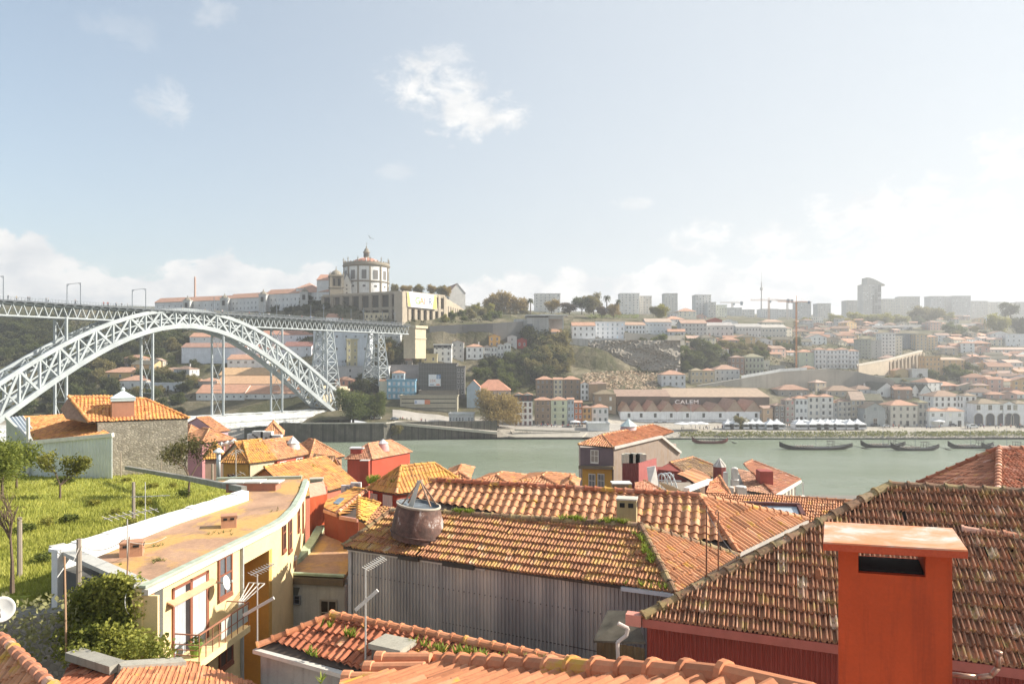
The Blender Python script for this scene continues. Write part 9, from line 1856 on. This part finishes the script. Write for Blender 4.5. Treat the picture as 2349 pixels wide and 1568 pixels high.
# ------------------------------------------------------------------ roofs right of it
Pp = lambda x, y: T('p', x, y)
def facet(t, pts, Ds, tw=.28, tl=.4, mat=None, style='lite', seed=1, eave=(0, 1), name='roof', **k):
 """pts photo points; the first three get distances Ds and fix the plane"""
 q = [W(*pts[i], Ds[i]) for i in range(3)]; pl = plane3(*q); P = [hit(*p, pl) for p in pts]; tiles3(t, P[eave[0]], P[eave[1]], P, tw, tl, style, mat, name, seed=seed, **k); return P, pl
t = empty('house', 'brown tiled roof with dark red gable right of the yellow walled house', 'house', W(*Pp(400, 400), 74)); P, pl = facet(t, [Pp(560, 385), Pp(970, 450), Pp(700, 195), Pp(400, 268)][:1]+[Pp(970, 450), Pp(985, 305), Pp(700, 195), Pp(400, 268)], (72, 72, 76), mat=tilemat((.42, .27, .16), la=.2, ma=.3), seed=71)
ridge(t, P[4], P[3], .14, .45, T_CLEAN); ridge(t, P[3], P[2], .14, .45, T_CLEAN); ridge(t, P[0], P[4], .12, .45, T_RED); qg = [W(*Pp(245, 355), 72.5), P[0]-Vector((0, .1, 0)), P[4]-Vector((0, .05, 0))]; m = MB(); m.slab([qg[0], qg[1], qg[2]], 0, d=(0, .3, 0)); m.slab([qg[0], qg[1], Vector((qg[1].x, qg[1].y, 18)), Vector((qg[0].x, qg[0].y, 18))], 0, d=(0, .3, 0)); m.prism([(qg[0].x, qg[0].y+.4), (P[0].x, P[0].y+.4), (P[1].x, P[1].y+.4), (P[2].x+.5, P[2].y+4), (qg[0].x, qg[0].y+5)], 16, P[0].z-.4); ch(m, 'wall', wall((.27, .07, .055)), t)
t = empty('house', 'orange fluted sheet roof below the brown tiled roof', 'house', W(*Pp(700, 500), 66)); P, pl = facet(t, [Pp(500, 415), Pp(740, 545), Pp(940, 470), Pp(720, 352)], (67, 65, 67.5), tw=1.1, tl=5, mat=T_CLEAN, seed=72, rib=.12, eave=(1, 2)); m = MB(); m.prism([(P[0].x+.4, P[0].y+.6), (P[1].x+.3, P[1].y+.6), (P[2].x-.3, P[2].y+.8), (P[3].x, P[3].y+.8)], 16, P[1].z-.5); ch(m, 'wall', wall((.16, .10, .07)), t)
t = empty('roof_turret', 'dark red eight sided turret with white framed glass pyramid', 'roof turret', W(*Pp(1062, 470), 71)); k = 71/F*.1718; m = MB(); m.lathe((0, 0, -1), [(88*k, -2), (86*k, 158*k+1), (80*k, 158*k+1.02)], 8); m.build('drum', plain((.22, .06, .05), .6), t); m = MB(); m.lathe((0, 0, 0), [(90*k, 156*k), (84*k, 165*k), (.02, 262*k), (0, 275*k)], 8); m.build('glass_pyramid', plain((.50, .45, .40), .25), t)
m = MB()
for i in range(8): a_ = 2*math.pi*i/8; m.bar((84*k*math.cos(a_), 84*k*math.sin(a_), 166*k), (0, 0, 265*k), .09)
m.build('glazing_bar', plain((.66, .62, .55), .5), t)
t = empty('house', 'rosy hip roofed riverside house with dormer chimney and white balcony', 'house', W(*Pp(1700, 650), 66)); P, pl = facet(t, [Pp(1425, 640), Pp(1775, 690), Pp(1500, 395), Pp(1300, 345)], (66, 64, 72), mat=tilemat((.46, .24, .15), la=.1, ma=.2), seed=73, rib=.09, style='double', tw=.5)
P2_, pl2 = facet(t, [Pp(1790, 690), Pp(2135, 492), Pp(1495, 240), Pp(1390, 290), Pp(1500, 400)], (64, 72, 78), mat=T_PINK, seed=74)
ridge(t, P2_[2], P2_[1], .15, .45, T_PINK); ridge(t, P2_[2], P2_[3], .15, .45, T_PINK); ridge(t, P2_[4], P2_[0], .13, .45, T_RED)
m = MB(); m.prism([(P[0].x+.3, P[0].y+.5), (P[1].x-.2, P[1].y+.6), (P2_[1].x-.6, P2_[1].y), (P2_[2].x, P2_[2].y+2), (P[3].x, P[3].y+2)], 14, P[0].z-.3); ch(m, 'wall', wall((.55, .50, .42)), t)
m = MB(); a, b = P2_[0]+Vector((.2, .1, -.15)), P2_[1]+Vector((0, 0, -.15)); m.bar(a, b, .3, .25); m.bar(a+Vector((1.2, .4, -1.7)), b+Vector((.1, -.6, -1.5)), .25, .35); m.bar(b+Vector((.1, -.5, -1.5)), b+Vector((.1, -.5, 0)), .1)
for i in range(5): c_ = a.lerp(b, .25+i*.14)+Vector((-.05, .1, -.9)); m.bar(c_+Vector((0, 0, -.5)), c_+Vector((0, 0, .6)), .12)
ch(m, 'balcony', plain((.66, .63, .58), .6), t); m = MB(); c_ = hit(*Pp(1680, 545), pl2); m.obox((c_.x, c_.y+.4), (1, -.1, 0), (.1, 1, 0), .62, .8, c_.z-.6, c_.z+1.25); ch(m, 'dormer', plain((.34, .08, .06), .6), t)
t5 = empty('house', 'long strip of tiles with a blue glazed lean-to behind the pantile hip', 'house', W(1800, 1180, 40)); P, pl = facet(t5, [(1640, 1210), (1850, 1225), (1960, 1152), (1775, 1139), (1600, 1136)][0:1]+[(1905, 1230), (1960, 1150), (1775, 1138), (1590, 1134)], (37, 34.5, 38), mat=T_CLEAN, tw=.26, tl=.36, style='double', seed=75, rib=.09, th=.05)
ridge(t5, P[2], P[3], .1, .45, T_CLEAN); m = MB(); qd = [hit(1714, 1161, pl), hit(1826, 1166, pl), hit(1834, 1190, pl), hit(1720, 1172, pl)]; m.slab([p+Vector((0, 0, .14)) for p in qd], .06); ch(m, 'glazed_leanto', plain((.50, .56, .60), .2), t5); m = MB(); m.bar(qd[0]+Vector((-.2, 0, .22)), qd[1]+Vector((.2, 0, .22)), .28, .16); m.bar(qd[1]+Vector((.1, 0, .2)), qd[2]+Vector((.2, 0, .2)), .22, .16); ch(m, 'leanto_edge', plain((.13, .05, .045), .6), t5)
m = MB(); m.prism([(P[0].x, P[0].y+.3), (P[1].x, P[1].y+.3), (P[2].x, P[2].y+.5), (P[4].x, P[4].y+.5)], 18, P[0].z-.3); ch(m, 'wall', wall((.4, .3, .22)), t5)
t = empty('house', 'small red tiled hip between turret and white chimneys', 'house', W(*Pp(1050, 650), 48)); P, pl = facet(t, [Pp(890, 680), Pp(1200, 690), Pp(1060, 455), Pp(940, 520)], (48, 47, 52), mat=T_NEW, tw=.28, tl=.36, style='double', seed=76, rib=.09); ridge(t, P[2], P[1], .12, .42, T_CLEAN); m = MB(); m.prism([(P[0].x+.2, P[0].y+.3), (P[1].x-.2, P[1].y+.3), (P[2].x+2, P[2].y+.8), (P[3].x, P[3].y+.8)], 18, P[0].z-.3); ch(m, 'wall', wall((.6, .42, .3)), t)
for i, (x, yb_, yt_, w_) in enumerate(((1140, 470, 385, 50), (1262, 455, 325, 70), (1265, 560, 480, 90), (1212, 680, 580, 60), (1345, 680, 570, 120))):
 p = W(*Pp(x, yb_), 60 if i < 3 else 50); k = p.y/F*.1718; t = empty('white_chimney', ['short white chimney beside the glass pyramid turret', 'tall white chimney pot with round hood right of the turret', 'white box vent in front of the round hooded pot', 'white slab chimney left on the small terrace', 'broad white water tank on the small terrace'][i], 'chimney' if i < 4 else 'water tank', p); m = MB(); m.box(-w_*k/2, w_*k/2, -w_*k/2, w_*k/2, -1, (yb_-yt_)*k*.8); m.build('shaft', wall((.66, .62, .56)), t); m = MB(); m.lathe((0, 0, (yb_-yt_)*k*.8+.01), [(w_*k*.62, 0), (w_*k*.6, (yb_-yt_)*k*.12), (w_*k*.2, (yb_-yt_)*k*.2), (0, (yb_-yt_)*k*.2)], 10); m.build('cap', plain((.68, .65, .60), .5), t)
t = empty('house', 'small low tile roof left of the white board before the pantile ridge', 'house', W(*Pp(100, 640), 52)); P, pl = facet(t, [Pp(-60, 660), Pp(340, 670), Pp(60, 510), Pp(-60, 540)], (50, 48, 55), mat=T_PINK, tw=.28, tl=.36, style='double', seed=77, rib=.09); m = MB(); m.prism([(P[0].x, P[0].y+.3), (P[1].x-.2, P[1].y+.3), (P[2].x, P[2].y+.8)], 18, P[0].z-.3); ch(m, 'wall', wall((.6, .42, .3)), t); ridge(t, P[2], P[1], .1, .42, T_CLEAN)
t = empty('white_board', 'leaning white board in front of the red roof enclosure', 'board', W(*Pp(170, 600), 60)); m = MB(); q = [W(*Pp(*p), 60+i*.3)-t.location for i, p in enumerate(((120, 600), (255, 600), (205, 308), (90, 330)))]; m.slab(q, 0, d=(.05, .25, 0)); m.build('board', plain((.70, .66, .60), .6), t)
t = empty('roof_terrace', 'cluttered roof terrace with curved metal frames and wooden rails', 'roof terrace', W(*Pp(400, 640), 58)); m = MB(); k = 58/F*.1718
for dx in (0, 60, 120): P = [Vector(((-160+dx+i*22-0)*k, dx*k*.6, (230-((i-2)**2)*9-(max(0, i-6)**2)*13)*k)) for i in range(10)]; m.path(P, .07, 6)
for i in range(6): m.bar(((-150+i*40)*k, 0, 40*k), ((-150+i*40)*k, 0, 225*k), .06)
m.bar((-160*k, 0, 140*k), (150*k, 0, 130*k), .08); m.build('metal_frame', plain((.52, .55, .57), .4), t)
m = MB()
for i in range(7): m.bar(((-150+i*22)*k, -.2*i, (120-i*4)*k), ((60+i*42)*k, -.2*i, (-60-i*4)*k), .1, .14)
m.build('wooden_rail', plain((.55, .46, .32), .7), t); m = MB(); m.slab([(-200*k, 0, 10*k), (420*k, 0, 0), (420*k, 4, 0), (-200*k, 4, 10*k)], 6); m.build('floor', wall((.3, .25, .2)), t)
m = MB(); a, b = W(*Pp(620, 625), 55)-t.location, W(*Pp(940, 505), 59)-t.location; m.bar(a, b, .5, .3); m.build('white_rail', plain((.68, .64, .6), .6), t)
t = empty('roof_wall', 'stub wall with white slab and clutter behind the red ridge', 'wall', W(*Hh(420, 660), 50)); k = 50/F*.25; m = MB(); m.box(-85*k, 60*k, 0, .6, -1, 36*k); m.build('wall', wall((.3, .22, .14), s=2, dirt=.6), t); m = MB(); m.box(-90*k, 90*k, -.2, .9, 37*k, 48*k); m.build('slab', plain((.64, .62, .58), .6), t); m = MB(); m.box(62*k, 90*k, 0, .6, -1, 36*k); m.build('pier', wall((.55, .38, .12)), t)
# ------------------------------------------------------------------ the haze over the river and the hills
m = MB(); m.box(-2100, 2100, -45, 1640, -4, 260)
hm = bpy.data.materials.new('haze'); hm.use_nodes = True; hn = hm.node_tree.nodes; hn.clear()
pvn = hn.new('ShaderNodeVolumePrincipled'); ho = hn.new('ShaderNodeOutputMaterial'); hm.node_tree.links.new(pvn.outputs[0], ho.inputs['Volume'])
pvn.inputs['Density'].default_value = .00030; pvn.inputs['Color'].default_value = (.95, .97, 1, 1); pvn.inputs['Anisotropy'].default_value = .3
hz = m.build('haze', hm); tag(hz, kind='stuff')
